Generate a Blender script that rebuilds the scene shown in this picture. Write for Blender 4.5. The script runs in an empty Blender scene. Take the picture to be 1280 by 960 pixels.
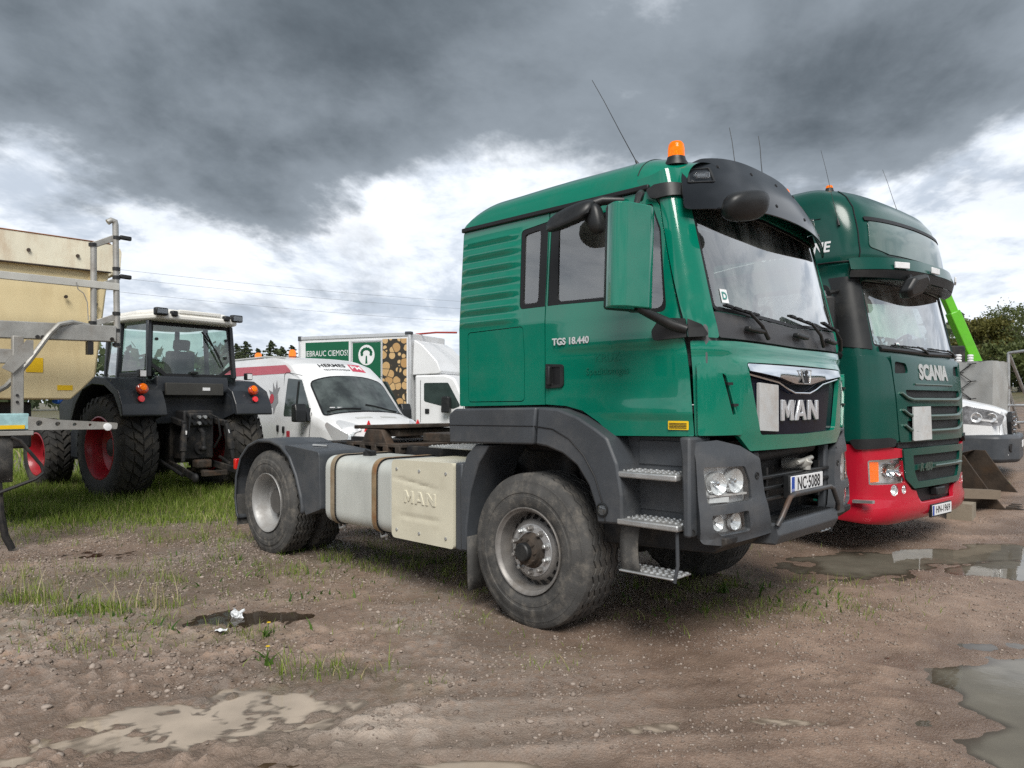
import bpy, bmesh, math, random
import numpy as np
from mathutils import Vector, Matrix
R = math.radians
random.seed(7)
rng = np.random.default_rng(11)
sc = bpy.context.scene
C = sc.collection

# ------------------------------------------------------------------ camera
CAM_H = 1.545
cam = bpy.data.cameras.new('camera'); camo = bpy.data.objects.new('camera', cam); C.objects.link(camo)
cam.sensor_width = 36.0; cam.lens = 25.875; cam.shift_y = 0.018
cam.clip_start = 0.05; cam.clip_end = 4000
camo.location = (0, 0, CAM_H); camo.rotation_euler = (R(90), 0, 0)
sc.camera = camo

# ------------------------------------------------------------------ sky
SUN_EL, SUN_AZ = 48.0, 178.0          # azimuth measured clockwise from +Y (the view direction)
w = bpy.data.worlds.new('World'); sc.world = w; w.use_nodes = True
nt = w.node_tree; nt.nodes.clear()
def N(t, tree=None, **kw):
    n = (tree or nt).nodes.new(t)
    for k, v in kw.items():
        if k.startswith('i_'):
            key = k[2:]
            n.inputs[int(key) if key.isdigit() else key.replace('_', ' ')].default_value = v
        else: setattr(n, k, v)
    return n
def L(a, b, tree=None): (tree or nt).links.new(a, b)
def math_node(op, a, b=None, c=None, tree=None, clamp=False):
    n = (tree or nt).nodes.new('ShaderNodeMath'); n.operation = op; n.use_clamp = clamp
    for i, v in enumerate((a, b, c)):
        if v is None: continue
        if isinstance(v, (int, float)): n.inputs[i].default_value = v
        else: L(v, n.inputs[i], tree)
    return n.outputs[0]
def ramp01(v, lo, hi, tree=None):
    n = (tree or nt).nodes.new('ShaderNodeMapRange'); n.interpolation_type = 'SMOOTHSTEP'
    n.inputs[1].default_value = lo; n.inputs[2].default_value = hi
    L(v, n.inputs[0], tree); return n.outputs[0]
def mixc(f, a, b, tree=None, blend='MIX'):
    n = (tree or nt).nodes.new('ShaderNodeMix'); n.data_type = 'RGBA'; n.blend_type = blend
    for s, v in ((0, f), (6, a), (7, b)):
        if isinstance(v, (int, float)): n.inputs[s].default_value = v
        elif isinstance(v, tuple): n.inputs[s].default_value = v if len(v) == 4 else (*v, 1)
        else: L(v, n.inputs[s], tree)
    return n.outputs[2]
def build_sky():
    tc = N('ShaderNodeTexCoord'); sep = N('ShaderNodeSeparateXYZ'); L(tc.outputs['Generated'], sep.inputs[0])
    x, y, z = sep.outputs
    zc = math_node('MAXIMUM', z, 0.0)
    den = math_node('ADD', zc, 0.16)
    u = math_node('DIVIDE', x, den); v = math_node('DIVIDE', y, den)
    comb = N('ShaderNodeCombineXYZ'); L(u, comb.inputs[0]); L(v, comb.inputs[1]); comb.inputs[2].default_value = 0.0
    def noise(scale, detail, rough, off, dist=0.0, stretch=(1, 1, 1)):
        mp = N('ShaderNodeMapping'); mp.inputs['Location'].default_value = off; mp.inputs['Scale'].default_value = stretch
        L(comb.outputs[0], mp.inputs[0])
        n = N('ShaderNodeTexNoise'); n.inputs['Scale'].default_value = scale; n.inputs['Detail'].default_value = detail
        n.inputs['Roughness'].default_value = rough; n.inputs['Distortion'].default_value = dist
        L(mp.outputs[0], n.inputs['Vector']); return n.outputs['Fac']
    big = noise(SKY['s1'], 9, .56, SKY['o1'], .25, (1, .62, 1))
    med = noise(SKY['s2'], 12, .62, SKY['o2'], .3, (1, .7, 1))
    fine = noise(SKY['s3'], 12, .64, SKY['o3'], .25, (1, .75, 1))
    puff = noise(1.5, 12, .58, (4.2, 9.1, 3.3), .15, (1, .75, 1))
    # blue of the thin places and the light behind the clouds
    sky = N('ShaderNodeTexSky'); sky.sky_type = 'NISHITA'; sky.sun_disc = False
    sky.sun_elevation = R(SUN_EL); sky.sun_rotation = R(SUN_AZ)
    skyc = mixc(1.0, sky.outputs[0], (.1, .1, .1), blend='MULTIPLY')
    # pale veil of cloud with grey undersides
    veil = mixc(ramp01(fine, .38, .60), (.39, .44, .51), (.66, .70, .755))
    veil = mixc(math_node('MULTIPLY', ramp01(puff, .53, .585), .75), veil, (.68, .715, .76))
    veil = mixc(math_node('MULTIPLY', ramp01(med, .53, .68), .7), veil, (.23, .255, .29))
    base = mixc(ramp01(big, .22, .36), mixc(.6, skyc, veil), veil)
    # dark heavy deck, its base starting some way above the horizon
    e = math_node('MULTIPLY_ADD', zc, SKY['lift'], SKY['bias'])
    e = math_node('MINIMUM', e, SKY['cap'])
    d = math_node('ADD', math_node('MULTIPLY_ADD', math_node('SUBTRACT', big, .5), 1.7, e), math_node('MULTIPLY', math_node('SUBTRACT', med, .5), .75))
    dark = mixc(ramp01(fine, .3, .72), (.072, .088, .105), (.132, .157, .182))
    out = mixc(ramp01(d, .42, .56), base, mixc(ramp01(d, .50, .80), (.205, .236, .270), dark))
    # brighter torn rims
    rim = math_node('MULTIPLY', ramp01(d, .30, .41), math_node('SUBTRACT', 1.0, ramp01(d, .41, .50)))
    rim = math_node('MULTIPLY', rim, ramp01(fine, .45, .7))
    out = mixc(math_node('MULTIPLY', rim, .6), out, (.80, .82, .85))
    # haze towards the horizon
    hz = math_node('SUBTRACT', 1.0, ramp01(z, -.02, .13))
    out = mixc(math_node('MULTIPLY', hz, .45), out, (.60, .65, .71))
    bg = N('ShaderNodeBackground'); bg.inputs[1].default_value = SKY['strength']; L(out, bg.inputs[0])
    o = N('ShaderNodeOutputWorld'); L(bg.outputs[0], o.inputs[0])
SKY = dict(s1=.5, o1=(1.70, 11.4, 5.15), s2=1.0, o2=(12.3, 2.2, 5), s3=2.1, o3=(1.5, 4.4, 2), lift=2.4, bias=-.22, cap=.56, strength=.54)
build_sky()
sun = bpy.data.lights.new('sun', 'SUN'); suno = bpy.data.objects.new('sun', sun); C.objects.link(suno)
sun.energy = 1.5; sun.angle = R(32); sun.color = (1, .965, .91)
suno.rotation_euler = (R(90 - SUN_EL), 0, R(180 - SUN_AZ))
sc.view_settings.view_transform = 'Standard'; sc.view_settings.look = 'None'
sc.view_settings.exposure = 1.5; sc.view_settings.gamma = 1.0
sc.render.engine = 'CYCLES'
sc.cycles.use_denoising = False; sc.cycles.adaptive_threshold = .004
sc.cycles.max_bounces = 8; sc.cycles.transparent_max_bounces = 12
w.cycles.sampling_method = 'MANUAL'; w.cycles.sample_map_resolution = 512

# ------------------------------------------------------------------ materials
MATS = {}
def mat(name, col, rough=.5, metal=0.0, coat=0.0, var=.12, vs=3.0, bump=0.0, bs=60.0, dirt=None, damt=.5, ds=2.5, rvar=.15,
        trans=0.0, emit=None, spec=.5, stretch=(1, 1, 1), ior=1.45, alpha=1.0, crough=.05):
    if name in MATS: return MATS[name]
    m = bpy.data.materials.new(name); m.use_nodes = True; t = m.node_tree
    b = t.nodes['Principled BSDF']
    tc = N('ShaderNodeTexCoord', t); mp = N('ShaderNodeMapping', t); mp.inputs['Scale'].default_value = stretch
    L(tc.outputs['Object'], mp.inputs[0], t)
    def noise(s, d=5, r=.6):
        n = N('ShaderNodeTexNoise', t); n.inputs['Scale'].default_value = s; n.inputs['Detail'].default_value = d; n.inputs['Roughness'].default_value = r
        L(mp.outputs[0], n.inputs['Vector'], t); return n.outputs['Fac']
    c4 = (*col, 1)
    cur = None
    if var > 0:
        lo = tuple(max(0, c * (1 - var)) for c in col); hi = tuple(min(1, c * (1 + var)) for c in col)
        cur = mixc(ramp01(noise(vs), .3, .7, t), lo, hi, t)
    if dirt is not None:
        f = math_node('MULTIPLY', ramp01(noise(ds, 8, .68), .45, .75, t), damt, tree=t)
        cur = mixc(f, cur if cur is not None else col, dirt, t)
        rr = math_node('ADD', math_node('MULTIPLY', f, .35, tree=t), rough, tree=t, clamp=True); L(rr, b.inputs['Roughness'], t)
    elif rvar > 0 and rough > .02:
        rr = math_node('MULTIPLY_ADD', noise(vs * 2.3), rvar, rough - rvar * .5, tree=t, clamp=True); L(rr, b.inputs['Roughness'], t)
    else: b.inputs['Roughness'].default_value = rough
    if cur is not None: L(cur, b.inputs['Base Color'], t)
    else: b.inputs['Base Color'].default_value = c4
    b.inputs['Metallic'].default_value = metal; b.inputs['Coat Weight'].default_value = coat; b.inputs['Coat Roughness'].default_value = crough
    b.inputs['Specular IOR Level'].default_value = spec; b.inputs['Transmission Weight'].default_value = trans; b.inputs['IOR'].default_value = ior
    b.inputs['Alpha'].default_value = alpha
    if emit: b.inputs['Emission Color'].default_value = (*emit[:3], 1); b.inputs['Emission Strength'].default_value = emit[3]
    if bump > 0:
        bn = N('ShaderNodeBump', t); bn.inputs['Strength'].default_value = bump; bn.inputs['Distance'].default_value = .01
        L(noise(bs, 6, .65), bn.inputs['Height'], t); L(bn.outputs[0], b.inputs['Normal'], t)
    MATS[name] = m; return m
def glass(name, tint, rough=.0, dirt=.0, refl=.06, mul=1.8):
    """thin window pane: light passes straight, tinted, with a fresnel mirror on top and a film of dust"""
    if name in MATS: return MATS[name]
    m = bpy.data.materials.new(name); m.use_nodes = True; t = m.node_tree; t.nodes.clear()
    tr = N('ShaderNodeBsdfTransparent', t); tr.inputs[0].default_value = (*tint, 1)
    gl = N('ShaderNodeBsdfGlossy', t); gl.inputs['Roughness'].default_value = rough
    ge = N('ShaderNodeNewGeometry', t); dt = N('ShaderNodeVectorMath', t); dt.operation = 'DOT_PRODUCT'; L(ge.outputs['Normal'], dt.inputs[0], t); L(ge.outputs['Incoming'], dt.inputs[1], t)
    c1 = math_node('SUBTRACT', 1.0, math_node('ABSOLUTE', dt.outputs['Value'], tree=t), tree=t)
    fr = math_node('MULTIPLY_ADD', math_node('POWER', c1, 5.0, tree=t), .96, .04, tree=t)
    f = math_node('MULTIPLY_ADD', fr, mul, refl - .04, tree=t, clamp=True)
    mx = N('ShaderNodeMixShader', t); L(f, mx.inputs[0], t); L(tr.outputs[0], mx.inputs[1], t); L(gl.outputs[0], mx.inputs[2], t)
    last = mx.outputs[0]
    if dirt > 0:
        tc = N('ShaderNodeTexCoord', t); n = N('ShaderNodeTexNoise', t); n.inputs['Scale'].default_value = 4.0; n.inputs['Detail'].default_value = 8
        mp = N('ShaderNodeMapping', t); mp.inputs['Scale'].default_value = (1, 1, .35); L(tc.outputs['Object'], mp.inputs[0], t); L(mp.outputs[0], n.inputs['Vector'], t)
        df = N('ShaderNodeBsdfDiffuse', t); df.inputs[0].default_value = (.55, .57, .55, 1)
        m2 = N('ShaderNodeMixShader', t); L(math_node('MULTIPLY', ramp01(n.outputs['Fac'], .35, .8, t), dirt, tree=t), m2.inputs[0], t)
        L(last, m2.inputs[1], t); L(df.outputs[0], m2.inputs[2], t); last = m2.outputs[0]
    o = N('ShaderNodeOutputMaterial', t); L(last, o.inputs[0], t)
    MATS[name] = m; return m

# ------------------------------------------------------------------ mesh building
class MB:
    def __init__(s): s.v = []; s.f = []
    def add(s, vs, fs):
        k = len(s.v); s.v += [tuple(p) for p in vs]; s.f += [tuple(i + k for i in f) for f in fs]; return s
    def box(s, x0, x1, y0, y1, z0, z1, M=None):
        vs = [(x0, y0, z0), (x1, y0, z0), (x1, y1, z0), (x0, y1, z0), (x0, y0, z1), (x1, y0, z1), (x1, y1, z1), (x0, y1, z1)]
        if M is not None: vs = [M @ Vector(p) for p in vs]
        return s.add(vs, [(0, 3, 2, 1), (4, 5, 6, 7), (0, 1, 5, 4), (1, 2, 6, 5), (2, 3, 7, 6), (3, 0, 4, 7)])
    def bar(s, p0, p1, wd, ht, up=(0, 0, 1)):
        p0 = Vector(p0); p1 = Vector(p1); d = (p1 - p0).normalized(); u = Vector(up)
        sd = d.cross(u)
        if sd.length < 1e-4: sd = d.cross(Vector((1, 0, 0)))
        sd.normalize(); u = sd.cross(d).normalized(); a = sd * wd / 2; b = u * ht / 2
        vs = [p0 - a - b, p0 + a - b, p0 + a + b, p0 - a + b, p1 - a - b, p1 + a - b, p1 + a + b, p1 - a + b]
        return s.add(vs, [(0, 3, 2, 1), (4, 5, 6, 7), (0, 1, 5, 4), (1, 2, 6, 5), (2, 3, 7, 6), (3, 0, 4, 7)])
    def tube(s, pts, r, n=8, closed=False):
        pts = [Vector(p) for p in pts]; m = len(pts); rr = r if hasattr(r, '__len__') else [r] * m
        d0 = (pts[1] - pts[0]).normalized(); a = d0.cross(Vector((0, 0, 1)))
        if a.length < 1e-3: a = d0.cross(Vector((1, 0, 0)))
        a.normalize(); vs = []; fs = []
        for i, p in enumerate(pts):
            if closed: d = (pts[(i + 1) % m] - pts[i - 1]).normalized()
            else: d = (pts[min(i + 1, m - 1)] - pts[max(i - 1, 0)]).normalized()
            a = (a - d * a.dot(d)).normalized(); b = d.cross(a)
            for k in range(n):
                t = 2 * math.pi * k / n; vs.append(p + (a * math.cos(t) + b * math.sin(t)) * rr[i])
        rings = m if closed else m - 1
        for i in range(rings):
            j = (i + 1) % m
            for k in range(n): fs.append((i * n + k, i * n + (k + 1) % n, j * n + (k + 1) % n, j * n + k))
        if not closed: fs.append(tuple(range(n - 1, -1, -1))); fs.append(tuple((m - 1) * n + k for k in range(n)))
        return s.add(vs, fs)
    def cyl(s, p0, p1, r0, r1=None, n=20): return s.tube([p0, p1], [r0, r0 if r1 is None else r1], n)
    def lathe(s, prof, c=(0, 0, 0), ax=(0, -1, 0), n=48, zig=None):
        """prof: (h, r) along the axis ax from c"""
        c = Vector(c); ax = Vector(ax).normalized(); a = ax.cross(Vector((0, 0, 1)))
        if a.length < 1e-3: a = Vector((1, 0, 0))
        a.normalize(); b = ax.cross(a); vs = []; fs = []; m = len(prof)
        for k in range(n):
            t = 2 * math.pi * k / n; q = a * math.cos(t) + b * math.sin(t)
            for i, (h, r) in enumerate(prof):
                vs.append(c + ax * (h + (zig(i, k) if zig else 0)) + q * r)
        for k in range(n):
            k2 = (k + 1) % n
            for i in range(m - 1): fs.append((k * m + i, k * m + i + 1, k2 * m + i + 1, k2 * m + i))
        return s.add(vs, fs)
    def prism(s, poly, fn, w0, w1):
        n = len(poly)
        vs = [fn(u, v, w0) for u, v in poly] + [fn(u, v, w1) for u, v in poly]
        fs = [tuple(range(n - 1, -1, -1)), tuple(range(n, 2 * n))] + [(i, (i + 1) % n, n + (i + 1) % n, n + i) for i in range(n)]
        return s.add(vs, fs)
    def grid(s, fn, us, vs_):
        nu, nv = len(us), len(vs_)
        return s.add([fn(u, v) for u in us for v in vs_], [(i * nv + j, (i + 1) * nv + j, (i + 1) * nv + j + 1, i * nv + j + 1) for i in range(nu - 1) for j in range(nv - 1)])
    def ball(s, c, r, sq=(1, 1, 1), n=12, m=8):
        c = Vector(c); vs = []; fs = []
        for i in range(m + 1):
            a = math.pi * i / m
            for k in range(n):
                t = 2 * math.pi * k / n
                vs.append(c + Vector((r * sq[0] * math.sin(a) * math.cos(t), r * sq[1] * math.sin(a) * math.sin(t), r * sq[2] * math.cos(a))))
        for i in range(m):
            for k in range(n): fs.append((i * n + k, (i + 1) * n + k, (i + 1) * n + (k + 1) % n, i * n + (k + 1) % n))
        return s.add(vs, fs)
def finish(o, bevel=0, smooth=38, seg=2, fix=True, weld=True):
    me = o.data
    bm = bmesh.new(); bm.from_mesh(me)
    if weld: bmesh.ops.remove_doubles(bm, verts=bm.verts, dist=1e-5)
    if fix: bmesh.ops.recalc_face_normals(bm, faces=bm.faces)
    bm.to_mesh(me); bm.free()
    me.polygons.foreach_set('use_smooth', [smooth > 0] * len(me.polygons))
    if smooth > 0: me.set_sharp_from_angle(angle=R(smooth))
    if bevel:
        md = o.modifiers.new('bevel', 'BEVEL'); md.width = bevel; md.segments = seg; md.limit_method = 'ANGLE'; md.angle_limit = R(40); md.harden_normals = False
        me.polygons.foreach_set('use_smooth', [True] * len(me.polygons))
        me.set_sharp_from_angle(angle=R(70))
def ob(name, mb, m, parent=None, bevel=0, smooth=38, fix=True, weld=True):
    me = bpy.data.meshes.new(name); me.from_pydata([tuple(p) for p in mb.v], [], mb.f); me.update()
    o = bpy.data.objects.new(name, me); C.objects.link(o); me.materials.append(m)
    finish(o, bevel, smooth, fix=fix, weld=weld)
    if parent is not None: o.parent = parent
    return o
def root(name, label, cat, loc=(0, 0, 0), rz=0, group=None):
    o = bpy.data.objects.new(name, None); C.objects.link(o); o.location = loc; o.rotation_euler = (0, 0, rz)
    return tag(o, label, cat, group)
def tag(o, label=None, cat=None, group=None, kind=None):
    if label: o['label'] = label
    if cat: o['category'] = cat
    if group: o['group'] = group
    if kind: o['kind'] = kind
    return o
def rp(pts, seg=5):
    """polygon with rounded corners; pts are (x, y) or (x, y, radius)"""
    out = []; n = len(pts)
    for i, p in enumerate(pts):
        x, y = p[0], p[1]; r = p[2] if len(p) > 2 else 0
        if r <= 0: out.append((x, y)); continue
        a = Vector(pts[i - 1][:2]) - Vector((x, y)); b = Vector(pts[(i + 1) % n][:2]) - Vector((x, y))
        la, lb = a.length, b.length; a.normalize(); b.normalize()
        cosang = max(-1, min(1, a.dot(b))); ang = math.acos(cosang)
        if ang > 3.1: out.append((x, y)); continue
        d = min(r / math.tan(ang / 2), la * .48, lb * .48)
        P0 = Vector((x, y)) + a * d; P1 = Vector((x, y)) + b * d; Q = Vector((x, y))
        for k in range(seg + 1):
            t = k / seg; q = P0 * (1 - t) ** 2 + Q * 2 * t * (1 - t) + P1 * t * t; out.append((q.x, q.y))
    return out
def inset(poly, d):
    """offset a polygon outwards by d (negative: inwards)"""
    n = len(poly); out = []
    ar = sum(poly[i][0] * poly[(i + 1) % n][1] - poly[(i + 1) % n][0] * poly[i][1] for i in range(n)); sg = 1 if ar > 0 else -1
    for i in range(n):
        p0, p1, p2 = Vector(poly[i - 1]), Vector(poly[i]), Vector(poly[(i + 1) % n])
        e1 = p1 - p0; e2 = p2 - p1
        if e1.length < 1e-9: e1 = e2
        if e2.length < 1e-9: e2 = e1
        n1 = Vector((e1.y, -e1.x)).normalized() * sg; n2 = Vector((e2.y, -e2.x)).normalized() * sg
        m = n1 + n2
        m = m / max(.35, m.length_squared) * 2 if m.length > 1e-6 else n1
        out.append((p1.x + m.x * d, p1.y + m.y * d))
    return out
def panel(name, outline, fn, m, parent=None, holes=(), cell=.12, thick=.012, bevel=.004, out=1, relief=None):
    """a sheet cut in (u, v), laid on the surface fn(u, v) -> point, `thick` deep; out: sign of the outward normal"""
    bm = bmesh.new(); edges = []
    for loop in (outline, *holes):
        vs = [bm.verts.new((p[0], p[1], 0)) for p in loop]
        for i in range(len(vs)):
            if (vs[i].co - vs[(i + 1) % len(vs)].co).length > 1e-7: edges.append(bm.edges.new((vs[i], vs[(i + 1) % len(vs)])))
    bmesh.ops.triangle_fill(bm, use_beauty=True, use_dissolve=False, edges=edges)
    cu, cv = cell if isinstance(cell, tuple) else (cell, cell)
    xs = [p[0] for p in outline]; ys = [p[1] for p in outline]
    bmesh.ops.dissolve_limit(bm, angle_limit=.01, verts=bm.verts, edges=bm.edges)
    for lo, hi, c, ax in ((min(xs), max(xs), cu, 0), (min(ys), max(ys), cv, 1)):
        k = max(1, int((hi - lo) / c))
        for i in range(1, k):
            co = [0, 0, 0]; co[ax] = lo + (hi - lo) * i / k + 1.3e-5; no = [0, 0, 0]; no[ax] = 1
            bmesh.ops.bisect_plane(bm, geom=bm.verts[:] + bm.edges[:] + bm.faces[:], plane_co=co, plane_no=no, dist=1e-6)
    bmesh.ops.triangulate(bm, faces=[f for f in bm.faces if len(f.verts) > 4])
    bm.verts.ensure_lookup_table(); bm.verts.index_update()
    V2 = [(v.co.x, v.co.y) for v in bm.verts]; F = [tuple(v.index for v in f.verts) for f in bm.faces]
    B = [(e.verts[0].index, e.verts[1].index) for e in bm.edges if len(e.link_faces) == 1]
    bm.free(); P = []; Q = []; h = 2e-3
    for u, v in V2:
        p = Vector(fn(u, v)); n = (Vector(fn(u + h, v)) - Vector(fn(u - h, v))).cross(Vector(fn(u, v + h)) - Vector(fn(u, v - h))).normalized() * out
        if relief: p = p + n * relief(u, v)
        P.append(p); Q.append(p - n * thick)
    k = len(P); mb = MB()
    if thick == 0:
        mb.add(P, F); return ob(name, mb, m, parent, 0, fix=False)
    mb.add(P + Q, F + [tuple(i + k for i in reversed(f)) for f in F] + [(a, b, b + k, a + k) for a, b in B])
    return ob(name, mb, m, parent, bevel)
def ringpanel(name, outline, d, fn, m, parent, **kw):
    """a frame of width d round the outline (d>0 outside, d<0 inside)"""
    o2 = inset(outline, d)
    a, b = (o2, outline) if d > 0 else (outline, o2)
    return panel(name, a, fn, m, parent, holes=[b], **kw)
def text(name, s, fn, size, m, parent, ext=.004, bold=0.0, sx=1.0, shear=0.0, align='CENTER', space=1.0):
    """lettering laid by fn(u, v, w): u right, v up, w out of the surface"""
    cu = bpy.data.curves.new('lettering', 'FONT'); cu.body = s; cu.size = size; cu.align_x = align; cu.align_y = 'CENTER'
    cu.offset = bold; cu.extrude = .5; cu.space_character = space; cu.shear = shear; cu.resolution_u = 3
    t = bpy.data.objects.new('lettering', cu); C.objects.link(t)
    dg = bpy.context.evaluated_depsgraph_get(); dg.update()
    me = bpy.data.meshes.new_from_object(t.evaluated_get(dg)); bpy.data.objects.remove(t); bpy.data.curves.remove(cu)
    for v in me.vertices: v.co = Vector(fn(v.co.x * sx, v.co.y, (v.co.z + .5) * ext))
    me.name = name; me.materials.clear(); me.materials.append(m)
    o = bpy.data.objects.new(name, me); C.objects.link(o); finish(o, 0, 30)
    if parent is not None: o.parent = parent
    return o
def mirror_y(o, name=None):
    """a copy of a part on the other side of its vehicle"""
    me = o.data.copy()
    for v in me.vertices: v.co.y = -v.co.y
    bm = bmesh.new(); bm.from_mesh(me); bmesh.ops.reverse_faces(bm, faces=bm.faces); bm.to_mesh(me); bm.free()
    c = o.copy(); c.data = me; C.objects.link(c); c.parent = o.parent
    if name: c.name = name
    return c
def copy_tree(o, parent=None):
    c = o.copy(); C.objects.link(c); c.parent = parent
    for ch in o.children: copy_tree(ch, c)
    return c
def lerp(a, b, t): return a + (b - a) * t
def sstep(a, b, x):
    t = np.clip((x - a) / (b - a), 0, 1); return t * t * (3 - 2 * t)
def interp(xs, ys, x): return float(np.interp(x, xs, ys))
# ------------------------------------------------------------------ ground
def vnoise(x, y, seed=0):
    xi = np.floor(x).astype(np.int64); yi = np.floor(y).astype(np.int64); fx = x - xi; fy = y - yi
    def h(a, b):
        n = (a * 374761393 + b * 668265263 + seed * 1442695041) & 0x7fffffff
        n = ((n ^ (n >> 13)) * 1274126177) & 0x7fffffff
        return ((n ^ (n >> 16)) & 0xffff) / 65535.0
    sx = fx * fx * fx * (fx * (fx * 6 - 15) + 10); sy = fy * fy * fy * (fy * (fy * 6 - 15) + 10)
    return (h(xi, yi) * (1 - sx) + h(xi + 1, yi) * sx) * (1 - sy) + (h(xi, yi + 1) * (1 - sx) + h(xi + 1, yi + 1) * sx) * sy
def fbm(x, y, f, o=4, seed=0, g=.5):
    a = 1.0; s = 0; t = 0
    for i in range(o):
        s = s + a * vnoise(x * f + 17.3 * i, y * f + 9.1 * i, seed + i); t += a; a *= g; f *= 2.03
    return s / t
def terrain(x, y):
    x = np.asarray(x, float); y = np.asarray(y, float)
    s = .75 * x + .66 * y - 9.2
    h = .078 * np.where(s > 0, s * s / (np.abs(s) + 1.2), 0)
    return 4.0 * (1 - np.exp(-h / 4.0)) * sstep(1.5, 5.0 + .25 * np.abs(y), x)
# cx, cy, rx, ry, turn, depth
PUDDLES = [(-1.62, 3.58, .85, .50, .22, .060), (-1.15, 3.05, .95, .17, .05, .046), (-.25, 3.12, .75, .12, .06, .040), (-1.15, 3.72, .34, .14, .1, .04), (-1.86, 5.36, .62, .26, .1, .040), (3.05, 3.70, .95, 1.00, .5, .060), (2.75, 3.0, .8, .5, .2, .05),
           (2.62, 3.2, .70, .55, 0, .06), (4.75, 6.95, .95, .40, .25, .055), (3.55, 7.15, 1.35, .62, .45, .045), (5.2, 7.75, .75, .55, .35, .06), (4.35, 7.5, 1.0, .5, .4, .05), (5.9, 8.9, .8, .28, .3, .045), (1.0, 3.85, .30, .12, .2, .024), (1.32, 3.62, .30, .09, -.2, .022),
           (.72, 3.6, .24, .10, .4, .022), (1.75, 4.05, .22, .06, .2, .018), (-.82, 5.8, .32, .13, .1, .02), (-2.05, 4.78, .30, .11, .1, .024), (-2.9, 3.9, .30, .10, .3, .02), (-4.2, 7.6, 1.1, .35, .2, .022), (-2.3, 7.9, .5, .2, .3, .02)]
WL = -.026
def puddle_mask(x, y):
    m = np.zeros_like(x)
    for cx, cy, rx, ry, a, d in PUDDLES:
        dx, dy = x - cx, y - cy; u = (dx * math.cos(a) + dy * math.sin(a)) / rx; v = (-dx * math.sin(a) + dy * math.cos(a)) / ry
        q = np.hypot(u, v) + (fbm(x, y, 3.1, 3, 5) - .5) * .9
        m = np.maximum(m, d * (1 - sstep(.35, 1.35, q)))
    return m
def detail(x, y):
    near = 1 - sstep(9, 16, np.hypot(x, y))
    clod = (fbm(x, y, 7.0, 5, 3, .72) - .5); lump = sstep(.50, .72, fbm(x, y, 14.0, 3, 8))
    mud = 1 - sstep(-1.2, .2, x + .25 * (y - 3.3)) * .62                      # the churned corner on the left
    h = (fbm(x, y, .9, 3, 1) - .5) * .022 + clod * .034 * mud + lump * .024 * mud * (y < 5.2) * (x < -.2) + (fbm(x, y, 34, 2, 7) - .5) * .017 * mud
    # wheel ruts crossing the foreground
    for off, amp in ((2.95, .020), (3.42, .014), (3.95, .009)):
        yy = y - off - .06 * x - .12 * np.sin(x * .7)
        h = h - amp * np.exp(-(yy / .085) ** 2) * (1 - sstep(1.2, 2.4, x)) * sstep(-1.6, -.4, x) * (.6 + .8 * fbm(x, y, 2.2, 2, 9))
        h = h + amp * .5 * np.exp(-((np.abs(yy) - .14) / .05) ** 2) * (1 - sstep(1.2, 2.4, x)) * sstep(-1.6, -.4, x)
        h = h + .008 * np.exp(-(yy / .1) ** 2) * np.sign(np.sin(x * 60 + np.abs(yy) * 70)) * .5 * sstep(-.6, .4, x) * (1 - sstep(1.6, 2.4, x))
    # ripples of soft mud on the right
    h = h + .003 * np.sin((y + .35 * x + .25 * fbm(x, y, 2, 2, 12)) * 34) * np.exp(-((x - 1.9) / .7) ** 2 - ((y - 3.95) / .42) ** 2)
    return h * near + .004 * near
def ground_z(x, y):
    x = np.atleast_1d(np.asarray(x, float)); y = np.atleast_1d(np.asarray(y, float))
    return terrain(x, y) + detail(x, y) - puddle_mask(x, y)
def gz(x, y): return float(terrain(x, y))
def axis(a, b, step, lo, hi, g=1.12):
    out = list(np.arange(a, b, step)); s = step; p = out[-1]
    while p < hi: s = min(s * g, 120); p += s; out.append(p)
    s = step; p = a; pre = []
    while p > lo: s = min(s * g, 120); p -= s; pre.append(p)
    return np.array(pre[::-1] + out)
xs = axis(-4.6, 4.9, .021, -1500, 1500, 1.05); 
ya = [2.5]
while ya[-1] < 13: ya.append(ya[-1] + .016 + max(0, ya[-1] - 3.2) * .0062)
s_ = .07
while ya[-1] < 2500: s_ = min(s_ * 1.06, 150); ya.append(ya[-1] + s_)
s_ = .05; yb = []
p_ = 2.5
while p_ > -1500: s_ = min(s_ * 1.25, 150); p_ -= s_; yb.append(p_)
ys = np.array(yb[::-1] + ya)
GX, GY = np.meshgrid(xs, ys, indexing='ij')
GZ = ground_z(GX.ravel(), GY.ravel())
nv = len(ys); nu = len(xs)
me = bpy.data.meshes.new('ground')
me.vertices.add(nu * nv); me.vertices.foreach_set('co', np.stack([GX.ravel(), GY.ravel(), GZ], 1).ravel())
ii, jj = np.meshgrid(np.arange(nu - 1), np.arange(nv - 1), indexing='ij'); q = (ii * nv + jj).ravel()
quads = np.stack([q, q + nv, q + nv + 1, q + 1], 1).ravel()
me.loops.add(len(quads)); me.loops.foreach_set('vertex_index', quads)
me.polygons.add(len(q)); me.polygons.foreach_set('loop_start', np.arange(0, len(quads), 4)); me.polygons.foreach_set('loop_total', np.full(len(q), 4))
me.update(calc_edges=True)
me.polygons.foreach_set('use_smooth', np.ones(len(q), bool))
def grass_mask(x, y):
    """where turf grows: behind the yard on the left, a strip under the tractor unit"""
    e = (fbm(x, y, .8, 4, 21) - .5) * 3.4
    g = sstep(-.6, 1.0, y - 8.9 - .28 * (x + 6.0) + e * .55) * (1 - sstep(-3.6, -1.2, x - .10 * y + e * .3))
    far = sstep(13, 17, y + e) * (1 - sstep(3, 6, x)) + sstep(24, 34, y + e)
    return np.clip(np.maximum(g, far), 0, 1)
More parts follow.
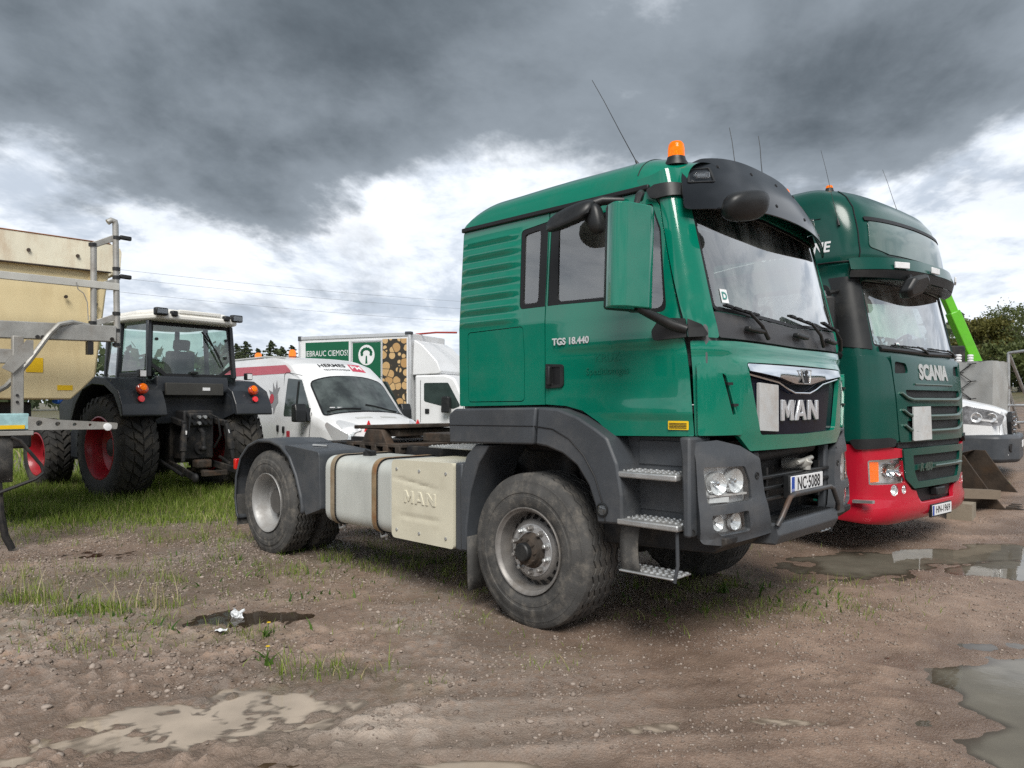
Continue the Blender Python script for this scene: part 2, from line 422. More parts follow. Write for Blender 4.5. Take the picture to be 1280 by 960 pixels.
def tuft_mask(x, y):
    """thin ragged growth: (x, y, rx, ry, amount)"""
    m = np.zeros_like(x)
    for cx, cy, rx, ry, a in ((-1.0, 7.4, 1.5, .55, .8), (-.2, 6.6, .9, .35, .55), (.75, 6.0, .7, .35, .4), (1.65, 6.0, .8, .40, 1.0), (1.95, 5.55, .8, .35, .85), (1.35, 5.35, .5, .3, .6), (2.5, 6.3, .7, .3, .5),
                             (-3.45, 5.35, 1.0, .42, .75), (-2.35, 5.15, .6, .3, .6), (-1.85, 4.85, .42, .2, .8), (-1.04, 4.22, .30, .13, 1.0), (-1.32, 3.95, .13, .08, 1.5), (-2.55, 7.1, .8, .4, .5),
                             (-3.3, 8.4, 1.2, .5, .6), (-5.2, 8.5, 1.4, .5, .5), (-.05, 5.25, .5, .22, .35), (.35, 4.55, .3, .15, .22), (-.7, 5.0, .4, .15, .4), (-1.7, 6.6, .8, .4, .5), (-4.6, 6.5, .8, .4, .35), (-.55, 4.0, .2, .12, .5),
                             (-3.9, 6.4, 1.0, .4, .6), (-2.9, 6.3, .9, .35, .5), (-1.9, 5.9, .7, .25, .45), (-2.4, 4.9, .5, .22, .6), (-3.4, 4.9, .7, .25, .5), (-.3, 6.0, .7, .25, .5), (-1.2, 6.9, 1.0, .3, .7), (6.5, 12.5, 1.6, .6, .6), (9.5, 15.5, 3.0, 1.2, .6), (1.2, 8.3, 1.0, .5, .6), (.2, 4.3, .25, .1, .3)):
        m = np.maximum(m, a * np.exp(-((x - cx) / rx) ** 2 - ((y - cy) / ry) ** 2))
    return m
g_ = grass_mask(GX.ravel(), GY.ravel()); tu_ = tuft_mask(GX.ravel(), GY.ravel())
x_, y_ = GX.ravel(), GY.ravel()
wet = np.clip(sstep(.022, -.016, GZ - terrain(x_, y_)) * .9 + .55 * sstep(.50, .66, fbm(x_, y_, .8, 4, 31)), 0, 1)
grav = np.clip(sstep(.42, .62, fbm(x_, y_, .5, 4, 41)) * .7 + np.exp(-((x_ + 3.4) / 1.9) ** 2 - ((y_ - 5.4) / 2.6) ** 2) * .8, 0, 1) * (1 - sstep(-.2, 1.2, x_ + .2 * (y_ - 4)) * .75)
silt = np.exp(-((x_ + .75) / .85) ** 2 - ((y_ - 3.45) / .38) ** 2) + .7 * np.exp(-((x_ - 1.6) / .6) ** 2 - ((y_ - 6.2) / .4) ** 2)
silt = np.clip(silt * (.5 + fbm(x_, y_, 2.5, 3, 51)), 0, 1)
at = me.attributes.new('tone', 'FLOAT_COLOR', 'POINT'); at.data.foreach_set('color', np.stack([grav, wet, silt, np.clip(g_ + .45 * tu_, 0, 1)], 1).astype(np.float32).ravel())
gm = bpy.data.materials.new('yard_earth'); gm.use_nodes = True; t = gm.node_tree; b = t.nodes['Principled BSDF']
tc = N('ShaderNodeTexCoord', t)
def gnoise(s, d=6, r=.62):
    n = N('ShaderNodeTexNoise', t); n.inputs['Scale'].default_value = s; n.inputs['Detail'].default_value = d; n.inputs['Roughness'].default_value = r
    L(tc.outputs['Object'], n.inputs['Vector'], t); return n.outputs['Fac']
aa = N('ShaderNodeAttribute', t); aa.attribute_name = 'tone'; sp = N('ShaderNodeSeparateColor', t); L(aa.outputs['Color'], sp.inputs[0], t)
c = mixc(ramp01(gnoise(3.0), .3, .7, t), (.215, .142, .104), (.370, .262, .198), t)
c = mixc(math_node('MULTIPLY', ramp01(gnoise(38, 4), .52, .70, t), .6, tree=t), c, (.40, .315, .255), t)
c = mixc(math_node('MULTIPLY', sp.outputs[0], ramp01(gnoise(16, 5), .32, .62, t), tree=t), c, (.325, .29, .26), t)
c = mixc(math_node('MULTIPLY', sp.outputs[2], .75, tree=t), c, (.44, .375, .315), t)
v2 = N('ShaderNodeTexVoronoi', t); v2.inputs['Scale'].default_value = 34; v2.inputs['Randomness'].default_value = 1.0; L(tc.outputs['Object'], v2.inputs['Vector'], t)
k2 = math_node('LESS_THAN', v2.outputs['Distance'], math_node('MULTIPLY_ADD', gnoise(4, 4), .62, -.12, tree=t), tree=t)
c = mixc(math_node('MULTIPLY', k2, .7, tree=t), c, mixc(v2.outputs['Color'], (.15, .105, .082), (.42, .345, .29), t), t)
vo = N('ShaderNodeTexVoronoi', t); vo.inputs['Scale'].default_value = 75; L(tc.outputs['Object'], vo.inputs['Vector'], t)
c = mixc(math_node('MULTIPLY', math_node('LESS_THAN', vo.outputs['Distance'], math_node('MULTIPLY_ADD', gnoise(9, 3), .42, -.02, tree=t), tree=t), .75, tree=t), c, mixc(vo.outputs['Color'], (.24, .18, .15), (.52, .45, .40), t), t)
c = mixc(math_node('MULTIPLY', sp.outputs[1], .62, tree=t), c, (.105, .073, .053), t)
c = mixc(math_node('MULTIPLY', aa.outputs['Alpha'], ramp01(gnoise(7, 5), .25, .65, t), tree=t), c, (.085, .095, .035), t)
L(c, b.inputs['Base Color'], t)
L(math_node('MULTIPLY_ADD', sp.outputs[1], -.42, math_node('MULTIPLY_ADD', gnoise(11), .3, .62, tree=t), tree=t, clamp=True), b.inputs['Roughness'], t)
b.inputs['Specular IOR Level'].default_value = .4
bn = N('ShaderNodeBump', t); bn.inputs['Strength'].default_value = .7; bn.inputs['Distance'].default_value = .014
hh = math_node('ADD', math_node('MULTIPLY', math_node('MULTIPLY', k2, math_node('SUBTRACT', .5, v2.outputs['Distance'], tree=t), tree=t), 1.4, tree=t), math_node('ADD', math_node('ADD', math_node('MULTIPLY', gnoise(150, 3, .8), .8, tree=t), math_node('MULTIPLY', gnoise(21, 7, .72), .9, tree=t), tree=t), math_node('MULTIPLY', math_node('SUBTRACT', .6, vo.outputs['Distance'], tree=t), .55, tree=t), tree=t), tree=t)
L(hh, bn.inputs['Height'], t); L(bn.outputs[0], b.inputs['Normal'], t)
me.materials.append(gm); go = bpy.data.objects.new('ground', me); C.objects.link(go); tag(go, kind='structure')

# ------------------------------------------------------------------ standing water
def water_mat(name, body, cover, rough=.02):
    m = bpy.data.materials.new(name); m.use_nodes = True; t = m.node_tree; t.nodes.clear()
    tr = N('ShaderNodeBsdfTransparent', t); tr.inputs[0].default_value = (.62, .55, .46, 1)
    df = N('ShaderNodeBsdfDiffuse', t); df.inputs[0].default_value = (*body, 1)
    mx = N('ShaderNodeMixShader', t); L(tr.outputs[0], mx.inputs[1], t); L(df.outputs[0], mx.inputs[2], t)
    da = N('ShaderNodeAttribute', t); da.attribute_name = 'depth'; tc0 = N('ShaderNodeTexCoord', t); n0 = N('ShaderNodeTexNoise', t); n0.inputs['Scale'].default_value = 3.5; n0.inputs['Detail'].default_value = 6; L(tc0.outputs['Object'], n0.inputs['Vector'], t)
    L(math_node('MULTIPLY', math_node('MULTIPLY_ADD', ramp01(da.outputs['Fac'], -.002, .016, t), cover - .25, .25, tree=t), math_node('MULTIPLY_ADD', n0.outputs['Fac'], .5, .72, tree=t), tree=t, clamp=True), mx.inputs[0], t)
    L(mixc(n0.outputs['Fac'], tuple(c_ * .78 for c_ in body), tuple(c_ * 1.2 for c_ in body), t), df.inputs[0], t)
    gl = N('ShaderNodeBsdfGlossy', t); gl.inputs['Roughness'].default_value = rough
    tcw = N('ShaderNodeTexCoord', t); n = N('ShaderNodeTexNoise', t); n.inputs['Scale'].default_value = 9; n.inputs['Detail'].default_value = 2; L(tcw.outputs['Object'], n.inputs['Vector'], t)
    bp = N('ShaderNodeBump', t); bp.inputs['Strength'].default_value = .05; bp.inputs['Distance'].default_value = .01; L(n.outputs['Fac'], bp.inputs['Height'], t)
    fr = N('ShaderNodeFresnel', t); fr.inputs[0].default_value = 1.33; L(bp.outputs[0], fr.inputs[1], t); L(bp.outputs[0], gl.inputs['Normal'], t)
    m2 = N('ShaderNodeMixShader', t); L(fr.outputs[0], m2.inputs[0], t); L(mx.outputs[0], m2.inputs[1], t); L(gl.outputs[0], m2.inputs[2], t)
    o = N('ShaderNodeOutputMaterial', t); L(m2.outputs[0], o.inputs[0], t); return m
W_CLEAR = water_mat('puddle_water', (.21, .19, .15), .7); W_MILK = water_mat('silty_water', (.45, .375, .30), .85, .02); W_DARK = water_mat('dark_water', (.06, .048, .036), .5)
def puddle(cx, cy, rx, ry, a, m):
    n, k = 96, 36; th = 2 * math.pi * np.arange(n) / n; rr = np.linspace(.02, 1, k)
    u = rr[:, None] * rx * np.cos(th); v = rr[:, None] * ry * np.sin(th)
    X = (cx + u * math.cos(a) - v * math.sin(a)).ravel(); Y = (cy + u * math.sin(a) + v * math.cos(a)).ravel(); D = WL - ground_z(X, Y)
    F = np.array([(i * n + j, (i + 1) * n + j, (i + 1) * n + (j + 1) % n, i * n + (j + 1) % n) for i in range(k - 1) for j in range(n)] )
    mb = MB(); mb.v = [(x_, y_, WL) for x_, y_ in zip(X, Y)]; mb.f = [tuple(int(q) for q in f) for f in F] + [tuple(range(n))]
    o = ob('puddle_water', mb, m, fix=False, weld=False); at_ = o.data.attributes.new('depth', 'FLOAT', 'POINT'); at_.data.foreach_set('value', D.astype(np.float32)); tag(o, kind='structure')
puddle(-1.62, 3.58, 1.2, .72, .22, W_MILK); puddle(-.8, 2.85, 1.7, .44, .05, W_MILK); puddle(-1.9, 5.3, 1.2, .44, .1, W_DARK)
puddle(3.3, 3.2, 1.75, 2.1, 0, W_CLEAR); puddle(4.2, 7.5, 3.2, 1.35, .42, W_CLEAR); puddle(1.1, 3.72, .75, .4, .2, W_MILK)
puddle(-.82, 5.8, .5, .25, .1, W_DARK); puddle(-2.05, 4.78, .5, .2, .1, W_CLEAR); puddle(-2.9, 3.9, .5, .2, .3, W_MILK); puddle(-4.2, 7.6, 1.6, .55, .2, W_DARK)
# ------------------------------------------------------------------ shared vehicle materials
M_GREEN = mat('green_paint', (.001, .160, .101), .14, coat=1.0, spec=.25, var=.04, vs=1.2, rvar=.06, dirt=(.055, .155, .115), damt=.30, ds=3.2, bump=.010, bs=4)
M_GREY = mat('dark_grey_plastic', (.050, .056, .064), .46, var=.14, vs=2.2, dirt=(.16, .15, .14), damt=.28, ds=2.6, bump=.12, bs=320)
M_BLACK = mat('black_plastic', (.012, .013, .014), .42, var=.2, dirt=(.10, .095, .085), damt=.22)
M_RUBBER = mat('tyre_rubber', (.060, .059, .057), .78, var=.25, vs=5, dirt=(.185, .168, .145), damt=.75, ds=11, bump=.35, bs=110)
M_SEAL = mat('window_seal', (.008, .008, .009), .5, var=.1)
M_DARK = mat('chassis_black', (.014, .014, .015), .6, var=.3, dirt=(.11, .09, .07), damt=.55, ds=5, bump=.2, bs=60)
M_CHROME = mat('chrome', (.72, .74, .76), .10, metal=1, var=.05, dirt=(.35, .33, .3), damt=.35, ds=6)
M_STEEL = mat('galvanised_steel', (.50, .51, .51), .42, metal=.75, var=.15, vs=8, dirt=(.22, .19, .16), damt=.45, ds=6, bump=.1, bs=120)
M_ALU = mat('tank_aluminium', (.54, .56, .53), .42, metal=.2, var=.10, vs=1.8, dirt=(.20, .205, .19), damt=.65, ds=2.2, bump=.05, bs=30, stretch=(1, 1, .3))
M_CREAM = mat('cream_plastic', (.585, .555, .44), .45, var=.06, vs=2, dirt=(.33, .29, .21), damt=.34, ds=2.4, bump=.06, bs=200)
M_RUSTSTRAP = mat('rusty_strap', (.30, .22, .13), .6, metal=.3, var=.25, vs=6, dirt=(.23, .085, .025), damt=.95, ds=5, bump=.2)
M_RUST = mat('rusty_steel', (.055, .045, .037), .75, metal=.3, var=.4, vs=6, dirt=(.15, .085, .05), damt=.6, ds=4, bump=.4, bs=40)
M_RIM = mat('wheel_steel', (.235, .225, .215), .50, metal=.45, var=.2, vs=7, dirt=(.125, .105, .085), damt=.75, ds=6, bump=.1)
M_GLASS = glass('side_glass', (.72, .80, .76), 0, .08, .20)
M_WIND = glass('windscreen_glass', (.74, .84, .80), 0, .20, .20, 2.8)
M_SMOKE = mat('smoked_visor', (.012, .014, .017), .16, var=.1, spec=.35, rvar=.05, dirt=(.05, .054, .06), damt=.35, ds=2)
M_LENS = glass('clear_lens', (.93, .95, .95), .02, .06, .08)
M_REFL = mat('lamp_reflector', (.86, .87, .88), .22, metal=.55, var=.06, vs=30)
M_AMBER = mat('amber_lens', (.95, .24, .01), .10, trans=.55, var=.06, rvar=.02, ior=1.3, emit=(1.0, .22, .0, .10))
M_RED = mat('red_lens', (.55, .01, .01), .12, coat=.5, var=.1)
M_WHITE = mat('white_paint', (.72, .73, .74), .28, coat=.5, var=.03, vs=1.2, dirt=(.40, .38, .34), damt=.28, ds=1.8)
M_PLATE = mat('number_plate_white', (.74, .75, .76), .4, var=.02, dirt=(.4, .37, .33), damt=.3, ds=9)
M_INK = mat('black_ink', (.01, .01, .012), .5, var=.05)
M_BLUE = mat('plate_blue', (.01, .06, .35), .4, var=.05)
M_YEL = mat('yellow_sticker', (.75, .48, .01), .4, var=.06)
M_CLOTH = mat('grey_upholstery', (.10, .105, .11), .85, var=.2)
M_PALE = mat('pale_interior', (.42, .43, .42), .8, var=.1)

# plan outline of a cab: straight sides, superelliptic front
class Cab:
    def __init__(s, xc, p, q, W, X):
        s.xc, s.p, s.q, s.Wf, s.Xf = xc, p, q, W, X
        th = np.linspace(0, math.pi / 2, 1500); th = (math.pi / 2) * (np.sin(th)) ** 2
        W0, X0 = W(s.zref), X(s.zref)
        s.uy = np.cos(th).clip(0, 1) ** (2 / p); s.ux = np.sin(th).clip(0, 1) ** (2 / q)
        yy = s.uy * W0; xx = xc + s.ux * (X0 - xc)
        s.s = np.concatenate([[0], np.cumsum(np.hypot(np.diff(xx), np.diff(yy)))]); s.S0 = s.s[-1]; s.yy = yy; s.xx = xx
    zref = 1.7
    def at(s, t, z, off=0.0):
        """point at length t along the outline (0 where the side starts to curve, S0 at the front middle); off: outwards"""
        def raw(t):
            sg = -1.0
            if t > s.S0: t = 2 * s.S0 - t; sg = 1.0
            W, X = s.Wf(z), s.Xf(z)
            if t <= 0: return (s.xc + t, sg * W)
            return (s.xc + float(np.interp(t, s.s, s.ux)) * (X - s.xc), sg * float(np.interp(t, s.s, s.uy)) * W)
        x, y = raw(t)
        if off:
            a, b = raw(t - .012), raw(t + .012); dx, dy = b[0] - a[0], b[1] - a[1]; l = math.hypot(dx, dy) + 1e-9
            x += dy / l * off; y -= dx / l * off
        return Vector((x, y, z))
    def fn(s, off=0.0): return lambda t, z: s.at(t, z, off)
    def sy(s, y):
        t = float(np.interp(-abs(y), -s.yy, s.s)); return t if y <= 0 else 2 * s.S0 - t
    def sx(s, x): return x - s.xc if x <= s.xc else float(np.interp(x, s.xx, s.s))

def truck_wheel(parent, x, y, side, r=.53, wd=.38, rim='front', name='wheel'):
    """wheel on its own axle point; side -1: outer face towards -y"""
    wroot = bpy.data.objects.new(name, None); C.objects.link(wroot); wroot.parent = parent; wroot.location = (x, y, r - .012); wroot.rotation_euler = (0, 0, 0 if side < 0 else math.pi)
    ax = (0, -1, 0)          # h runs outwards
    prof = [(-wd + .03, .295), (-wd + .01, .34), (-wd, .42), (-wd + .015, .49), (-wd + .045, r - .012)]
    ng = 5; gw = .0075
    tread0, tread1 = -wd + .045, -.045
    for g in range(ng):
        c = tread0 + (tread1 - tread0) * (g + .5) / ng
        prof += [(c - gw * 1.4, r), (c - gw, r - .002), (c - gw * .8, r - .018), (c + gw * .8, r - .018), (c + gw, r - .002), (c + gw * 1.4, r)]
    prof += [(-.045, r - .002), (-.03, r - .010), (-.018, r - .028), (-.012, r - .05), (-.009, r - .052), (-.006, r - .085), (.003, .435), (.006, .402), (.002, .399), (.002, .380), (.005, .377), (.004, .358), (.002, .345), (-.006, .318), (-.012, .304), (-.02, .296)]
    nt_ = 192
    zz = lambda i, k: (abs((k % 6) - 3) - 1.5) * .0085 if 5 <= i < 5 + 6 * ng else 0
    tyre = ob('tyre', MB().lathe(prof, (0, 0, 0), ax, nt_, zz), M_RUBBER, wroot, smooth=28, weld=False)
    if rim == 'front':
        rm = MB().lathe([(-.02, .297), (.002, .302), (.006, .300), (.004, .292), (-.012, .283), (-.02, .272), (-.05, .266), (-.105, .262), (-.125, .250), (-.105, .225), (-.072, .205), (-.062, .19), (-.062, .10)], (0, 0, 0), ax, 72)
        ro = ob('rim', rm, M_RIM, wroot, weld=False)
        for k in range(20):
            t0 = 2 * math.pi * k / 20; m_ = MB(); q = []
            for dr in (.214, .250):
                for dt in (-.075, .075): q.append((dr, t0 + dt))
            hh = lambda rr: -.086 - (rr - .214) * 1.0
            pts = [(math.cos(a) * rr, -hh(rr) - .002, math.sin(a) * rr) for rr, a in (q[0], q[1], q[3], q[2])]
            pts = [(p[0], p[1] - .004, p[2]) for p in pts]
            m_.add(pts, [(0, 1, 2, 3)]); ob('vent_hole', m_, M_SEAL, ro)
        ring = []; n_ = 120
        for k in range(n_):
            a = 2 * math.pi * k / n_; rr = .172 + .008 * (1 if math.cos(10 * a) > 0 else -1) * min(1, abs(math.cos(10 * a)) * 3); ring.append((math.cos(a) * rr, math.sin(a) * rr))
        inner = [(math.cos(2 * math.pi * k / 40) * .122, math.sin(2 * math.pi * k / 40) * .122) for k in range(40)]
        trim = [(p[0] * .0 + math.cos(2 * math.pi * i / n_) * (.122 - 0.010 * max(0, -math.cos(10 * 2 * math.pi * i / n_))), math.sin(2 * math.pi * i / n_) * (.122 - .010 * max(0, -math.cos(10 * 2 * math.pi * i / n_)))) for i, p in enumerate(ring)]
        M_RING = mat('wheel_trim_silver', (.55, .56, .57), .3, metal=.6, var=.08, dirt=(.22, .19, .16), damt=.4, ds=9)
        panel('trim_ring', [(math.cos(2 * math.pi * k / 60) * .182, math.sin(2 * math.pi * k / 60) * .182) for k in range(60)], lambda u, v: (u, .046 + (u * u + v * v) * .25, v), M_RING, wroot, holes=[inner], cell=.2, thick=.02, bevel=.004, out=1)
        for k in range(10):
            a = 2 * math.pi * (k + .5) / 10; cx, cz = math.cos(a) * .152, math.sin(a) * .152
            ob('wheel_nut', MB().lathe([(-.052, .0), (-.052, .024), (-.046, .024), (-.044, .0155), (-.012, .0155), (-.008, .011), (-.008, 0)], (cx, 0, cz), ax, 6), M_RIM if k % 3 else M_STEEL, wroot, smooth=20)
        ob('hub', MB().lathe([(-.066, .128), (-.035, .118), (-.025, .105), (.008, .098), (.016, .085), (.016, 0)], (0, 0, 0), ax, 36), M_RUST, wroot)
        for k in range(10):
            a = 2 * math.pi * k / 10; ob('hub_bolt', MB().cyl((math.cos(a) * .091, -.008, math.sin(a) * .091), (math.cos(a) * .091, -.026, math.sin(a) * .091), .009, n=6), M_RUST, wroot)
        ob('hub_cap', MB().lathe([(.01, .064), (.050, .062), (.058, .054), (.060, 0)], (0, 0, 0), ax, 32), M_BLACK, wroot)
    else:
        rm = MB().lathe([(-.02, .297), (.002, .302), (.006, .299), (.002, .290), (-.012, .281), (-.03, .266), (-.10, .258), (-.155, .240), (-.175, .205), (-.18, .16), (-.18, .0)], (0, 0, 0), ax, 60)
        ro = ob('rim', rm, mat('wheel_grey', (.33, .33, .325), .5, metal=.4, var=.15, dirt=(.17, .15, .13), damt=.6, ds=5), wroot, weld=False)
        for k in range(10):
            a = 2 * math.pi * k / 10; cx, cz = math.cos(a) * .167, math.sin(a) * .167
            ob('wheel_nut', MB().lathe([(-.18, .020), (-.15, .020), (-.148, 0)], (cx, 0, cz), ax, 6), M_RIM, wroot, smooth=20)
        ob('hub', MB().lathe([(-.18, .135), (-.12, .128), (-.105, .118), (-.10, .06), (-.11, 0)], (0, 0, 0), ax, 30), mat('hub_grey', (.13, .125, .12), .6, metal=.3, var=.25, dirt=(.2, .17, .14), damt=.5), wroot)
    return wroot

LETTER = {'M': ([(0, 0), (0, 1), (.27, 1), (.5, .52), (.73, 1), (1, 1), (1, 0), (.77, 0), (.77, .60), (.55, .14), (.45, .14), (.23, .60), (.23, 0)], []),
          'A': ([(0, 0), (.34, 1), (.66, 1), (1, 0), (.75, 0), (.69, .2), (.31, .2), (.25, 0)], [[(.37, .38), (.63, .38), (.5, .76)]]),
          'N': ([(0, 0), (0, 1), (.28, 1), (.76, .40), (.76, 1), (1, 1), (1, 0), (.72, 0), (.24, .60), (.24, 0)], [])}
def block_letters(name, s, y0, y1, z0, z1, fn, m, parent, thick, gap=.16):
    n = len(s); wl = (y1 - y0) / (n + (n - 1) * gap)
    for i, ch in enumerate(s):
        o, hs = LETTER[ch]; a = y0 + i * wl * (1 + gap); f = lambda p: (a + p[0] * wl, z0 + p[1] * (z1 - z0))
        panel(name, [f(p) for p in o], fn, m, parent, holes=[[f(p) for p in h] for h in hs], cell=.5, thick=thick, bevel=.004)

def beacon(parent, x, y, z, r=.05, h=.10, base=True):
    if base: ob('beacon_base', MB().lathe([(-.045, r * 1.5), (-.03, r * 1.45), (-.005, r * 1.15), (.012, r * 1.08), (.012, 0)], (x, y, z), (0, 0, 1), 28), M_BLACK, parent)
    bl = ob('beacon_lens', MB().lathe([(.012, r * 1.02), (h * .55, r), (h * .8, r * .92), (h * .94, r * .7), (h, 0)], (x, y, z), (0, 0, 1), 28), M_AMBER, parent)
    ob('beacon_bulb', MB().lathe([(.012, 0), (.012, r * .5), (h * .5, r * .45), (h * .6, 0)], (x, y, z), (0, 0, 1), 12), M_REFL, bl)
def antenna(parent, p0, p1, r=.0035):
    a = Vector(p0); b_ = Vector(p1); d = (b_ - a)
    o = ob('antenna', MB().tube([a + d * .06, a + d * .4, a + d * .75 + Vector((.004, 0, 0)), b_], [r, r * .8, r * .7, r * .6], 6), M_BLACK, parent)
    ob('antenna_foot', MB().tube([a - d.normalized() * .02, a + d * .03, a + d * .07], [.016, .012, .006], 10), M_BLACK, o)
def wiper(parent, pivot, elbow, b0, b1, out):
    o = ob('wiper', MB().tube([pivot, Vector(pivot).lerp(Vector(elbow), .5) + Vector(out) * .02, elbow], [.014, .012, .009], 8), M_BLACK, parent)
    mb = MB().bar(b0, b1, .012, .022, out)
    for t in (.1, .35, .65, .9): p = Vector(b0).lerp(Vector(b1), t); mb.bar(p + Vector(out) * .012 - (Vector(b1) - Vector(b0)).normalized() * .03, p + Vector(out) * .012 + (Vector(b1) - Vector(b0)).normalized() * .03, .014, .016, out)
    ob('wiper_blade', mb, M_SEAL, o)
def seat(parent, x, y, z):
    mb = MB().box(x - .25, x + .25, y - .24, y + .24, z, z + .14); so = ob('seat', mb, M_CLOTH, parent, bevel=.04)
    Mx = Matrix.Translation((x - .25, y, z + .1)) @ Matrix.Rotation(R(-12), 4, 'Y')
    ob('backrest', MB().box(-.07, .07, -.24, .24, 0, .66, Mx), M_CLOTH, so, bevel=.045)
    ob('headrest', MB().box(-.05, .05, -.14, .14, .68, .86, Mx), M_CLOTH, so, bevel=.04)
def steering_wheel(parent, c, tilt, r=.22):
    Mx = Matrix.Translation(c) @ Matrix.Rotation(R(tilt), 4, 'Y')
    o = ob('steering_wheel', MB().tube([Mx @ Vector((r * math.cos(2 * math.pi * k / 32), r * math.sin(2 * math.pi * k / 32), 0)) for k in range(32)], .015, 8, closed=True), M_BLACK, parent)
    mb = MB()
    for a in (0, math.pi, math.pi * 1.5): mb.tube([Mx @ Vector((0, 0, -.02)), Mx @ Vector((r * math.cos(a), r * math.sin(a), 0))], .014, 8)
    mb.tube([Mx @ Vector((0, 0, .01)), Mx @ Vector((0, 0, -.35))], [.055, .03], 12); ob('steering_column', mb, M_BLACK, o)

# ------------------------------------------------------------------ the big green tractor unit
def green_truck():
    T = root('tractor_unit_truck', 'green tractor unit truck with dark grey fenders and silver MAN grille bar, parked nearest', 'truck', (.9336, 5.926, 0), R(-43.8))
    WZ = ([1.2, 2.1, 2.87, 3.2], [1.12, 1.12, 1.062, 1.03]); XZ = ([1.2, 1.72, 2.0, 2.1, 2.7, 2.95, 3.1], [1.402, 1.400, 1.375, 1.352, 1.18, 1.10, 1.02])
    cb = Cab(.9, 2.5, 6.0, lambda z: interp(*WZ, z), lambda z: interp(*XZ, z))
    f0 = cb.fn(0); sx, sy = cb.sx, cb.sy; S2 = 2 * cb.S0
    G = .006
    # --- rear quarter of the cab side
    qwin = rp([(sx(-.175), 2.775, .04), (sx(.082), 2.80, .005), (sx(.09), 2.205, .005), (sx(-.155), 2.205, .04)])
    hatch = rp([(-.682 - .9, 2.068, .03), (-.118 - .9, 2.078, .03), (-.10 - .9, 1.85, .01), (-.102 - .9, 1.556, .03), (-.674 - .9, 1.551, .03)])
    def ribs(t, z):
        x = t + .9
        e = sstep(-.77, -.72, x) * (1 - sstep(-.245, -.19, x)) * sstep(2.10, 2.15, z) * (1 - sstep(2.74, 2.80, z))
        ph = ((z - 2.10) / .105) % 1.0
        return float(e * .020 * (math.sin(math.pi * min(1, ph / .72)) ** .8 if ph < .72 else 0))
    qo = rp([(-.79 - .9, 2.862, .03), (.085 - .9, 2.862), (.092 - .9, 1.53), (-.775 - .9, 1.515, .02)])
    quarter = panel('cab_side_panel', qo, f0, M_GREEN, T, holes=[qwin, inset(hatch, G)], cell=(.06, .0175), thick=.02, bevel=.003, relief=ribs)
    h = panel('storage_hatch', hatch, f0, M_GREEN, T, cell=.1, thick=.02, bevel=.005)
    # the crease that runs along the lower side
    fr = panel('window_frame', inset(qwin, -.002), cb.fn(-.003), M_SEAL, quarter, holes=[rp([(sx(-.14), 2.74, .03), (sx(.012), 2.755, .03), (sx(.018), 2.24, .03), (sx(-.125), 2.24, .03)])], cell=.1, thick=.02, bevel=.003)
    panel('window_pane', rp([(sx(-.15), 2.75), (sx(.02), 2.765), (sx(.026), 2.23), (sx(-.135), 2.23)]), cb.fn(-.012), M_GLASS, quarter, cell=.2, thick=0, bevel=0)
    mq = [mirror_y(o) for o in (quarter, h)]
    # --- door
    dwin = rp([(sx(.106), 2.79, .01), (sx(.95), 2.765, .05), (sx(1.05), 2.60, .08), (sx(1.072), 2.085, .05), (sx(.80), 2.10, .12), (sx(.60), 2.195, .12), (sx(.22), 2.205, .03), (sx(.108), 2.205, .005)])
    dgl = rp([(sx(.175), 2.762, .04), (sx(.94), 2.742, .06), (sx(1.03), 2.59, .08), (sx(1.05), 2.112, .06), (sx(.81), 2.122, .12), (sx(.60), 2.220, .12), (sx(.195), 2.228, .04)])
    dout = rp([(sx(.095), 2.85, .01), (sx(.92), 2.85, .04), (sx(1.045), 2.74, .06), (sx(1.085), 2.55), (sx(1.19), 1.83), (sx(1.222), 1.348, .01), (sx(.66), 1.335, .02), (sx(.55), 1.42, .05), (sx(.42), 1.492, .05), (sx(.28), 1.522, .05), (sx(.10), 1.532, .01)])
    def crease(t, z):
        x = t + .9
        a = sstep(.12, .35, x) * (1 - sstep(1.12, 1.2, x))
        b_ = sstep(.5, .8, x)
        return float(.012 * a * (sstep(1.885, 1.90, z) * (1 - sstep(1.90, 2.12, z)) ) + .010 * b_ * sstep(1.452, 1.462, z) * (1 - sstep(1.462, 1.60, z)) - .004 * math.exp(-((z - 1.7) / .1) ** 2))
    door = panel('door', dout, f0, M_GREEN, T, holes=[dwin], cell=(.05, .022), thick=.022, bevel=.004, relief=crease)
    fr = panel('window_frame', inset(dwin, -.002), cb.fn(-.004), M_SEAL, door, holes=[dgl], cell=.1, thick=.02, bevel=.003)
    pn = panel('window_pane', inset(dgl, .008), cb.fn(-.012), M_GLASS, door, cell=.12, thick=0, bevel=0)
    hb = rp([(sx(.107), 1.808, .01), (sx(.262), 1.80, .025), (sx(.262), 1.648, .025), (sx(.107), 1.640, .01)])
    hd = panel('handle', hb, cb.fn(.010), M_BLACK, door, holes=[rp([(sx(.165), 1.785, .012), (sx(.235), 1.785, .012), (sx(.235), 1.665, .012), (sx(.165), 1.665, .012)])], cell=.2, thick=.016, bevel=.005)
    ob('handle_bar', MB().bar((.15, -1.145, 1.79), (.15, -1.145, 1.66), .03, .03, (1, 0, 0)), M_BLACK, door, bevel=.008)
    panel('handle_cup', rp([(sx(.15), 1.79), (sx(.24), 1.79), (sx(.24), 1.66), (sx(.15), 1.66)]), cb.fn(-.001 + .004), M_SEAL, door, cell=.3, thick=.004, bevel=0)
    sideT = lambda off=.0015, x0=0, z0=0: (lambda u, v, w_: cb.at(sx(x0 + u) if abs(u) < 9 else 0, z0 + v, off + w_) + Vector((0, 0, 0)))
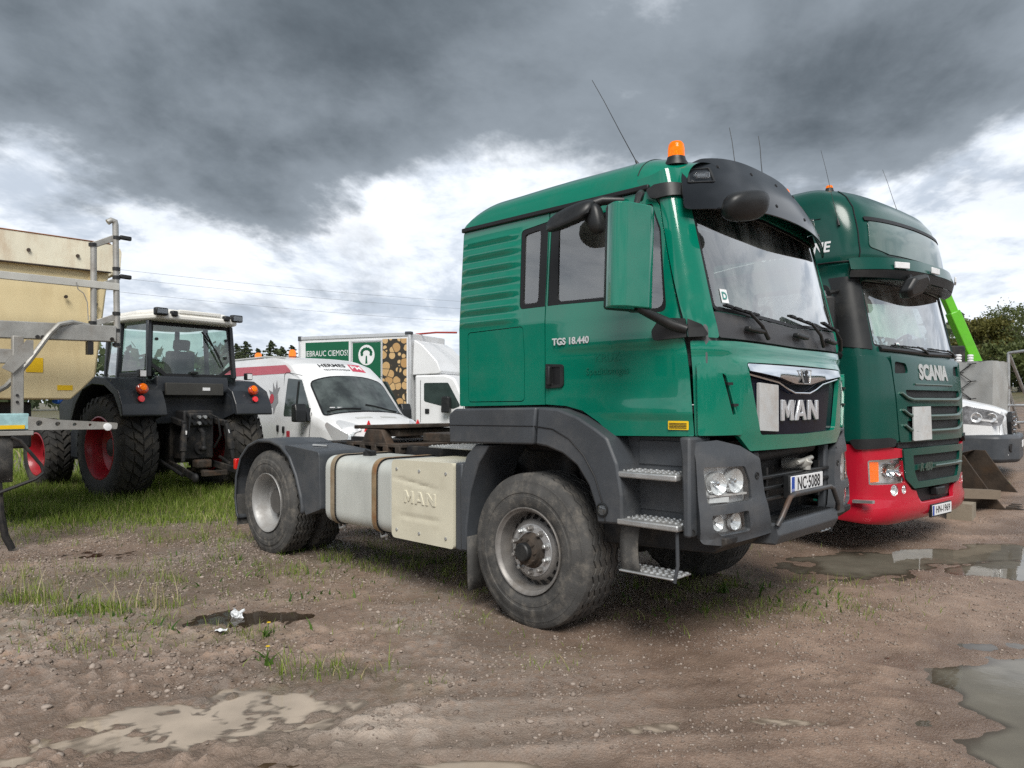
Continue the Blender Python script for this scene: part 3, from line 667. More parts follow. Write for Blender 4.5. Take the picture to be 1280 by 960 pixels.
    text('model_lettering', 'TGS 18.440', sideT(.0135, .330, 1.951), .064, mat('satin_badge', (.66, .67, .68), .35, metal=.25, var=.03), door, ext=.004, bold=.0016, sx=1.02)
    M_GHOST = mat('ghost_of_old_lettering', (.002, .146, .090), .24, coat=.8, var=.06)
    for s_, zz, sz in (('KRUZ', 1.83, .075), ('Speditionsges', 1.745, .062), ('', 1.5, .05)):
        if s_: text('ghost_lettering', s_, sideT(.0008 if zz < 1.8 else .0008, .62, zz), sz, M_GHOST, door, ext=.0008)
    stk = panel('yellow_sticker', rp([(sx(1.072), 1.436, .006), (sx(1.195), 1.436, .006), (sx(1.195), 1.384, .006), (sx(1.072), 1.384, .006)]), cb.fn(.010), M_YEL, door, cell=.3, thick=.0015, bevel=0)
    for zz in (1.420, 1.411, 1.402, 1.393): ob('sticker_line', MB().add([cb.at(sx(x), z, .0128) for x, z in ((1.08, zz), (1.185, zz), (1.185, zz + .004), (1.08, zz + .004))], [(0, 1, 2, 3)]), M_INK, stk)
    md = mirror_y(door)
    for ch in (fr, pn): c2 = mirror_y(ch); c2.parent = md
    # --- A pillars with the frame of the windscreen
    zt = 2.80
    for sg in (0, 1):
        mm = (lambda t: t) if sg == 0 else (lambda t: S2 - t)
        pil = rp([(mm(sx(1.055)), 2.76), (mm(sx(1.095)), 2.55), (mm(sx(1.198)), 1.93), (mm(sy(-.94)), 1.925, .02), (mm(sy(-.952)), 2.0), (mm(sy(-.962)), 2.10), (mm(sy(-.985)), 2.80), (mm(sx(1.03)), 2.83)])
        panel('windscreen_pillar', pil, f0, M_GREEN, T, cell=(.04, .06), thick=.03, bevel=.004)
    wsp = [(sy(-.955), 2.095, .05), (sy(0), 2.05), (sy(.955), 2.095, .05), (sy(.98), 2.78, .06), (sy(0), 2.82), (sy(-.98), 2.78, .06)]
    ws = panel('windscreen', rp(wsp), cb.fn(-.012), M_WIND, T, cell=(.06, .1), thick=0, bevel=0)
    ringpanel('windscreen_seal', rp(wsp), -.022, cb.fn(-.008), M_SEAL, ws, cell=(.06, .1), thick=.008, bevel=0)
    panel('sun_strip', rp([(sy(-.95), 2.60), (sy(-.3), 2.60), (sy(.3), 2.60), (sy(.95), 2.62), (sy(.96), 2.79), (sy(0), 2.80), (sy(-.96), 2.79)]), cb.fn(-.020), glass('tinted_strip', (.10, .18, .17), 0, .05, .08), ws, cell=(.06, .1), thick=0, bevel=0)
    # sticker with a D on the near lower corner
    dst = panel('windscreen_sticker', rp([(sy(-.865), 2.23), (sy(-.80), 2.23), (sy(-.80), 2.145), (sy(-.865), 2.145)]), cb.fn(-.007), M_PLATE, ws, cell=.5, thick=.001, bevel=0)
    text('sticker_print', 'D', lambda u, v, w_: cb.at(sy(-.8325 + u), 2.187 + v, -.0055 + w_), .065, mat('teal_ink', (.05, .25, .22), .5), dst, ext=.0008, bold=.002)
    # cowl with wipers
    cow = panel('wiper_cowl', rp([(sy(-.935), 1.93, .03), (sy(0), 1.915), (sy(.935), 1.93, .03), (sy(.945), 2.085), (sy(0), 2.045), (sy(-.945), 2.085)]), cb.fn(-.012), mat('cowl_plastic', (.045, .046, .05), .5, var=.1, dirt=(.14, .13, .12), damt=.3, bump=.1, bs=250), T, cell=(.06, .05), thick=.02, bevel=.003)
    for y0, y1 in ((-.47, -.88), (.42, -.10), (.92, .50)):
        pv = cb.at(sy(y0), 1.945, .02); el = cb.at(sy(y0 - .20), 2.095, .035)
        wiper(T, pv, el, cb.at(sy(y0 - .10), 2.085, .024), cb.at(sy(y1), 2.125, .014), (pv - Vector((.6, pv.y * .9, pv.z))).normalized())
    for y0 in (-.62, .02, .6):
        hk = cb.at(sy(y0), 1.985, .0)
        ob('cowl_handle', MB().bar(cb.at(sy(y0 - .09), 1.995, .02), cb.at(sy(y0 + .09), 1.985, .02), .045, .03, (0, 0, 1)), M_BLACK, cow, bevel=.01)
    # --- front flap
    grill = rp([(sy(-.745), 1.785, .02), (sy(0), 1.79), (sy(.745), 1.785, .02), (sy(.60), 1.345, .04), (sy(0), 1.335), (sy(-.60), 1.345, .04)])
    flap_o = rp([(sx(1.21), 1.905, .01), (sy(-.80), 1.912), (sy(0), 1.90), (sy(.80), 1.912), (S2 - sx(1.21), 1.905, .01), (S2 - sx(1.222), 1.348, .01), (sy(.83), 1.35, .05), (sy(.70), 1.25, .05), (sy(0), 1.245), (sy(-.70), 1.25, .05), (sy(-.83), 1.35, .05), (sx(1.226), 1.348, .01)])
    def flap_rel(t, z):
        y = abs(t - cb.S0)
        return float(.022 * (1 - sstep(.80, .90, y)) * sstep(1.84, 1.78, z) * (.4 + .6 * sstep(1.25, 1.4, z)) + .01 * math.exp(-((z - 1.865) / .02) ** 2))
    flap = panel('front_flap', flap_o, f0, M_GREEN, T, holes=[grill], cell=(.05, .025), thick=.03, bevel=.006, relief=flap_rel)
    for sg in (0, 1):
        mm = (lambda t: t) if sg == 0 else (lambda t: S2 - t)
        dfl = rp([(mm(sx(1.232)), 1.775, .02), (mm(sy(-.955)), 1.765, .05), (mm(sy(-.90)), 1.62), (mm(sy(-.82)), 1.40, .02), (mm(sy(-.80)), 1.352, .02), (mm(sx(1.236)), 1.352, .01)])
        slit = rp([(mm(sy(-.965)), 1.72, .01), (mm(sy(-.935)), 1.70, .01), (mm(sy(-.86)), 1.47, .01), (mm(sy(-.885)), 1.47, .01)])
        dp = panel('corner_deflector', dfl, cb.fn(.030), M_GREEN, T, holes=[slit], cell=(.05, .05), thick=.03, bevel=.010)
        panel('air_slit', inset(slit, .012), cb.fn(.014), M_SEAL, dp, cell=.3, thick=.004, bevel=0)
        for zz in (1.655, 1.53): ob('slit_vane', MB().bar(cb.at(mm(sy(-.945 + (1.70 - zz) * .35)), zz, .026), cb.at(mm(sy(-.905 + (1.70 - zz) * .35)), zz, .026), .02, .016), M_BLACK, dp)
    blackp = panel('grille_panel', inset(grill, .01), cb.fn(-.012), mat('gloss_black_panel', (.004, .005, .013), .10, spec=.10, var=.1, dirt=(.02, .02, .03), damt=.3), T, cell=(.08, .08), thick=.02, bevel=0)
    zc = 1.545
    ff = lambda o: (lambda y, z: cb.at(sy(y), z, o))
    wing = rp([(-.735, 1.78, .01), (.735, 1.78, .01), (.725, 1.735, .01), (.36, 1.655, .04), (.22, 1.60, .03), (.12, 1.565, .03), (-.12, 1.565, .03), (-.22, 1.60, .03), (-.36, 1.655, .04), (-.725, 1.735, .01)])
    wing = [(x, z if z > 1.76 else 1.735 - (1.735 - z) * .40) for x, z in wing]
    wg = panel('grille_wing', wing, ff(.022), M_CHROME, T, cell=(.06, .03), thick=.03, bevel=.008, relief=lambda u, v: .010 * sstep(1.68, 1.71, v) * (1 - sstep(1.73, 1.775, v)))
    line = [(-.725, 1.705), (-.36, 1.66), (-.23, 1.62), (-.12, 1.595), (.12, 1.595), (.23, 1.62), (.36, 1.66), (.725, 1.705)]
    ob('grille_trim', MB().tube([cb.at(sy(y), z + .012, .012) for y, z in line], .006, 6), M_CHROME, wg)
    lion = [(-.035, 0), (-.02, .045), (-.03, .06), (.0, .075), (.02, .065), (.005, .05), (.018, .03), (.012, .01), (.03, 0)]
    panel('lion_emblem', [(-.0 + x * 1.3, 1.675 + z * 1.15) for x, z in lion], ff(.045), M_INK, wg, cell=.5, thick=.004, bevel=0)
    ringpanel('emblem_border', rp([(-.085, 1.765), (.085, 1.765), (.055, 1.668, .02), (-.055, 1.668, .02)]), -.006, ff(.044), M_STEEL, wg, cell=.5, thick=.006, bevel=0)
    block_letters('letter', 'MAN', -.30, .30, 1.425, 1.562, ff(.006), mat('letter_chrome', (.70, .72, .75), .16, metal=.55, var=.05), blackp, .016)
    bd = panel('blank_board', rp([(-.60, 1.668, .01), (-.36, 1.655, .01), (-.36, 1.36, .01), (-.60, 1.372, .01)]), ff(.012), mat('grey_board', (.46, .47, .47), .6, var=.1, dirt=(.3, .18, .1), damt=.4, ds=4), blackp, cell=.3, thick=.02, bevel=.004)
    # --- rear wall, roof
    ob('cab_rear_wall', MB().box(-.80, -.785, -1.05, 1.05, 1.5, 2.87), M_GREEN, T, bevel=.004)
    def roof_pt(a, x):
        """a: -1..1 across, x along"""
        t = min(1, max(0, (x + .80) / .30)); rear = math.sqrt(max(0, 1 - (1 - t) ** 2)) if t < 1 else 1
        fr_ = 1 - .30 * sstep(.75, 1.12, x)
        hgt = (.245 + .02 * sstep(-.6, .2, x)) * (.30 + .70 * rear) * fr_
        y = math.copysign(abs(a) ** .62, a) * 1.062 if abs(a) < .999 else a * 1.062
        prof = (1 - abs(a) ** 4.5) ** .55 if abs(a) < 1 else 0
        wx = 1.0 if x < .8 else 1 - .10 * sstep(.8, 1.15, x)
        return Vector((x, y * wx, 2.878 + hgt * prof + .012 * (1 - a * a)))
    aa_ = [-1 + 2 * i / 60 for i in range(61)]; xx_ = [-.80 + .30 * (i / 16) ** 1.6 for i in range(17)] + [-.42, -.3, -.15, 0, .15, .3, .45, .6, .7, .8, .87, .93, .99, 1.05, 1.10]
    ob('roof', MB().grid(lambda a, x: roof_pt(a, x), aa_, xx_), M_GREEN, T, smooth=60)
    for sg in (-1, 1): ob('roof_gutter', MB().bar((-.80, sg * 1.068, 2.872), (.90, sg * 1.068, 2.872), .028, .034), M_SEAL, T, bevel=.008)
    ob('roof_seam', MB().tube([roof_pt(a, .80) - Vector((0, 0, .001)) for a in aa_[1:-1]], .004, 5), M_SEAL, T)
    panel('roof_header', [(sx(.80), 2.86), (sx(1.0), 2.845), (sy(-.98), 2.80), (sy(0), 2.83), (sy(.98), 2.80), (S2 - sx(1.0), 2.845), (S2 - sx(.80), 2.86), (S2 - sx(.80), 2.94), (sy(.9), 3.0), (sy(0), 3.08), (sy(-.9), 3.0), (sx(.80), 2.94)], cb.fn(-.006), M_GREEN, T, cell=(.06, .05), thick=.02, bevel=.004)
    # --- sun visor
    def visor(y, t):
        u = abs(y) / 1.06
        zl = 2.69 + .085 * (1 - u ** 2); zt_ = 3.155 - .10 * u ** 3
        z = lerp(zl, zt_, t)
        xl = 1.335 - .19 * u ** 2.6; xt = 1.13 - .12 * u ** 2.6
        bulge = .018 * math.sin(math.pi * min(1, t * 1.1))
        k = 1 - .20 * t ** 2
        return Vector((lerp(xl, xt, t) + bulge, y * k, z))
    vis = panel('sun_visor', rp([(-1.06, .0, .06), (1.06, .0, .06), (1.06, .85, .25), (.9, 1.0, .1), (-.9, 1.0, .1), (-1.06, .85, .25)]), visor, M_SMOKE, T, cell=(.07, .12), thick=.008, bevel=.003)
    for y, t in ((-.72, .80), (-.30, .78), (.12, .78), (.52, .80), (-.15, .22), (.33, .22), (.78, .25), (.95, .62)):
        p = visor(y, t); ob('visor_screw', MB().lathe([(-.006, .014), (.004, .012), (.006, .006), (.006, 0)], p, (.9, 0, .45), 14), M_SEAL, vis)
    for sg in (-1, 1):
        mk = ob('marker_lamp', MB().bar(visor(sg * .98, .60) + Vector((.015, 0, 0)), visor(sg * .86, .60) + Vector((.015, 0, 0)), .03, .045), M_LENS, vis, bevel=.008)
        ringpanel('lamp_bezel', rp([(sg * .80, .48, .03), (sg * 1.03, .48, .03), (sg * 1.03, .78, .03), (sg * .82, .78, .03)]), -.02, lambda a, t: visor(a, t) + Vector((.010, 0, 0)), M_BLACK, vis, cell=.2, thick=.01, bevel=.003, out=1)
        mm = (lambda t: t) if sg < 0 else (lambda t: S2 - t)
        panel('visor_bracket', rp([(mm(sx(.885)), 2.855, .01), (mm(sx(1.0)), 2.875), (mm(sy(-1.0)), 2.875, .01), (mm(sy(-.985)), 2.80, .01), (mm(sx(1.02)), 2.785), (mm(sx(.93)), 2.80, .02)]), cb.fn(.022), M_BLACK, T, cell=.05, thick=.03, bevel=.008)
    # front (kerb) mirror hanging off the visor
    def blob(name, c, e1, e2, e3, m, parent, n1=18, n2=10, pw=.75):
        c, e1, e2, e3 = map(Vector, (c, e1, e2, e3)); vs = []; fs = []
        for i in range(n2 + 1):
            a = math.pi * i / n2; ca = math.copysign(abs(math.cos(a)) ** pw, math.cos(a)); sa = math.sin(a) ** pw
            for k in range(n1):
                b_ = 2 * math.pi * k / n1; cb_ = math.copysign(abs(math.cos(b_)) ** pw, math.cos(b_)); sb_ = math.copysign(abs(math.sin(b_)) ** pw, math.sin(b_))
                vs.append(c + e3 * ca + e1 * sa * cb_ + e2 * sa * sb_)
        for i in range(n2):
            for k in range(n1): fs.append((i * n1 + k, (i + 1) * n1 + k, (i + 1) * n1 + (k + 1) % n1, i * n1 + (k + 1) % n1))
        return ob(name, MB().add(vs, fs), m, parent)
    km = blob('front_mirror', (1.40, -.80, 2.715), (.05, .17, .035), (.03, -.02, .085), (.065, -.02, -.02), M_BLACK, T)
    ob('mirror_arm', MB().tube([(1.26, -.80, 2.735), (1.32, -.80, 2.73), (1.38, -.80, 2.72)], .022, 8), M_BLACK, km)
    # --- side mirrors (the photograph shows the near one only)
    for sg in (-1,):
        pl = [(.905, -1.515, .01), (.985, -1.555, .05), (1.035, -1.50, .04), (1.078, -1.33, .05), (1.07, -1.275, .03), (1.0, -1.26, .01)]
        poly = rp([(p[0], p[1] * -sg, p[2]) for p in pl], 6)
        shell = ob('mirror_housing', MB().prism(poly, lambda u, v, w_: (u + (w_ - 2.4) * .03, v, w_), 2.085, 2.675), M_GREEN, T, bevel=.022)
        ob('mirror_rim', MB().prism(rp([(.865, 1.48 * sg), (.915, 1.528 * sg), (1.005, 1.265 * sg), (.93, 1.25 * sg)]), lambda u, v, w_: (u + (w_ - 2.4) * .03, v, w_), 2.08, 2.68), M_BLACK, shell, bevel=.018)
        ob('mirror_glass', MB().add([(.858, sg * 1.46, 2.12), (.92, sg * 1.27, 2.12), (.935, sg * 1.27, 2.64), (.873, sg * 1.46, 2.64)], [(0, 1, 2, 3)]), mat('mirror_silver', (.8, .82, .84), .02, metal=1, var=0, rvar=0), shell)
        ob('mirror_arm', MB().tube([(1.02, sg * 1.38, 2.09), (1.05, sg * 1.28, 2.055), (1.12, sg * 1.17, 2.0), (1.19, sg * 1.12, 1.97)], [.022, .026, .032, .03], 10), M_BLACK, shell)
        bs_ = rp([(.985, 1.915, .03), (1.195, 1.925, .005), (1.195, 2.035, .005), (1.04, 2.05, .03), (.975, 1.975, .03)])
        tt = (lambda x: sx(x)) if sg < 0 else (lambda x: S2 - sx(x))
        panel('mirror_foot', [(tt(x), z) for x, z in bs_], cb.fn(.035), M_BLACK, shell, cell=.1, thick=.05, bevel=.014)
        panel('mirror_foot', [(tt(x), z) for x, z in rp([(1.205, 1.925), (1.285, 1.93, .02), (1.26, 2.00, .03), (1.205, 2.035)])], cb.fn(.032), M_BLACK, shell, cell=.05, thick=.04, bevel=.012)
        ob('mirror_arm', MB().tube([(.86, sg * 1.10, 2.80), (.93, sg * 1.20, 2.80), (1.0, sg * 1.33, 2.745), (1.01, sg * 1.38, 2.66)], [.018, .022, .02, .016], 10), M_BLACK, shell)
        wa = blob('kerb_mirror', (.42, sg * 1.24, 2.745), (.19, 0, .03), (.01, sg * .09, -.03), (.0, .02, .075), M_BLACK, T)
        ob('mirror_arm', MB().tube([(.72, sg * 1.08, 2.82), (.62, sg * 1.17, 2.82), (.54, sg * 1.22, 2.79)], [.02, .03, .035], 10), M_BLACK, wa)
        blob('mirror_back', (.60, sg * 1.22, 2.70), (.06, 0, .0), (.0, sg * .05, 0), (-.02, .0, .10), M_BLACK, wa)
    # --- lamps and aerials on the roof
    beacon(T, .965, -.86, 3.075, .052, .115); beacon(T, .93, .80, 3.13, .052, .115)
    antenna(T, roof_pt(-.55, .60), (.33, -.9, 3.756)); antenna(T, (.90, .10, 3.14), (.83, .10, 3.57)); antenna(T, (1.08, .12, 3.12), (1.045, .12, 3.46))
    # --- interior
    inn = ob('dashboard', MB().prism(rp([(.62, 1.75), (1.28, 1.75), (1.27, 2.02, .06), (1.0, 2.06, .08), (.72, 2.0, .06)]), lambda u, v, w_: (u, w_, v), -1.04, 1.04), M_CLOTH, T, bevel=.02)
    ob('cab_floor', MB().box(-.78, 1.2, -1.06, 1.06, 1.48, 1.52), M_CLOTH, T)
    ob('cab_lining', MB().box(-.775, -.76, -1.04, 1.04, 1.52, 2.85), M_PALE, T)
    ob('roof_lining', MB().box(-.77, .92, -1.0, 1.0, 2.83, 2.845), M_PALE, T)
    ob('bunk', MB().box(-.75, -.15, -1.03, 1.03, 1.52, 1.95), M_CLOTH, T, bevel=.05)
    seat(T, .35, -.58, 1.72); seat(T, .35, .58, 1.72); steering_wheel(T, (.78, .55, 2.10), -55)
    ob('curtain', MB().grid(lambda y, z: (-.70 + .02 * math.sin(y * 40), y, z), [-1.0 + i * .02 for i in range(101)], [1.95, 2.82]), M_PALE, T)
    # --- fenders of the front axle
    arch = [(.128, 1.512), (.30, 1.503, .05), (.46, 1.455, .08), (.60, 1.385, .08), (.70, 1.325, .06), (.775, 1.17, .08), (.812, .98, .05), (.815, .80, .03), (.625, .79, .02), (.605, .90, .05), (.555, 1.02, .06), (.46, 1.14, .06), (.34, 1.21, .06), (.20, 1.25, .05), (.105, 1.26)]
    for sg in (-1, 1):
        fa = ob('wheel_arch', MB().prism(rp(arch), lambda u, v, w_: (u, w_ * sg, v), .86, 1.232), M_GREY, T, bevel=.035)
        ob('arch_rib', MB().tube([(u + .0, sg * 1.235, v) for u, v in ((.10, 1.385), (.26, 1.37), (.40, 1.31), (.52, 1.21), (.61, 1.08), (.67, .92), (.69, .81))], .004, 5), M_SEAL, fa)
        rl = [(.118, 1.512), (.09, 1.26), (-.76, 1.238, .02), (-.77, 1.455, .05), (-.70, 1.498, .06)]
        ob('cab_skirt', MB().prism(rp(rl), lambda u, v, w_: (u, w_ * sg, v), .80, 1.240), M_GREY, T, bevel=.03)
        ob('skirt_line', MB().tube([(-.765, sg * 1.2415, 1.375), (.095, sg * 1.2415, 1.385)], .003, 5), M_SEAL, T)
        lam = ob('side_marker', MB().lathe([(-.01, .035), (.006, .033), (.012, .024), (.014, 0)], (.668, sg * 1.236, .878), (0, sg, 0), 20), M_LENS, fa)
        ob('marker_bezel', MB().lathe([(-.01, .044), (.006, .044), (.008, .036), (-.004, .034)], (.668, sg * 1.236, .878), (0, sg, 0), 20), M_BLACK, lam)
        # liner behind the wheel and flap
        ln = [(-.36, 1.235), (-.47, 1.10), (-.56, .88), (-.60, .62), (-.60, .44), (-.66, .44), (-.67, .95), (-.60, 1.15), (-.50, 1.24)]
        ob('wheel_liner', MB().prism(ln, lambda u, v, w_: (u, w_ * sg, v), .78, 1.215), M_GREY, T, bevel=.012)
        ob('mud_flap', MB().grid(lambda a, z: (-.585 - .02 * math.sin(a * 3) + .02 * (.5 - z), sg * (.82 + a * .40), z), [i / 6 for i in range(7)], [.15, .25, .4, .55]), M_RUBBER, T).modifiers.new('thick', 'SOLIDIFY').thickness = .012
    # inside of the arch: dark structure
    ob('engine_block', MB().box(-.75, 1.15, -.62, .62, .72, 1.46).box(-.35, .45, -.84, -.62, 1.18, 1.46).box(-.35, .45, .62, .84, 1.18, 1.46), M_DARK, T, bevel=.02)
    for sg in (-1, 1):
        bell = MB(); bell.cyl((-.02, sg * .70, .82), (-.02, sg * .70, 1.2), .09); bell.tube([(.2, sg * .75, .8), (.15, sg * .78, 1.1), (.1, sg * .8, 1.25)], .03, 8); ob('spring_strut', bell, M_DARK, T)
    # --- steps
    for sg in (-1, 1):
        ap = [(.70, 1.335), (1.235, 1.345), (1.235, .78), (.74, .80), (.74, 1.1)]
        apn = ob('step_panel', MB().prism(ap, lambda u, v, w_: (u, w_ * sg, v), .92, 1.02), M_GREY, T, bevel=.01)
        ob('step_recess', MB().box(.80, 1.16, -1.030, -1.022, 1.16, 1.31).box(.80, 1.16, -1.030, -1.022, .88, 1.09) if sg < 0 else MB().box(.80, 1.16, 1.022, 1.030, 1.16, 1.31).box(.80, 1.16, 1.022, 1.030, .88, 1.09), M_GREY, apn, bevel=.006)
        ob('step_post', MB().prism(rp([(1.19, 1.345), (1.262, 1.345), (1.262, .77, .02), (1.215, .77, .02), (1.205, 1.2)]), lambda u, v, w_: (u, w_ * sg, v), .98, 1.205), M_GREY, apn, bevel=.015)
        for zz, x0, x1, y1 in ((1.125, .735, 1.185, 1.225), (.838, .775, 1.20, 1.235), (.525, .775, 1.155, 1.215)):
            st = ob('step', MB().box(x0, x1, *sorted((sg * 1.0, sg * y1)), zz - .038 if zz > .6 else zz - .014, zz), M_STEEL, T, bevel=.009)
            stud = MB(); nx = int((x1 - x0) / .042)
            for i in range(nx):
                for j in range(4): stud.lathe([(-.002, .013), (.008, .010), (.009, 0)], (x0 + .03 + i * .042 + (.01 if j % 2 else 0), sg * (1.03 + j * .045), zz), (0, 0, 1), 7)
            tag(ob('step_studs', stud, M_STEEL, st), kind='stuff')
        ob('step_strap', MB().grid(lambda a, z: (.80 + a * .13 - .04 * math.sin((z - .5) * 9), sg * (1.20 - .02 * math.cos(z * 9)), z), [0, .33, .66, 1], [.52, .58, .64, .70, .76, .80]), M_RUBBER, T).modifiers.new('thick', 'SOLIDIFY').thickness = .01
        ob('step_hanger', MB().tube([(1.17, sg * 1.19, .80), (1.175, sg * 1.19, .6), (1.155, sg * 1.19, .50), (1.12, sg * 1.18, .51)], .011, 8), M_GREY, T)
    # --- bumper
    bc = Cab(1.0, 2.5, 5.0, lambda z: interp([.5, .72, .8, 1.35], [1.16, 1.205, 1.215, 1.205], z), lambda z: interp([.5, .72, .8, 1.2, 1.35], [1.36, 1.415, 1.43, 1.42, 1.385], z))
    S2b = 2 * bc.S0; by = bc.sy
    for sg in (0, 1):
        mm = (lambda t: t) if sg == 0 else (lambda t: S2b - t)
        bo = rp([(mm(bc.sx(1.245)), 1.315, .04), (mm(by(-1.0)), 1.325, .04), (mm(by(-.80)), 1.285, .06), (mm(by(-.615)), 1.205, .03), (mm(by(-.56)), .95), (mm(by(-.49)), .735, .01), (mm(by(-1.0)), .715), (mm(bc.sx(1.262)), .735, .04)])
        hl = rp([(mm(by(-1.115)), 1.172, .02), (mm(by(-.78)), 1.165, .04), (mm(by(-.73)), 1.07), (mm(by(-.715)), .955, .02), (mm(by(-1.09)), .948, .03)])
        fg = rp([(mm(by(-1.075)), .895, .02), (mm(by(-.765)), .90, .02), (mm(by(-.745)), .778, .02), (mm(by(-1.0)), .772, .03), (mm(by(-1.06)), .81, .03)])
        def brel(t, z): return float(.012 * sstep(.755, .79, z) * (1 - sstep(.90, 1.0, z)) + .01 * (1 - sstep(.74, .765, z)))
        bm_ = panel('bumper_corner', bo, bc.fn(0), M_GREY, T, holes=[hl, fg], cell=(.045, .04), thick=.05, bevel=.014, relief=brel)
        for poly, dep, nm in ((hl, .10, 'headlight'), (fg, .06, 'fog_lamp')):
            hh = panel(nm, inset(poly, .006), bc.fn(-.055), mat('lamp_housing', (.62, .63, .64), .3, metal=.35, var=.25, vs=14), T, cell=.1, thick=.01, bevel=0)
            panel('lamp_lens', inset(poly, .003), bc.fn(-.008), M_LENS, hh, cell=(.04, .06), thick=0)
            if nm == 'headlight':
                for yy, zz, rr in ((-1.0, 1.07, .062), (-.85, 1.08, .068)):
                    p = bc.at(mm(by(yy)), zz, -.05); d = (bc.at(mm(by(yy)), zz, 0) - bc.at(mm(by(yy)), zz, -.1)).normalized()
                    ob('reflector', MB().lathe([(-.01, .015), (.004, rr * .5), (.03, rr), (.034, rr * 1.06), (.0, rr * 1.1)], p, d, 24), M_REFL, hh)
                    ob('bulb', MB().lathe([(-.01, .014), (.03, .014), (.036, 0)], p, d, 10), M_CHROME, hh)
                ob('lamp_bar', MB().bar(bc.at(mm(by(-1.07)), 1.0, -.035), bc.at(mm(by(-.74)), 1.0, -.035), .035, .012), M_REFL, hh)
                ob('indicator', MB().bar(bc.at(mm(by(-1.06)), .975, -.04), bc.at(mm(by(-.90)), .972, -.04), .02, .03), M_PLATE, hh)
            else:
                for yy, rr in ((-1.0, .04), (-.85, .048)):
                    p = bc.at(mm(by(yy)), .838, -.045); d = (bc.at(mm(by(yy)), .838, 0) - bc.at(mm(by(yy)), .838, -.1)).normalized()
                    ob('reflector', MB().lathe([(-.006, .01), (.004, rr * .5), (.02, rr), (.022, rr * 1.06), (0, rr * 1.1)], p, d, 20), M_REFL, hh)
        for yy, zz in ((-1.175, 1.245), (-1.165, .80), (-.655, 1.10), (-.575, .80)):
            p = bc.at(mm(by(yy)), zz, .001); d = (bc.at(mm(by(yy)), zz, .1) - bc.at(mm(by(yy)), zz, 0)).normalized()
            ob('bumper_screw', MB().lathe([(-.004, .022), (.004, .022), (.004, .016), (-.002, .014), (-.002, .007), (.003, .006), (.003, 0)], p, d, 14), M_BLACK, bm_)
    ob('bumper_backing', MB().box(1.08, 1.13, -.90, .90, .76, 1.28), M_SEAL, T)
    # middle opening
    cav = ob('radiator', MB().box(1.12, 1.20, -.62, .62, .70, 1.30).cyl((1.26, -.45, 1.20), (1.26, .48, 1.23), .05), M_DARK, T)
    for zz in (.93, 1.00, 1.07):
        ob('grille_slat', MB().box(1.335, 1.375, -.57, .57, zz - .012, zz + .012), M_BLACK, T, bevel=.006)
    for yy in (-.42, .42): ob('grille_upright', MB().box(1.325, 1.36, yy - .012, yy + .012, .88, 1.13), M_BLACK, T)
    ob('grille_upright', MB().box(1.30, 1.36, -.60, -.53, .74, 1.24), M_GREY, T, bevel=.012); ob('grille_upright', MB().box(1.30, 1.36, .53, .60, .74, 1.24), M_GREY, T, bevel=.012)
    ob('tow_coupling', MB().tube([(1.22, .14, 1.115), (1.38, .14, 1.12), (1.40, .14, 1.15)], [.045, .04, .03], 10).tube([(1.37, .02, 1.135), (1.37, .26, 1.16)], .018, 8).cyl((1.38, .14, 1.08), (1.38, .14, 1.16), .03), mat('worn_alloy', (.42, .41, .38), .5, metal=.5, var=.2), T, bevel=.006)
    st = ob('bumper_step', MB().prism(rp([(1.20, .79), (1.455, .79, .02), (1.475, .72, .02), (1.44, .655, .02), (1.20, .64)]), lambda u, v, w_: (u, w_, v), -.49, .49), M_GREY, T, bevel=.014)
    hol = MB()
    for i in range(24):
        for j in range(3): hol.box(1.31 + j * .045, 1.34 + j * .045, -.45 + i * .038, -.425 + i * .038, .7905, .797)
    tag(ob('step_grip', hol, M_BLACK, st), kind='stuff')
    ob('guard_bar', MB().tube([(1.46, -.50, .78), (1.475, -.47, .83), (1.48, -.36, .945), (1.482, -.30, .962), (1.482, .30, .962), (1.48, .36, .945), (1.475, .47, .83), (1.46, .50, .78)], .017, 10), mat('scuffed_bar', (.06, .062, .065), .4, metal=.3, var=.2, dirt=(.25, .11, .04), damt=.5, ds=5), T)
    pl = ob('number_plate', MB().box(1.440, 1.448, -.26, .26, .955, 1.067), M_PLATE, T, bevel=.003)
    ob('plate_holder', MB().box(1.40, 1.4385, -.275, .275, .925, 1.075), M_BLACK, pl, bevel=.004)
    ob('plate_band', MB().box(1.4485, 1.4493, -.258, -.212, .958, 1.064), M_BLUE, pl)
    text('plate_lettering', 'NC·5088', lambda u, v, w_: (1.4485 + w_, .02 + u, 1.011 + v), .115, M_INK, pl, ext=.001, bold=.0015, sx=.88)
    text('plate_lettering', 'LV', lambda u, v, w_: (1.4494 + w_, -.235 + u, .975 + v), .03, M_PLATE, pl, ext=.0006)
    # underside pan
    ob('sump_guard', MB().prism([(.5, .62), (1.30, .66), (1.38, .72), (1.38, .76), (.5, .76)], lambda u, v, w_: (u, w_, v), -1.0, 1.0), M_DARK, T, bevel=.01)
    # --- chassis
    for sg in (-1, 1): ob('frame_rail', MB().box(-4.45, 1.0, *sorted((sg * .36, sg * .43)), .86, 1.12), M_DARK, T, bevel=.006)
    cm = MB()
    for x in (-4.35, -3.1, -2.2, -1.2): cm.box(x - .06, x + .06, -.36, .36, .90, 1.08)
    ob('cross_member', cm, M_DARK, T) if False else [ob('cross_member', MB().box(x - .06, x + .06, -.36, .36, .90, 1.08), M_DARK, T) for x in (-4.35, -3.1, -2.2, -1.2)]
    ob('front_axle', MB().tube([(0, -.9, .52), (0, -.5, .46), (0, .5, .46), (0, .9, .52)], .07, 10).ball((0, .15, .48), .16), M_DARK, T)
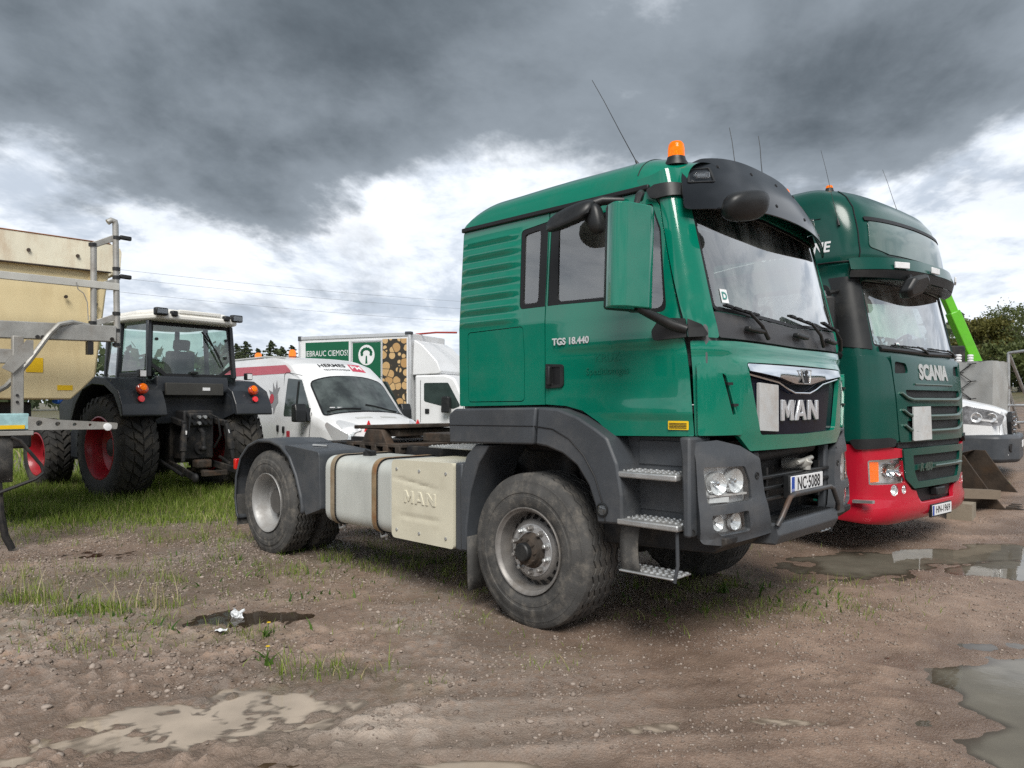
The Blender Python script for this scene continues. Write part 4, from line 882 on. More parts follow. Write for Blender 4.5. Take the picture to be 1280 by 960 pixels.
    ob('rear_axle', MB().tube([(-3.6, -.85, .53), (-3.6, .85, .53)], .10, 12).ball((-3.6, 0, .53), .24, (1, .9, 1)), M_DARK, T)
    ob('drive_shaft', MB().cyl((-3.4, 0, .58), (-.4, 0, .78), .05), M_DARK, T)
    ob('air_vessel', MB().lathe([(0, 0), (.03, .09), (.06, .12), (.74, .12), (.77, .09), (.8, 0)], (-1.5, .70, .80), (-1, 0, 0), 20), M_DARK, T)
    # fuel tank on the near side
    def tank(name, x0, x1, y0, y1, z0, z1, m, rad, sg, parent):
        poly = rp([(y0, z0, .05), (y1, z0, rad), (y1, z1, rad), (y0, z1, .05)], 8)
        return ob(name, MB().prism(poly, lambda u, v, w_: (w_, sg * u, v), x0, x1), m, parent, bevel=.03)
    for sg in (-1, 1):
        tk = tank('fuel_tank', -2.56, -1.515, .56, 1.20, .435, 1.055, M_ALU, .13, sg, T)
        for x, mm_ in ((-2.40, mat('dull_strap', (.33, .27, .19), .55, metal=.4, var=.2, vs=6, dirt=(.22, .11, .04), damt=.5, ds=5)), (-1.76, M_RUSTSTRAP)):
            path = rp([(.55, .43, .05), (1.206, .43, .13), (1.206, 1.062, .13), (.55, 1.062, .05)], 8)
            pth2 = inset(path, .007); n = len(path); mb = MB()
            vs = [(x - .034, sg * u, v) for u, v in pth2] + [(x + .034, sg * u, v) for u, v in pth2] + [(x - .034, sg * u, v) for u, v in path] + [(x + .034, sg * u, v) for u, v in path]
            fs = []
            for i in range(n):
                j = (i + 1) % n; fs += [(i, j, n + j, n + i), (i, j, 2 * n + j, 2 * n + i), (n + i, n + j, 3 * n + j, 3 * n + i)]
            so = ob('tank_strap', mb.add(vs, fs), mm_, tk)
            ob('strap_seam', MB().tube([(x + .04, sg * u * 1.002, v) for u, v in inset(path, .002)], .006, 5, closed=True), M_SEAL, so)
            ob('strap_bolt', MB().cyl((x, sg * 1.08, .36), (x, sg * 1.08, .45), .012, n=8).tube([(x - .05, sg * 1.1, .42), (x, sg * 1.13, .39), (x + .05, sg * 1.1, .41)], .012, 6), M_STEEL, so)
        ob('tank_cap', MB().lathe([(-.04, .062), (.02, .06), (.03, .05), (.03, 0)], (-2.22, sg * .93, 1.07), (0, 0, 1), 20).bar((-2.27, sg * .93, 1.108), (-2.13, sg * .99, 1.10), .03, .012), M_BLACK, tk)
        def brel2(u, v):
            a = .010 * math.exp(-((v - (.93 - (u + 1.48) * .115)) / .012) ** 2) * sstep(-1.46, -1.44, u) * (1 - sstep(-.96, -.92, u))
            b_ = .010 * math.exp(-((v - (.625 - .0 * u)) / .012) ** 2) * sstep(-1.40, -1.38, u) * (1 - sstep(-.92, -.90, u))
            return float(-a - b_)
        bx = rp([(-1.50, 1.075, .05), (-.735, 1.085, .03), (-.735, .435, .03), (-1.50, .435, .05)])
        cov = panel('battery_cover', bx, lambda u, v: (u, sg * 1.222, v), M_CREAM, T, cell=(.05, .018), thick=.04, bevel=.014, out=-sg if False else (1 if sg < 0 else -1), relief=brel2)
        ob('battery_box', MB().box(-1.495, -.74, *sorted((sg * .50, sg * 1.185)), .445, 1.07), M_CREAM, T, bevel=.02)
        ob('box_end', MB().box(-.735, -.655, *sorted((sg * .55, sg * 1.205)), .43, 1.09), M_GREY, T, bevel=.015)
        if sg < 0:
            block_letters('letter', 'MAN', -1.33, -.94, .735, .835, lambda u, v: (u, -1.229, v), M_CREAM, cov, .012)
        for x in (-1.43, -1.14, -.82):
            for zz in (1.00, .505): ob('cover_screw', MB().lathe([(-.005, .014), (.004, .013), (.006, .006), (.002, 0)], (x, sg * 1.223, zz), (0, sg, 0), 10), M_STEEL, cov)
    # catwalk and coupling plate
    ob('catwalk', MB().box(-1.75, -.82, -.62, .62, 1.135, 1.15), M_STEEL, T, bevel=.004)
    cs = MB()
    for i in range(22):
        for j in range(20): cs.lathe([(0, .012), (.008, .010), (.009, 0)], (-1.72 + i * .041, -.6 + j * .062, 1.15), (0, 0, 1), 6)
    tag(ob('catwalk_studs', cs, M_STEEL, T), kind='stuff')
    ob('coupling_line_bracket', MB().box(-2.15, -1.75, -.36, .30, 1.17, 1.25).tube([(-1.75, -.2, 1.21), (-1.45, -.2, 1.21), (-1.2, -.2, 1.20)], .03, 8).tube([(-1.75, -.05, 1.215), (-1.3, -.05, 1.2)], .022, 8), M_RUST, T, bevel=.01)
    fpl = rp([(-3.42, -.30, .1), (-3.42, -.10, .05), (-3.02, -.045, .02), (-3.02, .045, .02), (-3.42, .10, .05), (-3.42, .30, .1), (-3.05, .45, .1), (-2.45, .45, .12), (-2.45, -.45, .12), (-3.05, -.45, .1)])
    fw_ = ob('fifth_wheel', MB().prism(fpl, lambda u, v, w_: (u, v, w_ + (u + 2.8) * .03), 1.275, 1.315), M_RUST, T, bevel=.008)
    fr_ = MB()
    for sg in (-1, 1): fr_.prism([(-3.02, 1.10), (-2.55, 1.10), (-2.66, 1.27), (-2.92, 1.27)], lambda u, v, w_: (u, w_, v), sg * .43 - .05, sg * .43 + .05)
    fr_.box(-3.05, -2.5, -.38, .38, 1.2, 1.27)
    ob('coupling_frame', fr_, M_RUST, fw_, bevel=.01)
    ob('coupling_base', MB().box(-3.25, -2.3, -.50, .50, 1.10, 1.135), M_RUST, T, bevel=.006)
    for sg in (-1, 1):
        for k in range(5): ob('base_bolt', MB().box(-3.2 + k * .2, -3.12 + k * .2, sg * .47 - .04, sg * .47 + .04, 1.04, 1.12), M_RUST, T, bevel=.01)
    # --- rear fenders
    arc = [(-4.235, .26), (-4.285, .50), (-4.265, .74), (-4.16, .96), (-3.98, 1.10), (-3.76, 1.165), (-3.50, 1.17), (-3.30, 1.13), (-3.12, 1.02), (-2.99, .84), (-2.90, .64), (-2.86, .46)]
    from_arc = rp([(x, z, .12) for x, z in arc], 4)[2:-2]
    for sg in (-1, 1):
        nn = len(from_arc); mb = MB(); vs = []; prof = [(1.245, -.035), (1.245, -.006), (1.235, .0), (.93, .012), (.64, .0)]
        cx, cz = -3.6, .55
        for x, z in from_arc:
            d = Vector((x - cx, z - cz)).normalized()
            for yy, dd in prof: vs.append((x + d.x * dd, sg * yy, z + d.y * dd))
        k = len(prof); fs = [(i * k + j, (i + 1) * k + j, (i + 1) * k + j + 1, i * k + j + 1) for i in range(nn - 1) for j in range(k - 1)]
        fo = ob('rear_mudguard', mb.add(vs, fs), M_GREY, T, smooth=60); fo.modifiers.new('thick', 'SOLIDIFY').thickness = .012
        bxo = rp([(-3.26, 1.13, .04), (-2.60, 1.085, .05), (-2.575, .55, .03), (-2.84, .47, .02), (-2.905, .66), (-3.0, .86), (-3.13, 1.03)])
        ob('mudguard_box', MB().prism(bxo, lambda u, v, w_: (u, sg * w_, v), .66, 1.23), M_GREY, fo, bevel=.018)
        ob('mudguard_clamp', MB().bar((-3.0, sg * 1.05, 1.13), (-2.9, sg * .95, 1.12), .05, .012), M_STEEL, fo)
        ob('rear_flap', MB().box(-4.25, -4.235, *sorted((sg * .66, sg * 1.23)), .22, .55), M_RUBBER, fo)
    tl = ob('tail_lamp', MB().box(-4.50, -4.44, -1.15, -.75, .80, .92), M_RED, T, bevel=.01); mirror_y(tl)
    # wheels
    truck_wheel(T, 0, -1.205, -1, .535, .385, 'front'); truck_wheel(T, 0, 1.205, 1, .535, .385, 'front')
    for sg in (-1, 1):
        truck_wheel(T, -3.6, sg * 1.225, sg, .532, .30, 'rear'); truck_wheel(T, -3.6, sg * .885, sg, .532, .30, 'rear', 'inner_wheel')
    return T
TRUCK = green_truck()
# ------------------------------------------------------------------ the dark green truck with the red bumper
def scania():
    T = root('tractor_unit_truck', 'dark green high-roofed truck with red bumper and SCANIA lettering on its front', 'truck', (4.6, 8.0, 0), R(-50))
    M_G2 = mat('dark_green_paint', (.003, .056, .042), .24, coat=.5, crough=.16, spec=.25, var=.05, vs=1.2, rvar=.05, dirt=(.02, .05, .04), damt=.25, bump=.01, bs=5)
    M_R = mat('red_paint', (.45, .010, .028), .26, coat=.5, spec=.3, var=.04, dirt=(.30, .03, .03), damt=.3)
    M_BAR = mat('green_silver_bar', (.10, .16, .135), .22, metal=.6, var=.06)
    M_MESH = mat('dark_mesh', (.012, .013, .014), .6, var=.3, bump=.8, bs=260)
    Wz = ([.3, 1.2, 2.1, 2.9, 3.0, 3.46, 3.70, 3.81, 3.88, 3.93], [1.20, 1.235, 1.225, 1.17, 1.205, 1.195, 1.14, 1.05, .92, .6])
    Xz = ([.3, .45, 1.1, 1.6, 2.0, 2.1, 2.85, 2.95, 3.05, 3.34, 3.58, 3.72, 3.81, 3.88, 3.93], [-.06, 0, 0, -.02, -.06, -.10, -.30, -.20, -.15, -.20, -.29, -.40, -.54, -.74, -1.05])
    cb = Cab(-.52, 2.5, 5.0, lambda z: interp(*Wz, z), lambda z: interp(*Xz, z))
    sx, sy, S0 = cb.sx, cb.sy, cb.S0; S2 = 2 * S0; f0 = cb.fn(0)
    class RC(Cab): zref = 3.05
    rc = RC(-1.3, 2.5, 8.0, lambda z: interp(*Wz, z), lambda z: interp(*Xz, z)); ry = rc.sy; rS = 2 * rc.S0; rx = lambda x: x - rc.xc if x <= rc.xc else float(np.interp(x, rc.xx, rc.s))
    sxs = lambda x: x - cb.xc if x <= cb.xc else float(np.interp(x, cb.xx, cb.s))
    ws = rp([(sy(-1.06), 2.12, .05), (sy(0), 2.07), (sy(1.06), 2.12, .05), (sy(1.07), 2.80, .05), (sy(0), 2.84), (sy(-1.07), 2.80, .05)])
    dw = [rp([(m(sxs(-1.45)), 2.75, .05), (m(sxs(-.62)), 2.75, .06), (m(sxs(-.50)), 2.4, .1), (m(sxs(-.47)), 2.14, .04), (m(sxs(-1.45)), 2.14, .05)]) for m in (lambda t: t, lambda t: S2 - t)]
    outl = [(sxs(-2.15), 1.13), (sxs(-.5), 1.13), (sy(-.9), 1.13), (sy(.9), 1.13), (S2 - sxs(-.5), 1.13), (S2 - sxs(-2.15), 1.13), (S2 - sxs(-2.15), 2.97), (S2 - sxs(-.6), 2.97), (sy(0), 2.97), (sxs(-.6), 2.97), (sxs(-2.15), 2.97)]
    shell = panel('cab_shell', outl, f0, M_G2, T, holes=[ws] + dw, cell=(.09, .09), thick=.03, bevel=.004)
    for p in dw:
        fr = ringpanel('window_frame', inset(p, .03), -.05, cb.fn(.004), M_SEAL, shell, cell=.2, thick=.02, bevel=.003)
        panel('window_pane', p, cb.fn(-.012), M_GLASS, shell, cell=.2, thick=0)
    for m in (lambda t: t, lambda t: S2 - t):
        panel('windscreen_pillar', rp([(m(sxs(-.44)), 2.12, .02), (m(sy(-1.08)), 2.08, .02), (m(sy(-1.085)), 2.84), (m(sxs(-.60)), 2.84), (m(sxs(-.48)), 2.45)]), cb.fn(.008), M_BLACK, shell, cell=.1, thick=.02, bevel=.004)
    wo = panel('windscreen', ws, cb.fn(-.010), M_WIND, T, cell=(.08, .12), thick=0)
    ringpanel('windscreen_seal', ws, -.02, cb.fn(-.004), M_SEAL, wo, cell=(.08, .12), thick=.008, bevel=0)
    panel('paper_notice', rp([(sy(-.95), 2.57), (sy(-.1), 2.62), (sy(.12), 2.60), (sy(.16), 2.26), (sy(-.2), 2.30), (sy(-.55), 2.22), (sy(-.95), 2.23)]), cb.fn(-.05), mat('pale_mint_sheet', (.50, .66, .58), .7, var=.05), wo, cell=.1, thick=.002, bevel=0)
    st = panel('windscreen_sticker', rp([(sy(-.66), 2.17), (sy(-.60), 2.17), (sy(-.60), 2.10), (sy(-.66), 2.10)]), cb.fn(.0), M_PLATE, wo, cell=.5, thick=.001, bevel=0)
    text('sticker_print', 'D', lambda u, v, w_: cb.at(sy(-.63 + u), 2.135 + v, .001 + w_), .05, mat('teal_ink', (.05, .25, .22), .5), st, ext=.0008, bold=.002)
    for y0, y1 in ((-.05, -.80), (.80, .05)):
        pv = cb.at(sy(y0), 2.075, .035); wiper(T, pv, cb.at(sy(y0 - .25), 2.135, .05), cb.at(sy(y0 - .08), 2.13, .03), cb.at(sy(y1), 2.135, .02), (1, 0, 0))
    ob('wiper_rail', MB().tube([cb.at(sy(y), 2.072 + .02 * abs(y), .01) for y in np.linspace(-1.0, 1.0, 15)], .028, 8), M_BLACK, T)
    # seams of the door
    for a, b_ in (((-1.55, 1.14), (-1.55, 2.9)), ((-.47, 1.9), (-.44, 1.14))):
        ob('door_seam', MB().tube([cb.at(sxs(lerp(a[0], b_[0], t)), lerp(a[1], b_[1], t), .0) for t in np.linspace(0, 1, 8)], .006, 5), M_SEAL, shell)
    for zz in (1.83, 1.70): ob('side_trim', MB().tube([cb.at(sxs(x), zz - .01 * (x + .9), .006) for x in (-1.2, -.9, -.62 if zz > 1.8 else -.52)], .008, 5), M_BAR, shell)
    # rounded corner deflectors
    for m in (lambda t: t, lambda t: S2 - t):
        d = rp([(m(sxs(-.44)), 2.02, .12), (m(sy(-.925)), 2.02, .16), (m(sy(-.90)), 1.75), (m(sy(-.852)), 1.15, .02), (m(sxs(-.40)), 1.15, .02)])
        dfo = panel('corner_deflector', d, cb.fn(.03), M_G2, T, cell=(.06, .06), thick=.035, bevel=.012)
        panel('deflector_wing', rp([(m(sxs(-.36)), 1.17, .03), (m(sy(-1.0)), 1.19, .03), (m(sy(-.90)), 1.17, .03), (m(sy(-.93)), 1.10, .03), (m(sxs(-.30)), 1.07, .04)]), cb.fn(.045), M_BLACK, dfo, cell=.06, thick=.04, bevel=.012)
    # front flap with its slotted bands
    fo = rp([(sy(-.90), 2.025, .03), (sy(0), 2.01), (sy(.90), 2.025, .03), (sy(.90), 1.75), (sy(.83), 1.14, .02), (sy(-.83), 1.14, .02), (sy(-.88), 1.75)])
    bands = [rp([(sy(-.70), z1, .02), (sy(.78), z1, .02), (sy(.76), z0, .03), (sy(-.66), z0, .03)]) for z0, z1 in ((1.585, 1.675), (1.41, 1.505), (1.255, 1.355))]
    top_l = rp([(sy(-.84), 1.965, .03), (sy(-.64), 1.95, .05), (sy(-.60), 1.85, .05), (sy(-.86), 1.84, .02)]); top_r = [(S2 - t, z) for t, z in top_l]
    fl = panel('front_flap', fo, cb.fn(.028), M_G2, T, holes=bands + [top_l, top_r], cell=(.07, .05), thick=.03, bevel=.006)
    for b_ in bands + [top_l, top_r]: panel('slot_mesh', inset(b_, .01), cb.fn(.004), M_MESH, fl, cell=.15, thick=.004, bevel=0)
    for zz, w0 in ((1.575, .80), (1.40, .78), (1.245, .76)):
        ob('grille_bar', MB().tube([cb.at(sy(y), zz + (.05 if abs(y) > w0 - .03 else 0) + (.02 if abs(y) > w0 - .12 else 0), .042) for y in (-w0, -w0 + .1, -w0 + .2, -.3, 0, .3, w0 - .2, w0 - .1, w0)], [.014, .018, .02, .02, .02, .02, .02, .018, .014], 8), M_BAR, fl)
    ob('grille_bar', MB().tube([cb.at(sy(y), 1.735, .034) for y in (-.50, -.2, .1, .4, .50)], .010, 8), M_BAR, fl)
    text('letter_row', 'SCANIA', lambda u, v, w_: cb.at(sy(u), 1.86 + v, .030 + w_), .215, mat('satin_letters', (.50, .51, .50), .4, metal=.3, var=.05), fl, ext=.006, bold=.010, sx=.98, space=1.02)
    panel('blank_board', rp([(sy(-.62), 1.50, .01), (sy(-.235), 1.505, .01), (sy(-.235), 1.155, .01), (sy(-.64), 1.15, .01)]), cb.fn(.062), mat('grey_board', (.46, .47, .47)), fl, cell=.2, thick=.015, bevel=.004)
    # lower step slot and lower grille
    panel('step_slot', rp([(sy(-.83), 1.135), (sy(.83), 1.135), (sy(.83), 1.075), (sy(-.83), 1.075)]), cb.fn(.0), M_MESH, T, cell=.1, thick=.02, bevel=0)
    lo = rp([(sy(-.80), 1.07, .02), (sy(0), 1.075), (sy(.80), 1.07, .02), (sy(.74), .76, .06), (sy(.60), .655, .05), (sy(-.60), .655, .05), (sy(-.76), .76, .06)])
    lb = [rp([(sy(-.62), 1.0, .02), (sy(.66), 1.0, .02), (sy(.64), .90, .02), (sy(-.60), .90, .02)]), rp([(sy(-.60), .845, .02), (sy(.64), .845, .02), (sy(.56), .72, .04), (sy(-.52), .72, .04)])]
    lg = panel('lower_grille', lo, cb.fn(.04), M_G2, T, holes=lb, cell=(.08, .05), thick=.04, bevel=.008)
    for b_ in lb: panel('slot_mesh', inset(b_, .01), cb.fn(.012), M_MESH, lg, cell=.15, thick=.004, bevel=0)
    ob('grille_bar', MB().tube([cb.at(sy(y), .872, .05) for y in (-.14, 0, .2, .4, .6, .68)], .014, 8), M_BAR, lg)
    text('letter_row', 'R 450', lambda u, v, w_: cb.at(sy(-.40 + u), .872 + v, .066 + w_), .115, M_BAR, lg, ext=.006, bold=.004, shear=.15)
    # red bumper
    hl = [rp([(m(sy(-1.185)), .965, .03), (m(sy(-.78)), .985, .02), (m(sy(-.735)), .88, .03), (m(sy(-.755)), .72, .02), (m(sy(-1.18)), .715, .02)]) for m in (lambda t: t, lambda t: S2 - t)]
    bo = rp([(sxs(-.62), 1.10, .03), (sxs(-.42), 1.12, .05), (sy(-1.0), 1.095, .05), (sy(-.78), 1.07), (sy(-.79), .80), (sy(-.62), .645, .05), (sy(-.52), .625, .03), (sy(-.44), .50, .05), (sy(.44), .50, .05), (sy(.52), .625, .03), (sy(.62), .645, .05), (sy(.79), .80), (sy(.78), 1.07), (sy(1.0), 1.095, .05), (S2 - sxs(-.42), 1.12, .05), (S2 - sxs(-.62), 1.10, .03),
             (S2 - sxs(-.62), .36, .04), (sy(.95), .30, .1), (sy(.3), .325), (sy(-.3), .325), (sy(-.95), .30, .1), (sxs(-.62), .36, .04)])
    fogs = []
    for m in (lambda t: t, lambda t: S2 - t):
        for yy, rr in ((-.92, .058), (-.76, .046)): fogs.append((m, yy, rr, [(m(sy(yy)) + rr * math.cos(a) , .655 + rr * math.sin(a)) for a in np.linspace(0, 2 * math.pi, 21)[:-1]]))
    bump = panel('bumper', bo, cb.fn(.02), M_R, T, holes=hl + [f[3] for f in fogs], cell=(.06, .06), thick=.04, bevel=.012, relief=lambda t, z: .02 * sstep(.62, .70, z) * (1 - sstep(.72, .80, z)) * 0 + .03 * (1 - sstep(.46, .56, z)) * sstep(.3, .36, z))
    for m, yy, rr, po in fogs:
        p = cb.at(m(sy(yy)), .655, -.03); d = (cb.at(m(sy(yy)), .655, .1) - cb.at(m(sy(yy)), .655, 0)).normalized()
        fo_ = ob('fog_lamp', MB().lathe([(-.01, 0), (-.01, rr * .4), (.02, rr * .95), (.05, rr * 1.02)], p, d, 20), M_REFL, T); ob('lamp_lens', MB().lathe([(.038, rr), (.046, rr * .6), (.048, 0)], p, d, 20), M_LENS, fo_)
    for k, h_ in enumerate(hl):
        m = (lambda t: t) if k == 0 else (lambda t: S2 - t)
        hh = panel('headlight', inset(h_, .006), cb.fn(-.05), M_REFL, T, cell=.1, thick=.01, bevel=0)
        panel('lamp_lens', inset(h_, .002), cb.fn(.008), M_LENS, hh, cell=(.05, .06), thick=0)
        panel('indicator', rp([(m(sy(-1.18)), .94, .01), (m(sy(-1.09)), .945, .01), (m(sy(-1.09)), .745, .01), (m(sy(-1.175)), .74, .01)]), cb.fn(-.01), M_AMBER, hh, cell=.1, thick=.02, bevel=.003)
        ringpanel('lamp_bezel', inset(h_, -.004), -.014, cb.fn(.004), M_CHROME, hh, cell=.1, thick=.012, bevel=.002)
        for yy in (-.95, -.83):
            p = cb.at(m(sy(yy)), .855, -.035); d = (cb.at(m(sy(yy)), .855, .1) - cb.at(m(sy(yy)), .855, 0)).normalized()
            ob('reflector', MB().lathe([(-.01, .012), (.0, .03), (.03, .062), (.034, .066), (0, .07)], p, d, 20), M_CHROME, hh)
    panel('towing_recess', rp([(sy(-.50), .63), (sy(.50), .63), (sy(.42), .49), (sy(-.42), .49)]), cb.fn(-.02), M_SEAL, T, cell=.15, thick=.02, bevel=0)
    ob('radar_cover', MB().box(-.02, .06, -.10, .12, .545, .635), M_BLACK, T, bevel=.012)
    pl = ob('number_plate', MB().box(.058, .064, -.24, .28, .34, .452), M_PLATE, T, bevel=.003)
    ob('plate_holder', MB().box(.03, .0565, -.255, .295, .325, .462), M_BLACK, pl, bevel=.004)
    ob('plate_band', MB().box(.0645, .065, -.238, -.195, .344, .448), M_BLUE, pl)
    text('plate_lettering', 'HN-1969', lambda u, v, w_: (.0645 + w_, .04 + u, .396 + v), .105, M_INK, pl, ext=.001, bold=.0012, sx=.98)
    # visor with marker lamps
    def vis(y, t):
        u = abs(y) / 1.22; z = lerp(2.80, 2.955, t) + .02 * (1 - u * u)
        return Vector((lerp(-.02, .02, t) - .36 * u ** 3.2 , y, z))
    vo = panel('sun_visor', rp([(-1.21, .15, .04), (-.6, .02), (.6, .02), (1.21, .15, .04), (1.21, .6, .04), (0, .62), (-1.21, .6, .04)]), vis, M_BLACK, T, cell=(.08, .3), thick=.012, bevel=.003)
    panel('visor_top', rp([(-1.21, .63, .04), (0, .65), (1.21, .63, .04), (1.20, 1.35, .1), (-1.20, 1.35, .1)]), lambda y, t: vis(y, t) + Vector((-.10 * max(0, t - .63), 0, .02 * max(0, t - .6))), M_G2, T, cell=(.08, .2), thick=.012, bevel=.003)
    for yy in (-.72, -.05, .78):
        lp = ob('marker_lamp', MB().bar(vis(yy - .10, .92) + Vector((.004, 0, 0)), vis(yy + .10, .92) + Vector((.004, 0, 0)), .02, .065), M_PLATE, vo, bevel=.006)
    ob('visor_underside', MB().grid(lambda y, k: vis(y, -.05).lerp(cb.at(sy(y * .9), 2.82, .0), k), list(np.linspace(-1.15, 1.15, 25)), [0, .5, 1]), M_BLACK, vo)
    # high roof: rows of the outline rising and closing
    rows = [2.96, 3.0, 3.1, 3.2, 3.3, 3.4, 3.5, 3.58, 3.65, 3.71, 3.77, 3.81, 3.85, 3.88, 3.91, 3.93]
    ts = list(np.linspace(rx(-2.15), rx(-.9), 8)) + list(np.linspace(rx(-.8), rS - rx(-.8), 70)) + list(np.linspace(rS - rx(-.9), rS - rx(-2.15), 8))
    mb = MB().grid(lambda t, z: rc.at(t, z, .006), ts, rows)
    n = len(rows); k = len(ts); mb.f.append(tuple(i * n + n - 1 for i in range(k)))
    ro = ob('high_roof', mb, M_G2, T, smooth=50)
    rw = rp([(ry(-.93), 3.43, .05), (ry(0), 3.445), (ry(.93), 3.43, .05), (ry(.97), 3.15, .05), (ry(.7), 3.09, .05), (ry(-.7), 3.09, .05), (ry(-.97), 3.15, .05)])
    panel('roof_window', rw, rc.fn(.016), mat('tinted_roof_window', (.05, .10, .085), .06, coat=.8, var=.1, dirt=(.15, .2, .18), damt=.4), ro, cell=(.07, .06), thick=.01, bevel=.004)
    panel('roof_window_lip', rp([(ry(-.97), 3.48, .02), (ry(0), 3.495), (ry(.97), 3.48, .02), (ry(.96), 3.435), (ry(0), 3.455), (ry(-.96), 3.435)]), rc.fn(.024), M_SEAL, ro, cell=(.07, .06), thick=.014, bevel=.003)
    for m in (lambda t: t, lambda t: rS - t):
        ob('roof_seam', MB().tube([rc.at(m(ry(-1.06 + .05 * max(0, z - 3.2))), z, .010) for z in rows[:12]], .007, 5), M_SEAL, ro)
        ob('roof_seam', MB().tube([rc.at(m(t), 3.50 if False else 3.48, .007) for t in np.linspace(rx(-2.1), rx(-.62), 8)], .004, 5), M_SEAL, ro)
    ob('roof_seam', MB().tube([rc.at(t, 3.0, .012) for t in ts], .008, 5), M_SEAL, ro)
    text('letter_row', 'STREAMLINE', lambda u, v, w_: rc.at(rx(-.965 + u), 3.165 + v, .008 + w_), .150, M_PLATE, ro, ext=.003, bold=.004, shear=.25, sx=.93)
    ob('side_stripe', MB().tube([rc.at(rx(x), z, .008) for x, z in ((-1.45, 3.12), (-1.75, 3.10), (-2.05, 3.07), (-2.10, 3.0))], .008, 5), M_PLATE, ro)
    # roof furniture
    beacon(T, -.75, -.86, 3.865, .036, .045); beacon(T, -.75, .86, 3.865, .036, .045)
    for y in (-.35, .55): ob('work_lamp', MB().box(-.92, -.86, y - .07, y + .07, 3.86, 3.96), M_LENS, T, bevel=.01)
    antenna(T, rc.at(rx(-.45), 3.40, .02), (-.66, -1.22, 4.19)); antenna(T, (-.55, .45, 3.72), (-.75, .45, 4.35))
    # mirrors
    def pebble(name, c, r, sq): return ob(name, MB().ball(c, r, sq, 16, 10), M_BLACK, T)
    km = ob('front_mirror', MB().prism(rp([(-.90, 2.66, .05), (-.82, 2.80, .06), (-.58, 2.86, .06), (-.46, 2.80, .05), (-.56, 2.66, .06), (-.80, 2.60, .05)]), lambda u, v, w_: (w_ + (v - 2.7) * .3, u, v), -.02, .11), M_BLACK, T, bevel=.035); ob('mirror_arm', MB().tube([(-.05, -.55, 2.86), (.0, -.65, 2.80)], .03, 8), M_BLACK, km)
    mh = ob('side_mirror', MB().prism(rp([(-.62, -1.32, .03), (-.50, -1.50, .05), (-.42, -1.42, .05), (-.46, -1.30, .03)]), lambda u, v, w_: (u, v, w_), 2.14, 2.62), M_BLACK, T, bevel=.02)
    ob('mirror_arm', MB().tube([(-.5, -1.20, 2.70), (-.5, -1.38, 2.66)], .025, 8).tube([(-.46, -1.20, 2.02), (-.5, -1.36, 2.10)], .04, 8), M_BLACK, mh)
    # inside
    ob('dashboard', MB().box(-.75, -.22, -1.1, 1.1, 1.8, 2.08), M_CLOTH, T, bevel=.05); steering_wheel(T, (-.62, .55, 2.16), -55)
    ob('cab_floor', MB().box(-2.12, -.25, -1.16, 1.16, 1.15, 1.2), M_CLOTH, T); ob('cab_lining', MB().box(-2.14, -2.11, -1.15, 1.15, 1.2, 3.6), M_PALE, T)
    ob('cab_rear_wall', MB().box(-2.18, -2.15, -1.18, 1.18, 1.12, 3.4), M_G2, T)
    seat(T, -1.05, -.58, 1.6); seat(T, -1.05, .58, 1.6)
    # chassis
    for sg in (-1, 1):
        ob('frame_rail', MB().box(-6.0, -.5, *sorted((sg * .36, sg * .43)), .80, 1.05), M_DARK, T)
        ob('fuel_tank', MB().prism(rp([(.55, .40, .05), (1.18, .40, .13), (1.18, 1.0, .13), (.55, 1.0, .05)]), lambda u, v, w_: (w_, sg * u, v), -4.1, -2.5), M_ALU, T, bevel=.02)
        ob('wheel_arch', MB().prism(rp([(-2.20, 1.12), (-.62, 1.12), (-.62, .36), (-.82, .40), (-.88, .75, .1), (-1.1, 1.0, .15), (-1.42, 1.08, .15), (-1.75, 1.0, .15), (-1.98, .72, .1), (-2.02, .40), (-2.20, .40)]), lambda u, v, w_: (u, sg * w_, v), .82, 1.20), M_G2, T, bevel=.02)
        truck_wheel(T, -1.42, sg * 1.18, sg, .52, .31, 'rear'); truck_wheel(T, -5.1, sg * 1.20, sg, .52, .30, 'rear'); truck_wheel(T, -5.1, sg * .86, sg, .52, .30, 'rear', 'inner_wheel')
        ob('rear_mudguard', MB().prism(rp([(-5.75, .7, .1), (-5.6, 1.08, .15), (-4.6, 1.08, .15), (-4.45, .7, .1), (-4.5, .7), (-4.65, 1.04, .1), (-5.55, 1.04, .1), (-5.70, .7)]), lambda u, v, w_: (u, sg * w_, v), .6, 1.22), M_BLACK, T)
    ob('engine_block', MB().box(-2.0, -.3, -.75, .75, .45, 1.12), M_DARK, T)
    ob('fifth_wheel', MB().box(-5.1, -4.2, -.45, .45, 1.1, 1.2), M_RUST, T, bevel=.02)
    ob('side_bracket', MB().bar((-.30, -1.26, .55), (-.10, -1.26, .56), .05, .03), M_STEEL, T)
    return T
SCANIA = scania()
